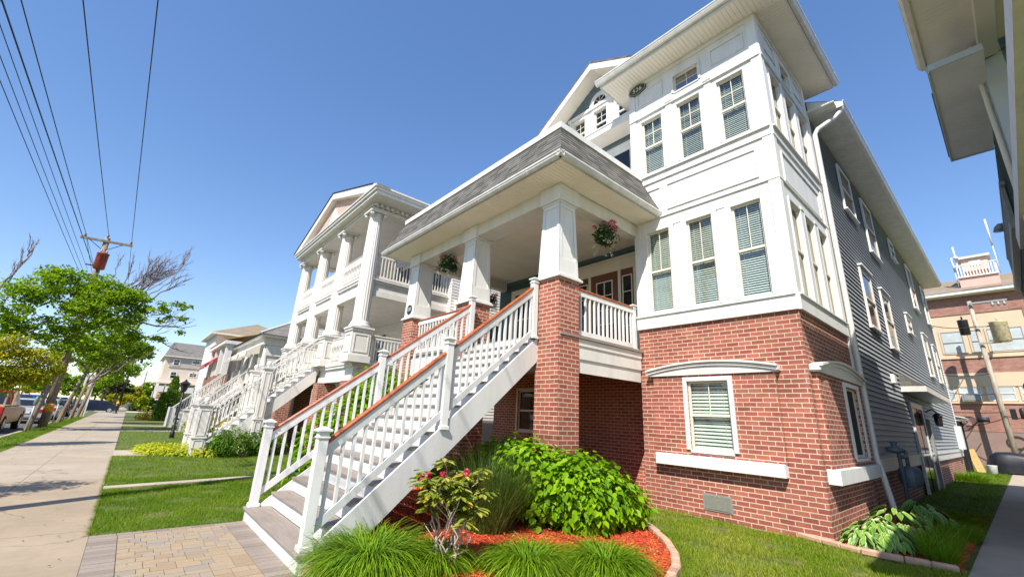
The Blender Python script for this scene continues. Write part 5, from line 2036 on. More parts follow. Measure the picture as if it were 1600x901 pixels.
for yy in (35.9, 37.7):
    m = MB()
    p, q = Vector((2.3, yy, .2)), Vector((4.7, yy, 2.7))
    m.box(2.1, 2.4, yy - .15, yy + .15, 0, 1.25)
    m.vbar(p + Vector((0, 0, .15)), q + Vector((0, 0, .15)), .06, .2)
    m.vbar(p + Vector((0, 0, 1.0)), q + Vector((0, 0, 1.0)), .09, .09)
    for i in range(18):
        c = p.lerp(q, (i + .5) / 18)
        m.box(c.x - .018, c.x + .018, c.y - .018, c.y + .018, c.z + .15, c.z + .95)
    m.build('rail', 'porch_white', s4)

# ------------------------------------------------------------------ beige apartment block beyond the cross street
AP = thing('apartment_block', 'long beige apartment block with a grey roof beyond the cross street', 'building', (3.0, 90, 0))
m = MB()
m.box(3.0, 17, 90.02, 102, 0.0, 8.7)
m.build('block_wall', 'beige_siding', AP)
m = MB()
m.box(3.6, 17, 89.9, 90.02, 7.0, 8.7)
m.build('upper_wall', 'mauve_siding', AP)
m = MB()
m.quad((2.7, 89.6, 8.75), (17.4, 89.6, 8.75), (17.4, 95.5, 11.6), (3.6, 95.5, 11.6))
m.quad((2.7, 102.4, 8.75), (17.4, 102.4, 8.75), (17.4, 95.5, 11.6), (3.6, 95.5, 11.6))
m.quad((2.7, 89.6, 8.75), (2.7, 102.4, 8.75), (3.6, 95.5, 11.6))
m.build('block_roof', 'shingle_mid', AP)
m = MB()
m.box(2.6, 17.5, 89.5, 102.5, 8.62, 8.76)
m.box(2.2, 17, 88.6, 90, 4.3, 4.5)
m.build('eaves', 'cream_paint', AP)
m = MB()
m.box(3.1, 16.9, 89.95, 90.01, 0, 2.6)
m.build('brick_base', 'brick_brown', AP)
FA = Fr((0, 89.88, 0), (1, 0, 0), (0, -1, 0))
for (z0, z1) in ((7.3, 8.25), (5.2, 6.25)):
    for a in (4.1, 6.6, 7.15, 8.0, 10.4, 12.8, 15.0):
        w_ = .75 if a not in (6.6, 7.15) else .42
        zz = z0 if w_ > .5 else z0 + .45
        window(AP, FA if z0 > 7 else Fr((0, 90.01, 0), (1, 0, 0), (0, -1, 0)), a, a + w_, zz, z1, casing=.12, grid=(2, 2) if w_ > .5 else (1, 1), deep=False)
FA2 = Fr((3.0, 0, 0), (0, 1, 0), (-1, 0, 0))
for z0 in (5.2, 7.3):
    for a in (91.5, 94.5, 97.5):
        window(AP, FA2, a, a + .8, z0, z0 + 1.0, casing=.1, grid=(2, 1), deep=False)
m = MB()
m.box(2.4, 8, 88.7, 88.8, 3.0, 3.9)
for k in range(5):
    m.box(2.4 + 1.3 * k, 2.52 + 1.3 * k, 88.7, 88.82, 0, 4.3)
m.build('porch_rail', 'porch_white', AP)

# ------------------------------------------------------------------ blue-grey house at the right edge
C_ = thing('blue_house', 'blue-grey sided house looming over the right edge with deep pale eaves', 'house', (9.9, -.8, 0))
CWY = -.77
m = MB()
lap_siding(m, Fr((0, CWY, 0), (1, 0, 0), (0, 1, 0)), 10.2, 18.8, 0.2, 7.55, .105, .016)
lap_siding(m, Fr((9.95, 0, 0), (0, 1, 0), (-1, 0, 0)), -7, -1.0, 0.2, 8.3, .105, .016)
m.quad((18.8, -7, 0), (18.8, CWY, 0), (18.8, CWY, 7.55), (18.8, -7, 7.55))
m.build('siding_wall', 'blue_siding', C_)
MB().box(9.92, 10.18, -1.0, -0.735, 0.1, 8.28).build('corner_board', 'trim_bluegrey', C_)
MB().box(18.7, 18.84, -.9, -.735, .1, 7.55).build('corner_board', 'trim_bluegrey', C_)
m = MB()
soffit_boards(m, 4.4, 9.86, -.745, -.10, 8.20, 'y', w=.10, gap=.003)
soffit_boards(m, 4.4, 9.86, -6.0, -.96, 8.23, 'x', w=.10, gap=.003)
m.build('soffit', 'soffit_tan', C_)
m = MB()
m.box(4.4, 9.90, -.10, -.08, 8.17, 8.34)
m.box(9.86, 9.90, -.745, -.10, 8.17, 8.34)
m.box(4.4, 9.88, -.96, -.745, 7.98, 8.24)
m.build('fascia', 'cream_paint', C_)
m = MB()
gutter_run(m, (4.4, .015, 8.34), (9.90, .015, 8.34), (0, 1, 0), .095, .11)
m.build('gutter', 'gutter_white', C_)
m = MB()
m.quad((4.3, .0, 8.345), (9.97, .0, 8.345), (9.97, -7, 11.2), (4.3, -7, 11.2))
m.quad((9.97, .0, 8.345), (9.97, -7, 8.345), (9.97, -7, 11.2))
m.quad((9.88, -.07, 7.69), (12.72, -.07, 7.69), (12.72, -.78, 7.95), (9.88, -.78, 7.95))
m.quad((12.72, -.07, 7.69), (12.72, -.78, 7.69), (12.72, -.78, 7.95))
m.quad((9.9, -.78, 7.95), (18.9, -.78, 7.6), (18.9, -7, 10.0), (9.9, -7, 10.4))
m.build('house_roof', 'shingle_grey', C_)
m = MB()
soffit_boards(m, 9.0, 12.66, -.745, -.11, 7.57, 'y', w=.12, gap=.003)
m.build('soffit', 'soffit_grey', C_)
m = MB()
m.box(9.0, 12.69, -.11, -.085, 7.55, 7.68)
m.box(12.66, 12.69, -.745, -.11, 7.55, 7.68)
m.box(8.97, 9.0, -.745, -.11, 7.56, 7.68)
m.build('fascia', 'trim_bluegrey', C_)
# lower porch beam seen from below, with its soffit
m = MB()
m.box(3.2, 11.9, -.68, -.61, 5.05, 5.32)
m.box(11.84, 11.9, -2.2, -.68, 5.05, 5.32)
m.build('porch_beam', 'gutter_white', C_)
m = MB()
soffit_boards(m, 3.2, 11.84, -2.2, -.68, 5.07, 'y', w=.10, gap=.003)
m.build('porch_soffit', 'soffit_tan', C_)
m = MB()
m.quad((3.2, -.615, 5.33), (11.9, -.615, 5.33), (11.9, -2.2, 5.6), (3.2, -2.2, 5.6))
m.build('porch_roof', 'shingle_grey', C_)
m = MB()
m.smooth = True
m.tube([(9.65, -.67, 8.16), (9.65, -.67, 8.1), (9.8, -.69, 7.9), (10.02, -.68, 7.65), (10.02, -.68, .2)], .04, 8)
m.build('downspout', 'gutter_white', C_)
m = MB()
for k in range(38):
    x = 13.0 + k * .15
    m.box(x, x + .04, -.73, -.67, 6.0, 6.8)
m.box(12.85, 18.8, -.745, -.66, 6.8, 6.87)
m.box(12.85, 18.8, -.745, -.63, 5.8, 6.0)
m.build('balcony_rail', 'grey_metal', C_)
m = MB()
m.lathe((16.6, -.62, 7.02), [(.02, .2), (.09, .13), (.13, 0)], 12)
m.box(16.57, 16.63, -.77, -.6, 7.18, 7.22)
m.build('wall_lamp', 'grey_metal', C_)
m = MB()
m.box(19.0, 20.4, -1.26, -1.14, 0, 6.15)
m.build('end_post', 'pole_tan', C_)

# ------------------------------------------------------------------ brick building at the end of the side path
D_ = thing('brick_building', 'three-storey red brick building with buff window bands closing off the side path', 'building', (42, 0, 0))
FD = Fr((42, 0, 0), (0, 1, 0), (-1, 0, 0))
m = MB()
m.fbox(FD, -9, 14, 9.9, 11.2, -1, 0)
m.fbox(FD, -9, 14, 5.05, 6.95, -1, 0)
m.fbox(FD, -9, 14, 2.2, 4.0, -1, 0)
m.fbox(FD, -9, -1.45, 6.95, 9.9, -1, 0)
m.fbox(FD, 5.2, 14, 6.95, 9.9, -1, 0)
m.build('brick_wall', 'brick_brown', D_)
m = MB()
m.fbox(FD, -1.45, 5.2, 6.95, 9.9, -1, -.05)
m.fbox(FD, -1.6, 5.3, 6.88, 7.02, -.5, .08)
m.fbox(FD, -9, 14, 4.0, 5.05, -1, -.05)
m.fbox(FD, -9, 14, 3.93, 4.05, -.5, .08)
m.fbox(FD, -9, 14, 5.02, 5.9, -.9, .02)
m.build('buff_band', 'stucco_buff', D_)
m = MB()
m.fbox(FD, -9, 14, 0, 2.2, -1, -.02)
m.build('ground_wall', 'stucco_mauve', D_)
m = MB()
m.fbox(FD, -9.3, 14.3, 11.2, 11.42, -1, .55)
m.fbox(FD, -9.2, 14.2, 11.12, 11.2, -1, .4)
m.build('cornice', 'cream_paint', D_)
m = MB()
m.quad((41.4, -9.4, 11.43), (41.4, 14.4, 11.43), (47, 14.4, 13.6), (47, -9.4, 13.6))
m.build('block_roof', 'shingle_tan', D_)
for (a, b) in ((-1.2, .35), (.75, 1.15), (1.5, 2.55), (2.9, 3.9)):
    window(D_, Fr((41.99 + .05, 0, 0), (0, 1, 0), (-1, 0, 0)), a, b, 7.25, 8.75, casing=.09, grid=(1, 1), deep=False, sash_mat='grey_metal', cas_mat='stucco_buff', pane='pale_pane')
for (a, b) in ((-1.9, -.4), (-.15, 1.05), (1.3, 2.3), (2.55, 3.4)):
    window(D_, Fr((42.05, 0, 0), (0, 1, 0), (-1, 0, 0)), a, b, 4.12, 5.0, casing=.06, grid=(1, 1), deep=False, sash_mat='pale_metal', cas_mat='stucco_buff', pane='pale_pane')
m = MB()
m.fbox(FD, -3.2, -1.35, .05, 2.4, .0, .08)
m.build('service_door', 'gutter_white', D_)
m = MB()
m.fbox(FD, 1.35, 2.25, 4.05, 4.5, .0, .4)
m.fbox(FD, 1.45, 2.15, 4.12, 4.43, .4, .43)
tag(m.build('air_conditioner', 'grey_metal'), 'grey window air conditioner sticking out of the brick building', 'air conditioner')
# rooftop lookout
m = MB()
m.box(42.6, 44.6, -.95, .95, 11.6, 12.6)
cu_top = MB().box(42.9, 44.4, -.65, .65, 12.6, 14.0)
cu = m.build('rooftop_cupola', 'pink_paint')
tag(cu, 'pink rooftop lookout with a slatted balcony on the brick building', 'cupola')
ORG[cu.name] = Vector((0, 0, 0))
m = MB()
for k in range(13):
    y = -.92 + k * .15
    m.box(42.5, 42.55, y, y + .06, 12.65, 13.45)
m.box(42.48, 42.58, -1.0, 1.0, 13.45, 13.52)
m.box(42.48, 42.58, -1.0, 1.0, 12.58, 12.66)
for k in range(8):
    x = 42.6 + k * .24
    m.box(x, x + .06, -.98, -.93, 12.65, 13.45)
    m.box(x, x + .06, .93, .98, 12.65, 13.45)
m.build('balcony_rail', 'soffit_tan', cu)
m = MB()
m.box(42.7, 44.6, -.8, .8, 14.0, 14.16)
m.build('cupola_roof', 'gutter_white', cu)
cu_top.build('cupola_cabin', 'salmon_siding', cu)
m = MB()
m.box(42.86, 42.9, -.3, .28, 13.45, 13.82)
m.build('cupola_window', 'pale_metal', cu)
for (y, z0, z1, lab, dsh) in ((-1.05, 12.6, 16.6, 'tall white whip antenna on the right side of the rooftop lookout', 0),
                              (.85, 12.6, 15.0, 'short white antenna with a small dish left of the rooftop lookout', 1),
                              (1.05, 12.0, 14.2, 'thin white mast at the far left of the rooftop lookout', 0)):
    m = MB()
    m.smooth = True
    m.tube([(42.7, y, z0), (42.7, y, (z0 + z1) / 2)], .03, 6)
    m.tube([(42.7, y, (z0 + z1) / 2), (42.7, y, z1)], .055, 6)
    if dsh:
        m.lathe((42.6, y - .02, 14.0), [(.02, 0), (.14, .05), (.16, .14), (.12, .22)], 10)
    tag(m.build('antenna', 'pale_metal'), lab, 'antenna', 'rooftop antennas')
# low annex with a canopy at the back corner of the house
m = MB()
m.box(31.0, 33.0, 1.9, 4.2, 2.5, 2.62)
m.prism([(30.9, 1.75, 2.62), (33.1, 1.75, 2.62), (33.1, 4.2, 3.1), (30.9, 4.2, 3.1)], (0, 0, .05))
an = m.build('rear_canopy', 'gutter_white')
tag(an, 'low white edged rear canopy past the back corner of the porch house', 'canopy')
m = MB()
m.smooth = True
m.tube([(31.2, 1.7, 2.5), (31.2, 1.9, 2.3), (31.2, 2.6, 2.05), (31.2, 2.9, 1.8), (31.2, 2.9, .1)], .05, 6)
m.build('canopy_downspout', 'black_metal', an)
for x in (31.0, 32.8):
    MB().box(x, x + .15, 2.0, 2.15, 0, 2.5).build('canopy_post', 'black_metal', an)


# ------------------------------------------------------------------ street poles, wires, signs
UP = thing('utility_pole', 'wooden utility pole with a rusty red transformer and one crossarm above the big street tree', 'utility pole', (-3.06, 33, 0))
m = MB()
m.smooth = True
m.tube([(-3.06, 33, -.1), (-3.06, 33, 5), (-3.08, 33, 10.5)], [.18, .165, .13], 12)
m.build('pole_shaft', 'pole_wood', UP)
m = MB()
m.bar((-4.15, 32.86, 10.22), (-1.93, 32.86, 10.34), .1, .12)
m.build('crossarm', 'pole_wood', UP)
for (x, z) in ((-3.75, 10.18), (-2.35, 10.26)):
    MB().bar((x, 32.86, z), (-3.08, 32.9, 9.7), .03, .03).build('arm_brace', 'black_metal', UP)
for x, z in ((-4.0, 10.28), (-3.08, 10.5), (-2.03, 10.38)):
    m = MB()
    m.lathe((x, 32.86, z), [(.03, 0), (.06, .05), (.05, .1), (.07, .14), (.03, .22)], 10)
    m.build('insulator', 'pole_wood', UP)
m = MB()
m.lathe((-3.0, 32.62, 8.55), [(.22, 0), (.26, .03), (.26, .85), (.28, .87), (.28, .92), (.1, .98)], 18)
tr_ = m.build('transformer', 'transformer_red', UP)
m = MB()
for a in (-.12, .12):
    m.lathe((-3.0 + a, 32.62, 9.5), [(.04, 0), (.05, .1), (.03, .22)], 8)
m.build('bushing', 'grey_metal', tr_)
m = MB()
m.smooth = True
m.tube([(-3.06, 33, .78), (-3.06, 33, 1.2)], [.19, .187], 12)
m.build('yellow_band', 'paint_yellow', UP)
for (x, za, zb) in ((-3.75, 8.2, 8.27), (-3.6, 8.75, 8.8)):
    MB().box(x, -3.06, 32.95, 33.05, za, zb).build('bracket', 'black_metal', UP)
# the next pole, off to the left of the picture, that throws its shadow over the sidewalk
UP2 = dup(UP, (-3.2, 8.7, 0), 'wooden utility pole standing left of the view on the verge')


def wire(p, q, sag, r_, label, group):
    p, q = Vector(p), Vector(q)
    pts = []
    for k in range(25):
        t_ = k / 24
        c = p.lerp(q, t_)
        c.z -= sag * 4 * t_ * (1 - t_)
        pts.append(c)
    m = MB()
    m.tube(pts, r_, 5)
    return tag(m.build('power_line', 'wire_black'), label, 'power line', group)


def ext(a, b, k):
    a, b = Vector(a), Vector(b)
    return a + (b - a) * k


G_ = 'overhead lines on the street poles'
wire((-4.0, 32.86, 10.5), ext((-4.0, 32.86, 10.5), (-3.94, 13.31, 10.35), 1.9), .12, .014, 'power line from the left end of the crossarm, highest on the left', G_)
wire((-3.08, 32.86, 10.7), ext((-3.08, 32.86, 10.7), (-2.85, 12.28, 10.35), 1.9), .12, .014, 'power line from the pole top, middle one of the three crossarm lines', G_)
wire((-2.03, 32.86, 10.6), ext((-2.03, 32.86, 10.6), (-1.56, 11.07, 10.4), 1.9), .12, .014, 'rightmost power line, from the right end of the crossarm', G_)
for a, b, lab, r_ in (((-3.7, 33, 8.25), (-3.95, 14.04, 8.65), 'lowest telephone line at the left edge of the sky', .010), ((-3.55, 33, 8.3), (-3.78, 12.88, 8.65), 'second lowest telephone line at the left edge of the sky', .009),
                      ((-3.45, 33, 8.5), (-3.6, 11.7, 8.65), 'thin telephone line just left of the thick black cable', .009), ((-3.3, 33, 8.8), (-3.45, 10.98, 8.65), 'thick black cable between the telephone lines and the crossarm lines', .016)):
    wire(a, ext(a, b, 1.9), .1, r_, lab, G_)
wire((-4.0, 32.9, 10.5), (-3.3, 33, 8.9), -.0, .010, 'short jumper wire dropping from the crossarm to the pole bracket', G_)
wire((-2.03, 32.9, 10.6), (-2.3, 70, 10.2), .5, .012, 'power line running on down the street behind the pole', G_)
wire((-4.0, 32.9, 10.5), (-4.2, 70, 10.2), .5, .012, 'power line running on down the street left of the transformer', G_)
m = MB()
m.smooth = True
m.lathe((-3.55, 10.75, 8.25), [(.03, 0), (.12, .04), (.15, .15), (.12, .27), (.03, .3)], 14)
m.tube([(-3.55, 10.75, 8.5), (-3.55, 10.75, 8.72)], .012, 5)
tag(m.build('cable_splice', 'dark_bronze'), 'dark round splice case hanging from the telephone lines at the left edge', 'splice case')

# back pole with two transformers
BP = thing('utility_pole', 'leaning weathered utility pole with a black and a cream transformer behind the house', 'utility pole', (40, .55, 0))
def bp(z):
    return Vector((40, .52 + .02 * z, z))
m = MB()
m.smooth = True
m.tube([bp(-.1), bp(5), bp(10.3)], [.15, .135, .11], 12)
m.build('pole_shaft', 'pole_grey', BP)
m = MB()
m.lathe((39.75, 1.25, 8.1), [(.22, 0), (.25, .03), (.25, .9), (.27, .95), (.1, 1.0)], 16)
m.lathe((39.75, 1.25, 9.1), [(.04, 0), (.05, .12), (.03, .22)], 8)
m.build('transformer', 'black_metal', BP)
m = MB()
m.lathe((39.7, -.25, 7.5), [(.36, 0), (.4, .03), (.4, 1.2), (.43, 1.24), (.15, 1.32)], 18)
m.lathe((39.7, -.25, 8.82), [(.05, 0), (.06, .14), (.03, .26)], 8)
m.build('transformer', 'transformer_cream', BP)
MB().box(39.72, 39.8, -.1, 1.1, 8.5, 8.58).build('bracket', 'grey_metal', BP)
MB().box(39.72, 39.8, -.2, .8, 7.45, 7.53).build('bracket', 'grey_metal', BP)
m = MB()
m.box(39.7, 39.82, -.9, .75, 10.05, 10.15)
for y in (-.75, -.5, -.25):
    m.lathe((39.75, y, 9.75), [(.05, 0), (.09, .1), (.05, .3)], 8)
m.build('insulator_arm', 'grey_metal', BP)
G2 = 'service wires behind the house'
for k, (p, q, s_, lab) in enumerate((((39.7, .7, 8.6), (31.5, 3.5, 8.2), .4, 'service wire from the black transformer to the back of the house'),
                                     ((39.8, .7, 5.6), (33, 3.6, 5.3), .25, 'service wire sagging at the second floor windows of the brick building'),
                                     ((39.8, .7, 4.4), (33, 3.2, 4.3), .2, 'service wire in front of the lower window row of the brick building'),
                                     ((39.8, .6, 3.3), (41.5, 4.6, 3.5), .1, 'cable tacked along the brick wall left of the leaning pole'),
                                     ((39.8, .6, 3.1), (41.0, -4.5, 2.7), .15, 'cable running right from the leaning pole low on the brick wall'),
                                     ((39.8, .7, 2.9), (41.5, 4.0, 2.6), .3, 'slack cable drooping left of the leaning pole foot'))):
    wire(p, q, s_, .022, lab, G2)
m = MB()
m.smooth = True
ring = [(39.6, -.95 + .42 * math.cos(a), 4.75 + .36 * math.sin(a)) for a in [2 * math.pi * k / 20 for k in range(21)]]
m.tube(ring, .05, 6, caps=False)
m.tube([ring[10], (39.6, -.45, 3.6)], .04, 6)
tag(m.build('cable_coil', 'wire_black'), 'round black coil of spare cable hanging before the lower windows', 'cable coil')
m = MB()
m.smooth = True
for k in range(5):
    c = (39.7, 2.1 + .1 * k, 2.75 - .05 * k)
    rr = .35 + .05 * k
    m.tube([(c[0] - .05 * k, c[1] + rr * math.cos(a), c[2] + rr * .8 * math.sin(a)) for a in [2 * math.pi * j / 14 for j in range(15)]], .022, 5, caps=False)
m.box(39.5, 39.7, 1.2, 1.7, 2.7, 3.0)
tag(m.build('cable_tangle', 'wire_black'), 'tangled loops of black cable with a splice box left of the leaning pole', 'cable coil')
m = MB()
m.box(39.6, 39.9, .05, .3, 2.9, 3.5)
m.lathe((39.6, -.2, 2.95), [(.12, 0), (.14, .1), (.14, .5), (.08, .6)], 10)
tag(m.build('meter_box', 'black_metal'), 'small black meter can fixed beside the leaning pole', 'meter box')

# covered grill, board and bucket at the end of the side path
m = MB()
V0 = []
n_ = 22
prof = [(0.0, 1.0), (.35, 1.03), (.75, .98), (1.0, .80), (1.08, .4), (1.12, 0.06)]
vs_ = []
for (r_, z) in prof:
    for k in range(n_):
        a = 2 * math.pi * k / n_
        ca, sa = math.cos(a), math.sin(a)
        e_ = 1 / max(abs(ca), abs(sa)) ** .6
        w_ = 1 + .05 * math.sin(5 * a + 3 * z) * r_
        vs_.append((34 + .55 * r_ * ca * e_ * w_, .45 + 1.0 * r_ * sa * e_ * w_, .08 + z * (1 + .06 * math.sin(3 * a) * r_)))
m.smooth = True
m.add(vs_, [(i * n_ + k, i * n_ + (k + 1) % n_, (i + 1) * n_ + (k + 1) % n_, (i + 1) * n_ + k) for i in range(len(prof) - 1) for k in range(n_)])
tag(m.build('covered_grill', 'tarp_black'), 'barbecue under a black weather cover at the far end of the path', 'grill')
m = MB()
m.bar((33.3, 1.75, .05), (33.5, 2.0, 1.15), .3, .06, (1, 0, 0))
tag(m.build('wood_board', 'tan_board'), 'yellowish board leaning beside the black covered grill', 'board')
m = MB()
m.lathe((32.6, 1.35, .08), [(.14, 0), (.17, .02), (.2, .38), (.21, .4), (.18, .4)], 16)
tag(m.build('bucket', 'pale_metal'), 'pale bucket on the grass in front of the black grill', 'bucket')

# gas meter on the side wall
GMt = thing('gas_meter', 'blue-grey gas meter with its pipes standing by the side wall of the brick house', 'gas meter', (12.6, 1.75, 0.05))
m = MB()
m.smooth = True
m.lathe((12.6, 1.72, .62), [(.05, 0), (.17, .04), (.2, .14), (.2, .3), (.15, .38), (.05, .4)], 14)
m.box(12.4, 12.8, 1.62, 1.82, .62, .98)
m.build('meter_body', 'meter_blue', GMt, bevel=.02)
m = MB()
m.smooth = True
m.tube([(12.35, 1.8, .05), (12.35, 1.8, 1.3), (12.35, 1.8, 1.42)], .035, 8)
m.tube([(12.8, 1.75, .9), (12.8, 1.75, 1.25), (12.95, 1.75, 1.3), (13.2, 2.05, 1.3)], .035, 8)
m.tube([(12.35, 1.8, 1.2), (12.8, 1.75, 1.2)], .04, 8)
m.build('gas_pipe', 'meter_blue', GMt)
m = MB()
m.smooth = True
m.lathe((12.0, 1.8, 1.28), [(.03, 0), (.14, .03), (.15, .09), (.05, .13), (.06, .22)], 12)
m.tube([(12.0, 1.8, 1.33), (12.4, 1.8, 1.33)], .03, 8)
m.build('regulator', 'meter_blue', GMt)

# parking meters along the kerb
PMt = thing('parking_meter', 'green parking meter just left of the thick front tree trunk', 'parking meter', (-3.08, 28.4, 0), 'parking meters along the kerb')
m = MB()
m.smooth = True
m.tube([(-3.08, 28.4, 0), (-3.08, 28.4, 1.15)], .03, 10)
m.build('meter_pole', 'grey_metal', PMt)
m = MB()
m.lathe((-3.08, 28.4, 1.15), [(.035, 0), (.065, .04), (.075, .22), (.065, .32), (.04, .38), (.015, .40)], 12)
m.build('meter_head', 'meter_green', PMt)
dup(PMt, (-3.12, 37.6, 0), 'green parking meter between the banded pole and the second trunk')
dup(PMt, (-3.15, 43.4, 0), 'green parking meter standing clear between the second and third trunks')
dup(PMt, (-3.15, 50.8, 0), 'farthest green parking meter, just before the sign post')

m = MB()
m.box(-3.05, -2.85, 54.0, 54.2, 0, 2.55)
sp = tag(m.build('wood_post', 'pole_tan'), 'squat tan wooden post at the far end of the grass verge', 'post')
SG = thing('street_sign', 'white street sign on a thin pale post beside the tan wooden post', 'sign', (-2.72, 53.6, 0))
m = MB()
m.bar((-2.72, 53.6, 0), (-2.72, 53.6, 3.0), .07, .07)
m.build('sign_post', 'pale_metal', SG)
m = MB()
m.box(-3.35, -2.65, 53.5, 53.54, 2.55, 3.5)
m.build('sign_plate', 'car_white', SG)
m = MB()
m.smooth = True
m.tube([(-2.98, 58, 0), (-2.98, 58, 3.2)], .09, 8)
tag(m.build('metal_post', 'pale_metal'), 'plain pale grey steel post behind the third trunk', 'post')
# signal mast on the corner
SM = thing('traffic_signal', 'black signal pole with a hanging traffic light over the far crossing', 'traffic signal', (-.9, 84, 0))
m = MB()
m.smooth = True
m.tube([(-1.0, 84, 0), (-.85, 84, 8.6)], [.16, .11], 8)
m.tube([(-.85, 84, 7.7), (.3, 84, 7.9)], .05, 6)
m.build('signal_pole', 'black_metal', SM)
m = MB()
m.box(-.1, .22, 83.85, 84.15, 6.8, 7.85)
for k in range(3):
    m.lathe((.06, 83.8, 6.98 + .32 * k - .1), [(.1, 0), (.12, .05), (.12, .16), (.1, .2)], 10)
m.build('signal_head', 'black_metal', SM)
for (x, y, h, lab) in ((-4.5, 88, 8.3, 'thin grey pole left of the black signal pole'), (-3.2, 92, 9, 'tall far pole between the trees and the signal pole'), (1.6, 130, 8, 'distant pole with a short crossarm beyond the apartment corner')):
    m = MB()
    m.smooth = True
    m.tube([(x, y, 0), (x, y, h)], [.15, .1], 8)
    m.box(x - .8, x + .8, y - .05, y + .05, h - .8, h - .7)
    tag(m.build('street_pole', 'pole_wood'), lab, 'pole', 'far street poles')
# bollard-like hydrant at the corner
m = MB()
m.lathe((-.9, 67.5, 0), [(.22, 0), (.22, .06), (.14, .1), (.14, .7), (.19, .74), (.17, .85), (.1, .98), (.04, 1.03)], 12)
hy = tag(m.build('fire_hydrant', 'dark_bronze'), 'dark hydrant with an orange cap at the end of the sidewalk', 'hydrant')
ORG[hy.name] = Vector((0, 0, 0))
m = MB()
m.lathe((-.9, 67.5, 1.0), [(.15, 0), (.15, .12), (.1, .28), (.03, .34)], 12)
m.build('hydrant_cap', 'paint_yellow', hy)

# lamp post of the neighbours' garden
LP = thing('lamp_post', 'slim black garden lamp post behind the lime ground cover', 'lamp post', (1.82, 25.6, 0))
m = MB()
m.smooth = True
m.lathe((1.82, 25.6, 0), [(.09, 0), (.09, .25), (.05, .32), (.035, 1.2), (.035, 2.05)], 10)
m.build('lamp_shaft', 'black_metal', LP)
m = MB()
m.smooth = False
m.lathe((1.82, 25.6, 2.05), [(.06, 0), (.1, .04), (.18, .36), (.24, .38), (.06, .5), (.02, .58)], 6, smooth=False)
m.build('lamp_head', 'black_metal', LP)
m = MB()
m.lathe((1.82, 25.6, 2.1), [(.095, 0), (.172, .30), (.172, .305), (.02, .31)], 6, smooth=False)
for v in range(len(m.v)):
    x, y, z = m.v[v]
    m.v[v] = (1.82 + (x - 1.82) * 1.02, 25.6 + (y - 25.6) * 1.02, z)
m.build('lamp_pane', 'pale_metal', LP)

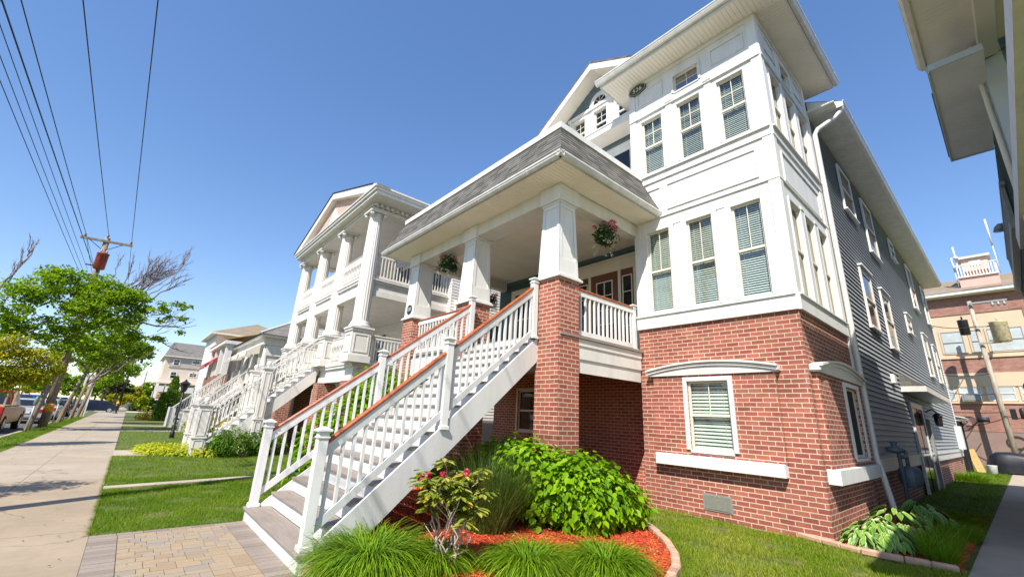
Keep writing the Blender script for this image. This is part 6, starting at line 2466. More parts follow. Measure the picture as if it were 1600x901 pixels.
# ------------------------------------------------------------------ cars
def make_car(name, label, cat, paint, L=4.6, W=1.8, H=1.45, kind='sedan', group='cars on the street'):
    """built round the origin, nose towards +Y"""
    t_ = thing(name, label, cat, (0, 0, 0), group)
    hl = L / 2
    if kind == 'sedan':
        prof = [(-hl, .35), (-hl + .02, .75), (-hl + .12, .95), (-hl + .75, 1.0), (hl - 1.35, 1.0), (hl - .35, .86), (hl - .05, .7), (hl, .35), (hl - .3, .22), (-hl + .3, .22)]
        cab = [(-hl + .55, 1.0), (-hl + 1.25, H - .06), (-hl + 1.9, H), (-.05, H), (.35, H - .06), (hl - 1.25, 1.0)]
    elif kind == 'suv':
        prof = [(-hl, .4), (-hl, 1.05), (-hl + .1, 1.12), (hl - 1.3, 1.1), (hl - .25, 1.0), (hl, .8), (hl, .4), (hl - .3, .28), (-hl + .3, .28)]
        cab = [(-hl + .05, 1.12), (-hl + .3, H - .05), (-hl + .6, H), (.2, H), (.5, H - .06), (hl - 1.15, 1.1)]
    else:  # pickup
        prof = [(-hl, .5), (-hl, 1.15), (-.4, 1.15), (hl - 1.5, 1.15), (hl - .3, 1.08), (hl, .95), (hl, .5), (hl - .3, .38), (-hl + .3, .38)]
        cab = [(-.75, 1.15), (-.68, H - .05), (-.5, H), (.75, H), (.95, H - .06), (hl - 1.35, 1.15)]
    m = MB()
    # body with a slight tumblehome: three slices across
    def loft(profile, ws):
        n_ = len(profile)
        o = []
        for (x, k) in ws:
            o.append([(x, y, .25 + (z - .25) * 1.0 if k == 1 else z * 1.0) for y, z in profile])
        vs_ = [p for sl in o for p in sl]
        fs = []
        for i in range(len(ws) - 1):
            for j in range(n_):
                fs.append((i * n_ + j, i * n_ + (j + 1) % n_, (i + 1) * n_ + (j + 1) % n_, (i + 1) * n_ + j))
        fs.append(tuple(range(n_))[::-1])
        fs.append(tuple(range((len(ws) - 1) * n_, len(ws) * n_)))
        m.add(vs_, fs)
    w = W / 2
    loft(prof, [(-w, 1), (w, 1)])
    # cabin (narrower at the roof)
    n_ = len(cab)
    vs_ = []
    for sx in (-1, 1):
        for y, z in cab:
            f = (z - 1.0) / (H - 1.0)
            vs_.append((sx * (w - .03 - .2 * max(0, f)), y, z))
    fs = [tuple(range(n_))[::-1], tuple(range(n_, 2 * n_))] + [(j, (j + 1) % n_, n_ + (j + 1) % n_, n_ + j) for j in range(n_)]
    m.add(vs_, fs)
    m.build('body', paint, t_, bevel=.05)
    # glass panels just outside the cabin
    g = MB()
    for sx in (-1, 1):
        def side_pt(y, z):
            f = (z - 1.0) / (H - 1.0)
            return (sx * (w - .022 - .2 * max(0, f)), y, z)
        zb, ztp = cab[0][1] + .05, H - .09
        def edge(i0, i1, z):
            (ya, za), (yb, zb_) = cab[i0], cab[i1]
            return ya + (yb - ya) * (z - za) / (zb_ - za)
        ya0, ya1 = edge(0, 1, zb) + .14, edge(0, 1, min(ztp, cab[1][1])) + .12
        yb0, yb1 = edge(5, 4, zb) - .16, edge(5, 4, min(ztp, cab[4][1])) - .12
        mid0, mid1 = (ya0 + yb0) / 2, (ya1 + yb1) / 2
        for (c0, c1, c2, c3) in ((ya0, mid0 - .04, mid1 - .04, ya1), (mid0 + .04, yb0, yb1, mid1 + .04)):
            g.quad(side_pt(c0, zb), side_pt(c1, zb), side_pt(c2, ztp), side_pt(c3, ztp))
    for (i0, i1, d) in ((0, 1, -1), (5, 4, 1)):
        (ya, za), (yb, zb_) = cab[i0], cab[i1]
        pts = []
        for (t0, sx) in ((.12, -1), (.12, 1), (.9, 1), (.9, -1)):
            y, z = ya + (yb - ya) * t0, za + (zb_ - za) * t0
            f = max(0, (z - 1) / (H - 1))
            pts.append((sx * (w - .12 - .2 * f), y + d * .012, z + .012))
        g.quad(*pts)
    g.build('car_window', 'dark_glass', t_)
    for sx in (-1, 1):
        for y in (-hl + .85, hl - .85):
            r_ = .33 if kind == 'sedan' else .38
            m = MB()
            c = Vector((sx * (w - .1), y, r_))
            n2 = 18
            ring0 = [c + Vector((0, math.cos(a) * r_, math.sin(a) * r_)) for a in [2 * math.pi * k / n2 for k in range(n2)]]
            m.prism([p - Vector((sx * .11, 0, 0)) for p in ring0], (sx * .225, 0, 0))
            wh = m.build('wheel', 'tyre', t_)
            m = MB()
            ring1 = [c + Vector((sx * .116, math.cos(a) * r_ * .62, math.sin(a) * r_ * .62)) for a in [2 * math.pi * k / n2 for k in range(n2)]]
            m.prism(ring1, (sx * .012, 0, 0))
            m.build('rim', 'car_silver', wh)
        m = MB()
        z = .8 if kind == 'sedan' else .95
        m.box(min(sx * w * .95, sx * w * .6), max(sx * w * .95, sx * w * .6), -hl - .015, -hl + .1, z - .1, z + .08)
        m.build('tail_lamp', 'tail_light', t_)
        m = MB()
        m.box(min(sx * w * .92, sx * w * .6), max(sx * w * .92, sx * w * .6), hl - .14, hl + .004, z - .16, z - .02)
        m.build('headlamp', 'car_white', t_)
    m = MB()
    m.box(-.28, .28, -hl - .02, -hl + .02, .62 if kind == 'sedan' else .7, .74 if kind == 'sedan' else .82)
    m.build('number_plate', 'car_white', t_)
    return t_


ZR = -.13
c = make_car('pickup_truck', 'red and tan pickup truck parked at the left edge of the view', 'pickup truck', 'car_red', 5.6, 1.95, 1.9, 'pickup')
c.location = (-5.05, 32.3, ZR)
m = MB()
m.box(.98, .995, 2.35, 2.72, .42, .9)
m.build('fender_panel', 'truck_tan', c, bevel=.01)
m = MB()
m.box(-.9, .9, -2.7, -.9, 1.15, 1.22)
for sx in (-.9, .9):
    for y in (-2.7, -.85):
        m.box(sx - .03, sx + .03, y - .03, y + .03, 1.15, 1.95)
    m.box(sx - .03, sx + .03, -2.7, -.85, 1.92, 1.98)
m.build('ladder_rack', 'pole_tan', c)
sil = make_car('parked_car', 'silver car parked behind the second tree trunk', 'car', 'car_silver', 4.5, 1.8, 1.5, 'sedan', 'cars on the street')
sil.location = (-4.75, 42.5, ZR)
c2 = dup(sil, (-4.75, 49.0, ZR), 'silver car parked farther along, between the slim trunks')
nav = make_car('parked_car', 'navy sedan turning on the cross street with its red tail lamp showing', 'car', 'car_navy', 4.7, 1.82, 1.45, 'sedan')
nav.location = (-3.1, 75.0, ZR)
nav.rotation_euler = (0, 0, rad(90))
n2 = dup(nav, (-4.75, 57.5, ZR), 'dark sedan parked in line behind the two silver cars', rotz=0)
blu = make_car('parked_car', 'bright blue van-like car out on the road beyond the pickup', 'car', 'car_blue', 4.7, 1.85, 1.75, 'suv')
blu.location = (-7.7, 68.5, ZR)
blu.rotation_euler = (0, 0, rad(235))
b2 = dup(blu, (-9.6, 78.0, ZR), 'second blue car behind the bright blue one on the road', rotz=rad(190))
wh_ = make_car('parked_car', 'pale car standing past the crossing, seen between the trunks', 'car', 'car_white', 4.6, 1.85, 1.7, 'suv')
wh_.location = (-7.6, 92.0, ZR)
wh_.rotation_euler = (0, 0, rad(185))
w2 = dup(wh_, (2.3, 86.8, -.05), 'white van parked beside the far green shrubs', rotz=rad(80), scale=1.1)
b3 = dup(nav, (-4.4, 93, ZR), 'dark car waiting beyond the crossing behind the sign post', rotz=0)


# ------------------------------------------------------------------ trees
def limb(m, p, q, r0_, r1_, wob=.12, n=6, sides=7):
    p, q = Vector(p), Vector(q)
    L = (q - p).length
    pts, rr = [], []
    for i in range(n + 1):
        t_ = i / n
        c = p.lerp(q, t_)
        if 0 < i < n:
            c += Vector((random.uniform(-1, 1), random.uniform(-1, 1), random.uniform(-.6, .9))) * wob * L * .25
        pts.append(c)
        rr.append(r0_ + (r1_ - r0_) * t_)
    m.tube(pts, rr, sides)
    return pts


def tree(name, label, base, fork, blobs, nleaf, leaf, size=(.1, .2), r=.2, cat='tree', twigs=40, group=None, bark='bark', lean=None, zsq=.8, extra=None, shell=.35):
    t_ = thing(name, label, cat, base, group)
    m = MB()
    m.smooth = True
    bx, by, bz = base
    fk = Vector(fork)
    m.tube([(bx, by, bz - .1), (bx, by, bz + .05), Vector(base).lerp(fk, .4) + Vector((random.uniform(-.06, .06), 0, 0)), fk], [r * 1.5, r * 1.15, r, r * .85], 10)
    m.build('trunk', bark, t_)
    m = MB()
    m.smooth = True
    nodes = [(fk, r * .62, 0.0)]
    for b in sorted(blobs, key=lambda q: (Vector(q[:3]) - fk).length):
        c = Vector(b[:3])
        pn, pr, pd = min(nodes, key=lambda q: (q[0] - c).length + .3 * q[2])
        pr = max(.012, pr)
        mid = pn.lerp(c, .5) + Vector((random.uniform(-.2, .2), random.uniform(-.2, .2), random.uniform(-.05, .25))) * min(1, b[3] * 1.2)
        limb(m, pn, mid, pr, pr * .8, .2)
        limb(m, mid, c, pr * .8, pr * .55, .25)
        nodes.append((mid, pr * .75, pd + (mid - pn).length))
        nodes.append((c, pr * .5, pd + (c - pn).length))
        for k in range(max(3, int(twigs * b[3] / len(blobs)))):
            d = Vector(rnd_dirs(1, .25)[0])
            limb(m, c.lerp(mid, random.uniform(0, .35)), c + d * b[3] * random.uniform(.6, 1.0), r * .09, .008, .3, 4, 4)
    m.build('limbs', bark, t_)
    if extra:
        m = MB()
        m.smooth = True
        extra(m)
        m.build('bare_twigs', 'twig', t_)
    # leaf sprays: clusters gathered on small spots so that gaps remain
    nc = max(8, nleaf // 46)
    C, D, pick = blob_points(blobs, nc, shell, zsq)
    k = RNG.integers(0, nc, nleaf)
    spread = np.array([b[3] for b in blobs])[pick][k] * .12 + .07
    off = RNG.normal(size=(nleaf, 3)) * spread[:, None]
    off[:, 2] *= .55
    P = C[k] + off
    N = unit(D[k] * .35 + rnd_dirs(nleaf, .9))
    leaves('crown', P, N, RNG.uniform(size[0], size[1], nleaf), leaf, t_, aspect=.75, rnd=np.clip(RNG.beta(2, 2.2, nleaf) + .14 * (RNG.random(nc)[k] - .5), 0, 1))
    return t_


def bare(m, base, tip, r0_, n=9, spread=.5, depth=2):
    pts = limb(m, base, tip, r0_, r0_ * .35, .15, 6, 5)
    if depth:
        b, t_ = Vector(base), Vector(tip)
        d = (t_ - b)
        for k in range(n):
            f = random.uniform(.3, .98)
            s_ = b.lerp(t_, f)
            q = s_ + (d.normalized() + Vector(rnd_dirs(1)[0]) * spread + Vector((0, 0, .25))).normalized() * d.length * random.uniform(.18, .42)
            bare(m, s_, q, r0_ * .4, max(4, n - 3), spread, depth - 1)


def t1_extra(m):
    for k in range(16):
        b = Vector((random.uniform(-1.9, -.6), 31.8, random.uniform(7.2, 7.8)))
        bare(m, b, b + Vector((random.uniform(.1, 1.5), random.uniform(.3, 1.0), random.uniform(1.2, 2.3))), .026, 8, .6, 2)
    for (b, tp, r_, n) in (((-1.6, 31.5, 7.2), (-.2, 32.6, 9.6), .05, 9), ((-1.4, 31.5, 7.0), (.7, 32.8, 10.0), .06, 11), ((-1.0, 31.5, 7.0), (-.9, 32.4, 9.7), .045, 9), ((-1.8, 31.8, 7.3), (-1.6, 32.4, 9.4), .04, 7),
                           ((-.6, 31.3, 6.9), (1.1, 32.4, 8.9), .045, 9), ((-2.3, 31.8, 7.4), (-2.2, 32.4, 9.3), .03, 6),
                           ((-1.2, 31, 5.6), (1.5, 31.2, 5.7), .05, 8), ((-.9, 31, 5.3), (1.3, 31.4, 4.5), .045, 8), ((-.2, 31, 6.2), (1.6, 31.3, 6.4), .03, 6), ((.3, 31, 5.3), (1.0, 31.3, 6.6), .02, 5)):
        bare(m, b, tp, r_, n, .55, 2)


tree('street_tree', 'big broad street tree with fresh green leaves and bare twigs above, around the red transformer', (-3.28, 30.4, 0), (-2.95, 30.5, 2.9),
     [(-3.1, 31.6, 7.5, .75), (-4.3, 31.0, 7.35, .7), (-2.0, 31.6, 7.45, .7), (-1.1, 31.4, 7.2, .6), (-2.4, 31.3, 6.3, .9), (-5.2, 29.6, 5.4, 1.05), (-4.6, 30.0, 6.5, 1.0), (-3.9, 30.5, 7.1, .85), (-3.2, 31, 6.4, 1.0), (-2.3, 30.6, 7.0, .9), (-2.6, 30, 5.6, 1.1), (-1.5, 30.8, 6.9, .8), (-1.7, 30.5, 5.7, .9), (-.7, 31, 6.6, .75),
      (-.9, 31, 5.9, .6), (.2, 31.1, 6.7, .5), (.9, 31.1, 6.9, .35), (1.25, 31.1, 6.25, .22), (.55, 31.1, 6.1, .35), (-3.8, 30.2, 4.6, .95), (-4.9, 30, 4.4, .8), (-2.9, 30.2, 4.2, .8), (.45, 31.2, 4.95, .22), (1.35, 31.2, 5.55, .17), (-.6, 31, 4.9, .35), (1.45, 31.2, 7.0, .2)],
     17500, 'leaf_street', (.10, .19), .105, twigs=60, extra=t1_extra, shell=.35)


def left_extra(m):
    for (b, tp, r_, n) in (((-6.0, 31.5, 5.6), (-5.6, 32.5, 9.2), .06, 10), ((-6.0, 31.5, 5.6), (-6.7, 32.0, 7.3), .045, 8), ((-6.2, 31.4, 5.0), (-5.0, 32.2, 7.4), .04, 7)):
        bare(m, b, tp, r_, n, .5, 2)


tree('street_tree', 'half bare street tree across the road behind the big crown at the far left', (-6.9, 33.0, -.05), (-6.3, 32, 4.4), [(-7.3, 31.5, 4.6, .9), (-6.2, 31.4, 4.9, .55)], 1500, 'leaf_street', (.12, .2), .13, extra=left_extra)
tree('street_tree', 'second street tree on the verge with a slim mottled trunk beside the banded pole', (-3.05, 39.5, 0), (-2.5, 39.5, 3.3),
     [(-3.0, 39.5, 5.2, 1.2), (-1.7, 39.8, 5.7, 1.1), (-2.2, 39.4, 4.3, 1.0), (-.6, 40, 5.3, .8), (.0, 40, 5.0, .5), (-3.9, 39.6, 4.2, .9)], 5000, 'leaf_street', (.12, .22), .1, twigs=50)


def t3_extra(m):
    for (b, tp, r_, n) in (((-2.7, 45.4, 2.4), (-.3, 45, 5.2), .08, 4), ((-2.7, 45.4, 2.4), (-1.0, 45, 5.6), .07, 4), ((-2.65, 45.4, 2.5), (.1, 45, 4.9), .06, 4), ((-2.7, 45.4, 2.6), (-1.8, 45.2, 5.6), .06, 4)):
        bare(m, b, tp, r_, n, .4, 2)


tree('street_tree', 'third street tree, forking low into pale slanting limbs', (-2.95, 45.4, 0), (-2.7, 45.4, 2.6),
     [(-1.5, 46.0, 5.6, 1.2), (-.4, 46.0, 5.3, .95), (.2, 46.2, 4.9, .6), (-2.6, 46.2, 5.2, 1.2), (-1.3, 47, 4.2, .8)], 4500, 'leaf_street', (.13, .23), .09, twigs=50, extra=t3_extra)
tree('street_tree', 'fourth street tree with a thin trunk just before the sign post', (-3.0, 51.5, 0), (-2.7, 51.5, 2.6), [(-2.3, 52, 4.6, 1.3), (-1.2, 53, 4.0, 1.0), (-.4, 54, 4.6, .9), (-3.4, 52, 4.6, 1.1), (-1.6, 56, 3.4, .8)], 4500, 'leaf_street', (.13, .25), .13)
tree('ornamental_tree', 'low golden leaved maple spreading at the left edge before the trunks', (-3.9, 20.4, 0), (-3.6, 20.7, 1.6),
     [(-3.9, 21.2, 3.0, .62), (-3.3, 21.5, 3.15, .62), (-2.8, 21.6, 2.9, .5), (-2.45, 21.8, 2.55, .42), (-3.4, 21.2, 2.5, .7), (-2.9, 21.5, 2.2, .55), (-3.7, 20.8, 2.0, .5), (-2.2, 21.9, 2.4, .28), (-3.1, 21.3, 1.85, .4), (-2.55, 21.6, 2.05, .35)],
     9000, 'leaf_golden', (.05, .11), .09, twigs=30, zsq=.55)
tree('ornamental_tree', 'small tree left of the view that shades the near sidewalk', (-3.3, 10.4, 0), (-3.3, 10.4, 1.5), [(-3.35, 10.5, 2.7, .6), (-3.0, 10.9, 2.9, .5), (-3.6, 10.9, 2.5, .5)], 2600, 'leaf_golden', (.05, .11), .06, twigs=16, zsq=.5)
tree('red_tree', 'small dark red leaved tree group at the far corner by the crossing', (-1.6, 84.5, 0), (-1.6, 84.5, 2.2), [(-2.2, 84.5, 3.2, 1.1), (-.9, 85, 3.2, 1.0), (-1.5, 85, 3.9, .9)], 1400, 'leaf_dark', (.2, .4), .14)
for i, (x, y, h, lf, lab) in enumerate(((-12.5, 118, 7.5, 'leaf_street', 'far green tree across the street behind the banded pole'), (-19, 150, 9, 'leaf_street', 'far green tree at the left edge behind the blue cars'), (-15, 142, 6.5, 'leaf_golden', 'far yellowish tree across the street beyond the blue cars'),
                                  (-8.5, 128, 6.5, 'leaf_street', 'far tree seen between the second and third trunks'), (-5.2, 118, 6.5, 'leaf_street', 'far tree filling the gap left of the sign'), (-2.2, 124, 5.5, 'leaf_street', 'far tree behind the red leaved trees'),
                                  (-23, 175, 9, 'leaf_street', 'farthest tree at the very left edge of the street'), (3.2, 132, 6, 'leaf_street', 'far tree top showing left of the apartment block'))):
    tree('far_tree', lab, (x, y, 0), (x, y, h * .4), [(x, y, h * .72, h * .28), (x - h * .24, y, h * .6, h * .24), (x + h * .26, y, h * .62, h * .24), (x, y - 1, h * .5, h * .26), (x - h * .3, y - 1, h * .42, h * .18), (x + h * .3, y - 1, h * .42, h * .18)], 2400, lf, (.3, .6), .14, 'tree', 6, 'far trees along the street')
for (x, y, h, w_, lf, lab) in ((.6, 88, 2.8, 1.6, 'leaf_golden', 'rounded golden green shrub in front of the apartment corner'), (1.5, 85.5, 1.5, 1.0, 'leaf_lime', 'bright green mound shrub below the golden one'),
                               (2.5, 86, 1.5, .9, 'leaf_shrub', 'dark clipped shrub right of the bright green mound'), (-1.6, 92, 2.4, 1.3, 'leaf_golden', 'yellowish shrub peeking left of the signal pole')):
    tree('far_shrub', lab, (x, y, 0), (x, y, h * .4), [(x, y, h * .7, w_ * .75), (x - w_ * .5, y, h * .5, w_ * .6), (x + w_ * .5, y, h * .5, w_ * .6), (x, y - .5, h * 1.1, w_ * .45)], 1800, lf, (.2, .4), .1, 'shrub', 6, 'shrubs by the far crossing')
for (x, y, h, lab) in ((2.7, 48.5, 3.6, 'taller pointed evergreen by the stairs of the red awning house'), (2.1, 47.5, 2.1, 'shorter evergreen leaning on the taller pointed one'), (3.4, 49.6, 2.4, 'evergreen tucked behind the taller pointed one')):
    n_ = 2600
    zz = RNG.random(n_) ** .8
    rr = (.62 * (1 - zz) ** .75 + .08) * (h / 3.4) * (.8 + .3 * RNG.random(n_))
    th = RNG.random(n_) * 2 * np.pi
    P = np.stack([x + rr * np.cos(th), y + rr * np.sin(th), .1 + zz * h], 1)
    N = unit(np.stack([np.cos(th), np.sin(th), np.full(n_, .3)], 1) + .5 * rnd_dirs(n_))
    t_ = thing('evergreen_shrub', lab, 'evergreen', (x, y, 0), 'evergreens by the far stairs')
    m = MB()
    m.smooth = True
    m.tube([(x, y, 0), (x, y, h * .9)], [.1, .02], 6)
    m.build('trunk', 'bark', t_)
    leaves('crown', P, N, RNG.uniform(.12, .24, n_), 'leaf_conifer', t_, aspect=.5)


# ------------------------------------------------------------------ shrubs and beds
def shrub(name, label, cat, blobs, n, mat, size, shape='oval', aspect=.6, zsq=.8, stems=12, shell=.6, zb=1.0, group=None, fold=.15, floor=0.05):
    b0 = blobs[0]
    bx = sum(b[0] for b in blobs) / len(blobs)
    by = sum(b[1] for b in blobs) / len(blobs)
    t_ = thing(name, label, cat, (bx, by, 0), group)
    m = MB()
    m.smooth = True
    for k in range(stems):
        b = random.choice(blobs)
        a = random.uniform(0, 6.28)
        q = Vector((b[0] + math.cos(a) * b[3] * .6, b[1] + math.sin(a) * b[3] * .6, b[2] + random.uniform(-.1, .3) * b[3]))
        limb(m, (bx + (b[0] - bx) * .6 + random.uniform(-.1, .1), by + (b[1] - by) * .6 + random.uniform(-.1, .1), .02), q, .016, .006, .2, 4, 5)
    m.build('stems', 'stem_pale', t_)
    P, D, _ = blob_points(blobs, n, shell, zsq)
    k = P[:, 2] > floor
    P, D = P[k], D[k]
    N = unit(D * .8 + rnd_dirs(len(P)) * .55 + np.array([0, 0, zb]))
    droop = unit(D * .7 + rnd_dirs(len(P)) * .5 + np.array([0, 0, -.7]))
    leaves('foliage', P, N, RNG.uniform(size[0], size[1], len(P)), mat, t_, shape, aspect, fold, droop, rnd=RNG.beta(2.2, 2.2, len(P)))
    return t_


shrub('hydrangea_bush', 'large leafy bright green hydrangea bush at the foot of the front brick pillar', 'bush',
      [(5.05, 5.75, .82, .50), (5.1, 5.25, .80, .52), (5.4, 4.75, .60, .56), (5.85, 4.55, .48, .55), (6.22, 4.4, .36, .42), (5.45, 4.5, .36, .45), (5.15, 4.95, .5, .5), (4.95, 6.1, .85, .38), (5.8, 4.8, .62, .5)],
      8200, 'leaf_hydrangea', (.06, .125), 'heart', .82, .95, 26, .62, .55, fold=.10)
shrub('background_bush', 'tall lush green bush behind the far stair railing', 'bush', [(4.3, 9.9, 1.3, 1.0), (4.9, 10.2, 1.8, .85), (3.6, 9.8, .9, .8), (3.3, 9.9, .5, .6), (5.4, 10.2, 1.9, .6), (4.4, 10.1, 2.1, .55)], 4200, 'leaf_hydrangea', (.10, .2), 'long', .45, .95, 16)
shrub('round_shrub', 'dense rounded shrub in front of the white panelled newel post', 'shrub', [(2.75, 16.7, .45, .55), (2.55, 17.0, .35, .4)], 3200, 'leaf_shrub', (.05, .09), zsq=.85)
shrub('round_shrub', 'darker leafy shrub right of the pale garden stone', 'shrub', [(3.65, 16.9, .4, .5), (4.0, 17.1, .35, .45)], 2200, 'leaf_shrub', (.07, .13), zsq=.85)
shrub('lime_groundcover', 'low lime yellow spreading plant edging the white stairs', 'ground cover', [(.95, 18.0, .12, .5, .6, .22), (1.5, 17.6, .12, .55, .6, .26), (1.9, 17.3, .12, .5, .5, .25), (.9, 18.7, .1, .5, .5, .18), (2.2, 16.9, .1, .4, .35, .2)], 5000, 'leaf_lime', (.05, .10), zsq=.5, shell=.3, floor=.01, stems=6)
shrub('yellow_shrub', 'small mounded yellow shrub on the far lawn by the evergreens', 'shrub', [(1.7, 48.2, .4, .6), (1.1, 48.4, .3, .45), (2.2, 48.2, .3, .4)], 1500, 'leaf_yellow', (.08, .15))
shrub('yellow_shrub', 'green and yellow shrub behind the garden lamp post', 'shrub', [(2.7, 26.0, .5, .55), (3.3, 26.2, .6, .55)], 1600, 'leaf_golden', (.07, .13))
shrub('yellow_shrub', 'bright yellow shrub between the white newel posts of the stairs', 'shrub', [(3.9, 24.5, .6, .5)], 900, 'leaf_yellow', (.06, .12))
# garden stone
m = MB()
m.smooth = True
m.lathe((3.05, 17.0, -.03), [(.34, 0), (.36, .1), (.28, .22), (.16, .31), (.03, .34)], 14)
for i, (x, y, z) in enumerate(m.v):
    k = 1 + .22 * math.sin(7 * x + 11 * z + 2 * y)
    m.v[i] = (3.05 + (x - 3.05) * k * .8, 17.0 + (y - 17.0) * k, z * (.9 + .2 * math.sin(9 * y)))
tag(m.build('garden_stone', 'stone_pale'), 'pale rough garden stone between the two shrubs', 'stone')
m = MB()
m.smooth = True
m.lathe((2.35, 20.4, -.03), [(.2, 0), (.2, .1), (.1, .2), (.03, .22)], 10)
tag(m.build('garden_stone', 'stone_pale'), 'small white stone beside the lime ground cover', 'stone')


def clump(name, label, cx_, cy_, r_, h, n, mat='blade_clump', width=.0115, lean=(0, .75), bend=(1.9, 2.9), cat='ornamental grass', group='mounds of ornamental grass', z=.06, ln=(.6, 1.2)):
    a = RNG.random(n) * 2 * np.pi
    q = r_ * .55 * np.sqrt(RNG.random(n))
    base = np.stack([cx_ + q * np.cos(a), cy_ + q * np.sin(a), np.full(n, z)], 1)
    a2 = a + RNG.normal(size=n) * .5
    le = RNG.uniform(lean[0], lean[1], n) * (.35 + .65 * q / (r_ * .55))
    d = np.stack([np.cos(a2) * np.sin(le), np.sin(a2) * np.sin(le), np.cos(le)], 1)
    o = ribbons(name, base, d, h * RNG.uniform(ln[0], ln[1], n), RNG.uniform(bend[0], bend[1], n), width * RNG.uniform(.7, 1.3, n), mat, segs=8, curl=1.0, rnd=np.clip(RNG.beta(1.7, 1.9, n) * (.55 + .45 * q / (r_ * .55)), 0, 1))
    return tag(o, label, cat, group)


clump('ornamental_grass', 'biggest bright green grass mound, at the foot of the stairs', 2.2, 4.60, .44, .72, 2600)
clump('ornamental_grass', 'smaller grass mound behind the bare stemmed rhododendron', 2.78, 4.32, .28, .52, 1300)
clump('ornamental_grass', 'grass mound between the rhododendron and the hydrangea, on the red mulch', 3.55, 3.70, .36, .56, 1900)
clump('ornamental_grass', 'rightmost grass mound beside the bare patch of red mulch', 4.22, 3.20, .38, .58, 2000)
clump('fountain_grass', 'tall dark fine fountain grass behind the rhododendron', 4.22, 5.25, .55, 1.15, 2600, 'blade_fountain', .0085, (.05, .6), (.15, .9), group=None, ln=(.55, 1.15))
clump('fountain_grass', 'thin wispy grass under the stairs near the brick pillar', 4.7, 7.3, .4, 1.0, 1200, 'blade_fountain', .005, (.05, .6), (.2, 1.0), group=None, ln=(.5, 1.1))
for (x, y, r_, h, n, lab) in ((8.55, 1.12, .3, .36, 700, 'loose bright grass tuft right of the hosta at the bed edge'), (8.25, .98, .22, .3, 500, 'small grass tuft at the very corner of the bed'), (9.3, 1.1, .35, .36, 700, 'grass tuft half in shade farther along the side bed'), (10.4, 1.0, .4, .34, 600, 'shaded grass tuft beside the path')):
    clump('grass_tuft', lab, x, y, r_, h, n, 'blade_clump', .007, (.1, .8), (.5, 1.5), 'grass tuft', 'grass tufts in the side bed', z=.08)
clump('grass_tuft', 'sunlit grass patch against the far brick foundation', 25.5, 1.75, .9, .45, 1200, 'blade_clump', .012, (.1, .8), (.5, 1.5), 'grass tuft', 'grass tufts in the side bed', z=.07)


def hosta(label, cx_, cy_, r_, n, size=(.16, .30), h=.34):
    a = RNG.random(n) * 2 * np.pi
    q = np.sqrt(RNG.random(n))
    C = np.stack([cx_ + q * r_ * np.cos(a) * .75, cy_ + q * r_ * np.sin(a) * .75, .1 + h * (1 - .75 * q ** 1.4) * RNG.uniform(.7, 1.1, n)], 1)
    out = np.stack([np.cos(a), np.sin(a), np.zeros(n)], 1)
    N = unit(out * (.35 + .4 * q[:, None]) + np.array([0, 0, 1.0]) + .3 * rnd_dirs(n))
    droop = unit(out + .35 * rnd_dirs(n) - np.array([0, 0, .1]))
    size_ = RNG.uniform(size[0], size[1], n)
    A = unit(droop - N * np.sum(droop * N, axis=1, keepdims=True))
    Bv = np.cross(N, A)
    rows, K = 7, 7
    V, E = [], []
    for i in range(rows + 1):
        t_ = i / rows
        wv = .31 * math.sin(math.pi * min(1, t_ * .96 + .04) ** .8) ** .8 * .72
        for j in range(K):
            s_ = (j / (K - 1)) * 2 - 1
            z = .10 * abs(s_) * (1 - t_ * .6) - .28 * t_ * t_
            V.append(C + A * (t_ * size_)[:, None] + Bv * (s_ * wv * size_)[:, None] + N * (z * size_)[:, None])
            E.append(max(abs(s_), (t_ - .5) * 2 if t_ > .5 else 0) if 0 < i < rows else 1.0)
    V = np.stack(V, 1)
    k = (rows + 1) * K
    fa = np.array([(i * K + j, i * K + j + 1, (i + 1) * K + j + 1, (i + 1) * K + j) for i in range(rows) for j in range(K - 1)])
    F = (np.arange(n)[:, None, None] * k + fa[None]).reshape(-1, 4)
    o = raw_mesh('hosta_plant', V.reshape(-1, 3), F, 'leaf_hosta', None, {'rnd': np.repeat(RNG.random(n), k), 'edge': np.tile(np.array(E), n)}, smooth=True)
    return tag(o, label, 'hosta', 'hostas along the side wall')


hosta('big cream edged hosta in the sun at the corner of the brick bay', 8.62, 1.66, .56, 210, (.12, .24))
hosta('smaller cream edged hosta in front of the big one at the brick corner', 8.25, 1.80, .30, 80, (.08, .17), .25)
hosta('hosta in the shade below the white downspout', 10.3, 1.72, .6, 90)
hosta('hosta in the shade by the gas meter', 11.8, 1.6, .6, 80)

# rhododendron with bare stems
RH = thing('rhododendron', 'leggy rhododendron with bare pale stems and dark pink buds beside the grass mounds', 'rhododendron', (2.86, 4.22, .05))
m = MB()
m.smooth = True
tips = []
random.seed(5)
for k in range(16):
    a = random.uniform(0, 6.28)
    b = Vector((2.86 + random.uniform(-.12, .12), 4.22 + random.uniform(-.12, .12), .05))
    top = Vector((2.86 + math.cos(a) * random.uniform(.08, .36), 4.22 + math.sin(a) * random.uniform(.1, .42), random.uniform(.55, 1.0)))
    pts = limb(m, b, top, .010, .006, .35, 6, 6)
    tips.append(top)
    for j in range(3):
        s_ = pts[random.randint(2, 5)]
        q = s_ + Vector((random.uniform(-.2, .2), random.uniform(-.2, .2), random.uniform(.08, .3)))
        limb(m, s_, q, .006, .004, .3, 4, 5)
        tips.append(q)
m.build('stems', 'stem_pale', RH)
C, N, D = [], [], []
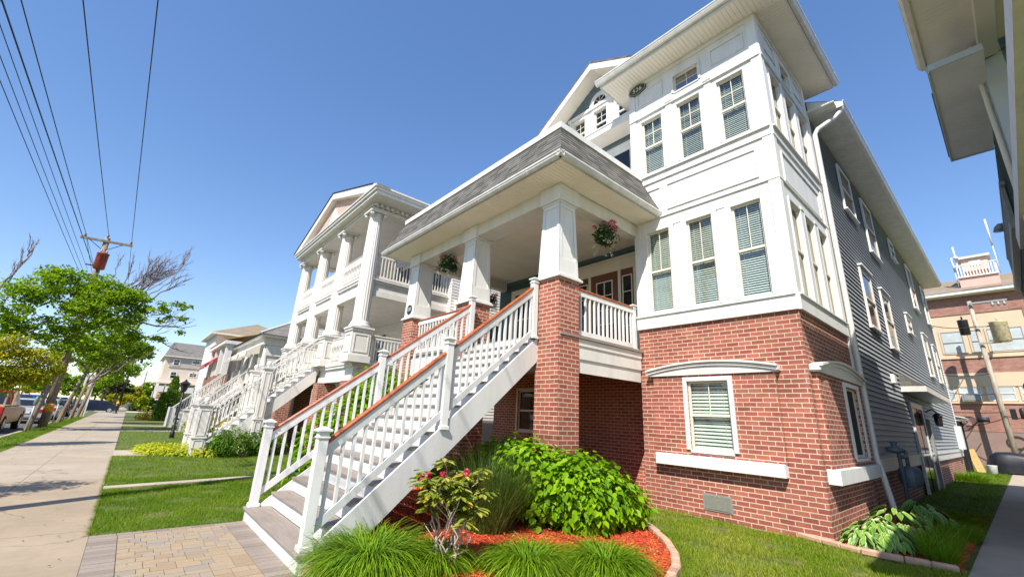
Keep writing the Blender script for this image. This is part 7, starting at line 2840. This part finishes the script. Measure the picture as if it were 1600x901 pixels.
for tp in tips:
    if tp.z < .62 and random.random() < .9:
        continue
    for k in range(22):
        a = random.uniform(0, 6.28)
        o_ = Vector((math.cos(a), math.sin(a), random.uniform(-.35, .4)))
        C.append(tp + o_ * .015 + Vector((0, 0, random.uniform(-.05, .03))))
        D.append(o_)
        N.append(Vector((0, 0, 1)) + o_ * .2)
C, N, D = np.array(C), unit(np.array(N)), unit(np.array(D))
leaves('foliage', C, N, RNG.uniform(.08, .15, len(C)), 'leaf_rhodo', RH, 'long', .36, .06, D)
C, N = [], []
for tp in tips:
    if (tp.z > .85 and random.random() < .17):
        for k in range(26):
            d = Vector(rnd_dirs(1, .4)[0])
            C.append(tp + Vector((0, 0, .035)) + d * .022)
            N.append(d)
leaves('buds', np.array(C), np.array(N), RNG.uniform(.026, .04, len(C)), 'bud_red', RH, aspect=.8)

# leaf litter on the mulch
m = MB()
for (x, y) in ((3.35, 4.25), (3.42, 4.15), (2.75, 4.9), (4.9, 3.3)):
    a = random.uniform(0, 6.28)
    m.quad(*[(x + .07 * math.cos(a + t_) * s_, y + .07 * math.sin(a + t_) * s_, .115 + h) for t_, s_, h in ((0, 1, .01), (1.57, .5, .025), (3.14, 1, .01), (4.71, .5, .02))])
m.build('fallen_leaves', 'tan_board', kind='stuff')


# ------------------------------------------------------------------ hanging baskets
def basket(label, x, y, z, hook):
    t_ = thing('hanging_basket', label, 'hanging basket', (x, y, z), 'flower baskets hanging from the porch beam')
    m = MB()
    m.smooth = True
    m.lathe((x, y, z - .22), [(.06, 0), (.12, .03), (.16, .18), (.17, .22)], 14)
    m.build('pot', 'pot_dark', t_)
    m = MB()
    m.smooth = True
    m.tube([(x, y, hook), (x, y, hook - .05), (x + .03, y, hook - .1), (x + .03, y, hook - .16), (x - .01, y, hook - .2), (x, y, hook - .26)], .009, 6)
    for a in (0, 2.1, 4.2):
        m.tube([(x, y, hook - .26), (x + .16 * math.cos(a), y + .16 * math.sin(a), z)], .004, 4)
    m.build('hanger', 'black_metal', t_)
    n_ = 900
    P, D, _ = blob_points([(x, y, z + .05, .24, .24, .17), (x - .1, y, z - .08, .2, .2, .2), (x + .12, y, z - .05, .18, .2, .2)], n_, .3)
    N = unit(D + .6 * rnd_dirs(n_, .5))
    leaves('foliage', P, N, RNG.uniform(.035, .07, n_), 'leaf_basket', t_, aspect=.8)
    C, NN = [], []
    for k in range(13):
        a = random.uniform(0, 6.28)
        c = Vector((x + .24 * math.cos(a) * random.uniform(.4, 1.05), y + .24 * math.sin(a), z + random.uniform(.06, .24)))
        for j in range(26):
            d = Vector(rnd_dirs(1, .2)[0])
            C.append(c + d * .035)
            NN.append(d)
    leaves('pink_blossom', np.array(C), np.array(NN), RNG.uniform(.025, .04, len(C)), 'petal_pink', t_, aspect=.9)
    C, NN = [], []
    for k in range(34):
        a = random.uniform(0, 6.28)
        dz = random.uniform(-.42, .02)
        c = Vector((x + (.2 + .1 * random.random()) * math.cos(a), y + (.2 + .1 * random.random()) * math.sin(a), z + dz))
        for j in range(9):
            d = Vector(rnd_dirs(1, .2)[0])
            C.append(c + d * .03)
            NN.append(d)
    leaves('white_blossom', np.array(C), np.array(NN), RNG.uniform(.02, .035, len(C)), 'petal_white', t_, aspect=.9)
    return t_


basket('hanging basket of pink and white flowers nearest the bay windows', 7.02, 5.2, 5.52, 5.77)
basket('hanging basket of pink flowers between the two far porch columns', 5.68, 9.38, 5.52, 5.77)
basket('hanging basket partly hidden behind the middle porch column', 8.3, 10.9, 5.3, 5.77)
# turquoise chair on the porch
CH = thing('porch_chair', 'turquoise sling chair standing on the porch behind the stair rail', 'chair', (6.9, 9.9, 3.105))
m = MB()
m.prism([(6.7, 9.6, 3.5), (7.15, 9.6, 3.45), (7.15, 10.15, 3.45), (6.7, 10.15, 3.5)], (0, 0, .04))
m.build('seat', 'chair_fabric', CH)
m = MB()
m.prism([(7.15, 9.6, 3.46), (7.4, 9.6, 4.05), (7.4, 10.15, 4.05), (7.15, 10.15, 3.46)], (.03, 0, .0))
m.build('backrest', 'chair_fabric', CH)
for (x, y) in ((6.72, 9.6), (6.72, 10.15), (7.2, 9.6), (7.2, 10.15)):
    m = MB()
    m.bar((x, y, 3.105), (x, y, 3.48), .03, .03)
    m.build('leg', 'porch_white', CH)

# ------------------------------------------------------------------ lawn grass (blades over the near lawns, thinning with distance)
def lawn(n, x0, x1, y0, y1, polys=None, avoid=None, h=(.035, .07), w=.0045):
    P = np.stack([RNG.uniform(x0, x1, n), RNG.uniform(y0, y1, n)], 1)
    k = np.ones(len(P), bool)
    if polys:
        k &= in_poly(P, polys)
    for a in avoid or []:
        k &= ~in_poly(P, a)
    P = P[k]
    z = np.where(P[:, 0] < 2.5, 0, np.minimum(.07, (P[:, 0] - 2.5) / 4 * .07))
    base = np.concatenate([P, z[:, None]], 1)
    return base


strip1 = [(0.0, 11.16), (6.5, 12.7), (6.5, 13.05), (0.0, 11.56)]
strip2 = [(-.02, 17.48), (2.02, 17.5), (2.02, 19.32), (-.02, 19.28)]
bed_all = [(x, y) for x, y in poly1]
bed2_all = [(x, y) for x, y in poly2]
stairpad = [(1.55, 4.9), (5.6, 4.9), (5.6, 7.62), (1.55, 7.62)]
undr = [(3.0, 7.3), (6.7, 7.3), (6.7, 9.65), (3.0, 9.65)]
parts = [
    (lawn(90000, .01, 4.2, 7.56, 12.5, None, [strip1, stairpad, undr]), 1.0),
    (lawn(36000, .01, 5.0, 11.3, 17.6, None, [strip1, strip2]), 1.3),
    (lawn(70000, 4.3, 8.1, .74, 5.2, None, [bed_all, bed2_all]), 1.0),
    (lawn(16000, 2.3, 7.3, .5, 4.0, None, [bed_all]), 1.0),
    (lawn(16000, .01, 4.5, 17.6, 36.0, None, [strip2]), 2.0),
    (lawn(22000, -3.28, -2.41, 17.0, 50.0), 2.0),
    (lawn(12000, 14, 33, .78, 2.1), 2.2),
    (lawn(9000, 10.5, 14, .78, 1.6), 1.6),
]
B0 = np.concatenate([p for p, s_ in parts])
SCL = np.concatenate([np.full(len(p), s_) for p, s_ in parts])
n_ = len(B0)
a = RNG.random(n_) * 2 * np.pi
le = RNG.uniform(.05, .6, n_)
Dd = np.stack([np.cos(a) * np.sin(le), np.sin(a) * np.sin(le), np.cos(le)], 1)
# patches of drier and lusher turf
def vnoise(x, y):
    return .5 + .25 * np.sin(1.7 * x + 2.1 * np.sin(.9 * y)) + .25 * np.sin(2.3 * y + 1.3 * np.sin(1.1 * x + 1))
pt = vnoise(B0[:, 0] * 1.3, B0[:, 1] * 1.3)
bright = (B0[:, 0] > 4.0) & (B0[:, 1] < 5.3) & (B0[:, 0] < 9)
thin = vnoise(B0[:, 0] * 3.7 + 5, B0[:, 1] * 3.1)
keep = (thin > .26) | (RNG.random(n_) < .3)
B0, SCL, a, le, Dd, pt, bright, thin = [q[keep] for q in (B0, SCL, a, le, Dd, pt, bright, thin)]
n_ = len(B0)
rn = np.clip(RNG.beta(2, 2.2, n_) * .75 + (.25 * pt) + .26 * bright, 0, 1)
ribbons('lawn_grass', B0, Dd, RNG.uniform(.028, .072, n_) * (1 + .25 * (SCL - 1)) * (.75 + .5 * thin), RNG.uniform(.2, 1.3, n_), .0052 * SCL, 'blade_lawn', segs=2, kind='stuff', rnd=rn)

# turf leaning over the hard edges, clover and litter
def edge_tufts(p, q, n, side):
    p, q = np.array(p), np.array(q)
    t_ = RNG.random(n)
    c = p[None] + (q - p)[None] * t_[:, None]
    wob = .5 + .5 * np.sin(t_ * 61) * np.sin(t_ * 23 + 1)
    k = RNG.random(n) < .25 + .75 * wob
    c = c[k]
    d = np.zeros((len(c), 3))
    d[:, 0] = side[0] * .8 + RNG.normal(size=len(c)) * .4
    d[:, 1] = side[1] * .8 + RNG.normal(size=len(c)) * .4
    d[:, 2] = .8
    b = np.concatenate([c - np.array(side)[None] * .012 + RNG.normal(size=c.shape) * .008, np.full((len(c), 1), .0)], 1)
    return b, unit(d)


E_ = [edge_tufts((0.0, 7.6), (0.0, 17.4), 4200, (-1, 0)), edge_tufts((0.02, 7.60), (1.5, 7.60), 900, (0, -1)), edge_tufts((.1, 11.14), (4.5, 12.2), 900, (0, 1)), edge_tufts((.1, 11.58), (4.5, 12.6), 900, (0, -1)),
      edge_tufts((-2.4, 16), (-2.4, 40), 2600, (1, 0)), edge_tufts((8.0, .74), (20, .74), 1800, (0, -1)), edge_tufts((4.9, 2.8), (6.4, 4.0), 500, (-.6, .7))]
eb, ed = np.concatenate([e[0] for e in E_]), np.concatenate([e[1] for e in E_])
eb[:, 2] = np.where(eb[:, 0] < 2.5, 0, .05)
ribbons('edge_grass', eb, ed, RNG.uniform(.04, .10, len(eb)), RNG.uniform(.4, 1.6, len(eb)), .0055, 'blade_lawn', segs=3, kind='stuff', rnd=np.clip(RNG.beta(2, 1.8, len(eb)), 0, 1))
n_ = 170
P = np.stack([RNG.uniform(-2.3, 1.6, n_), RNG.uniform(5, 22, n_), np.full(n_, .024)], 1)
leaves('leaf_litter', P, rnd_dirs(n_, 3.0), RNG.uniform(.015, .04, n_), 'leaf_rhodo', aspect=.6, kind='stuff')
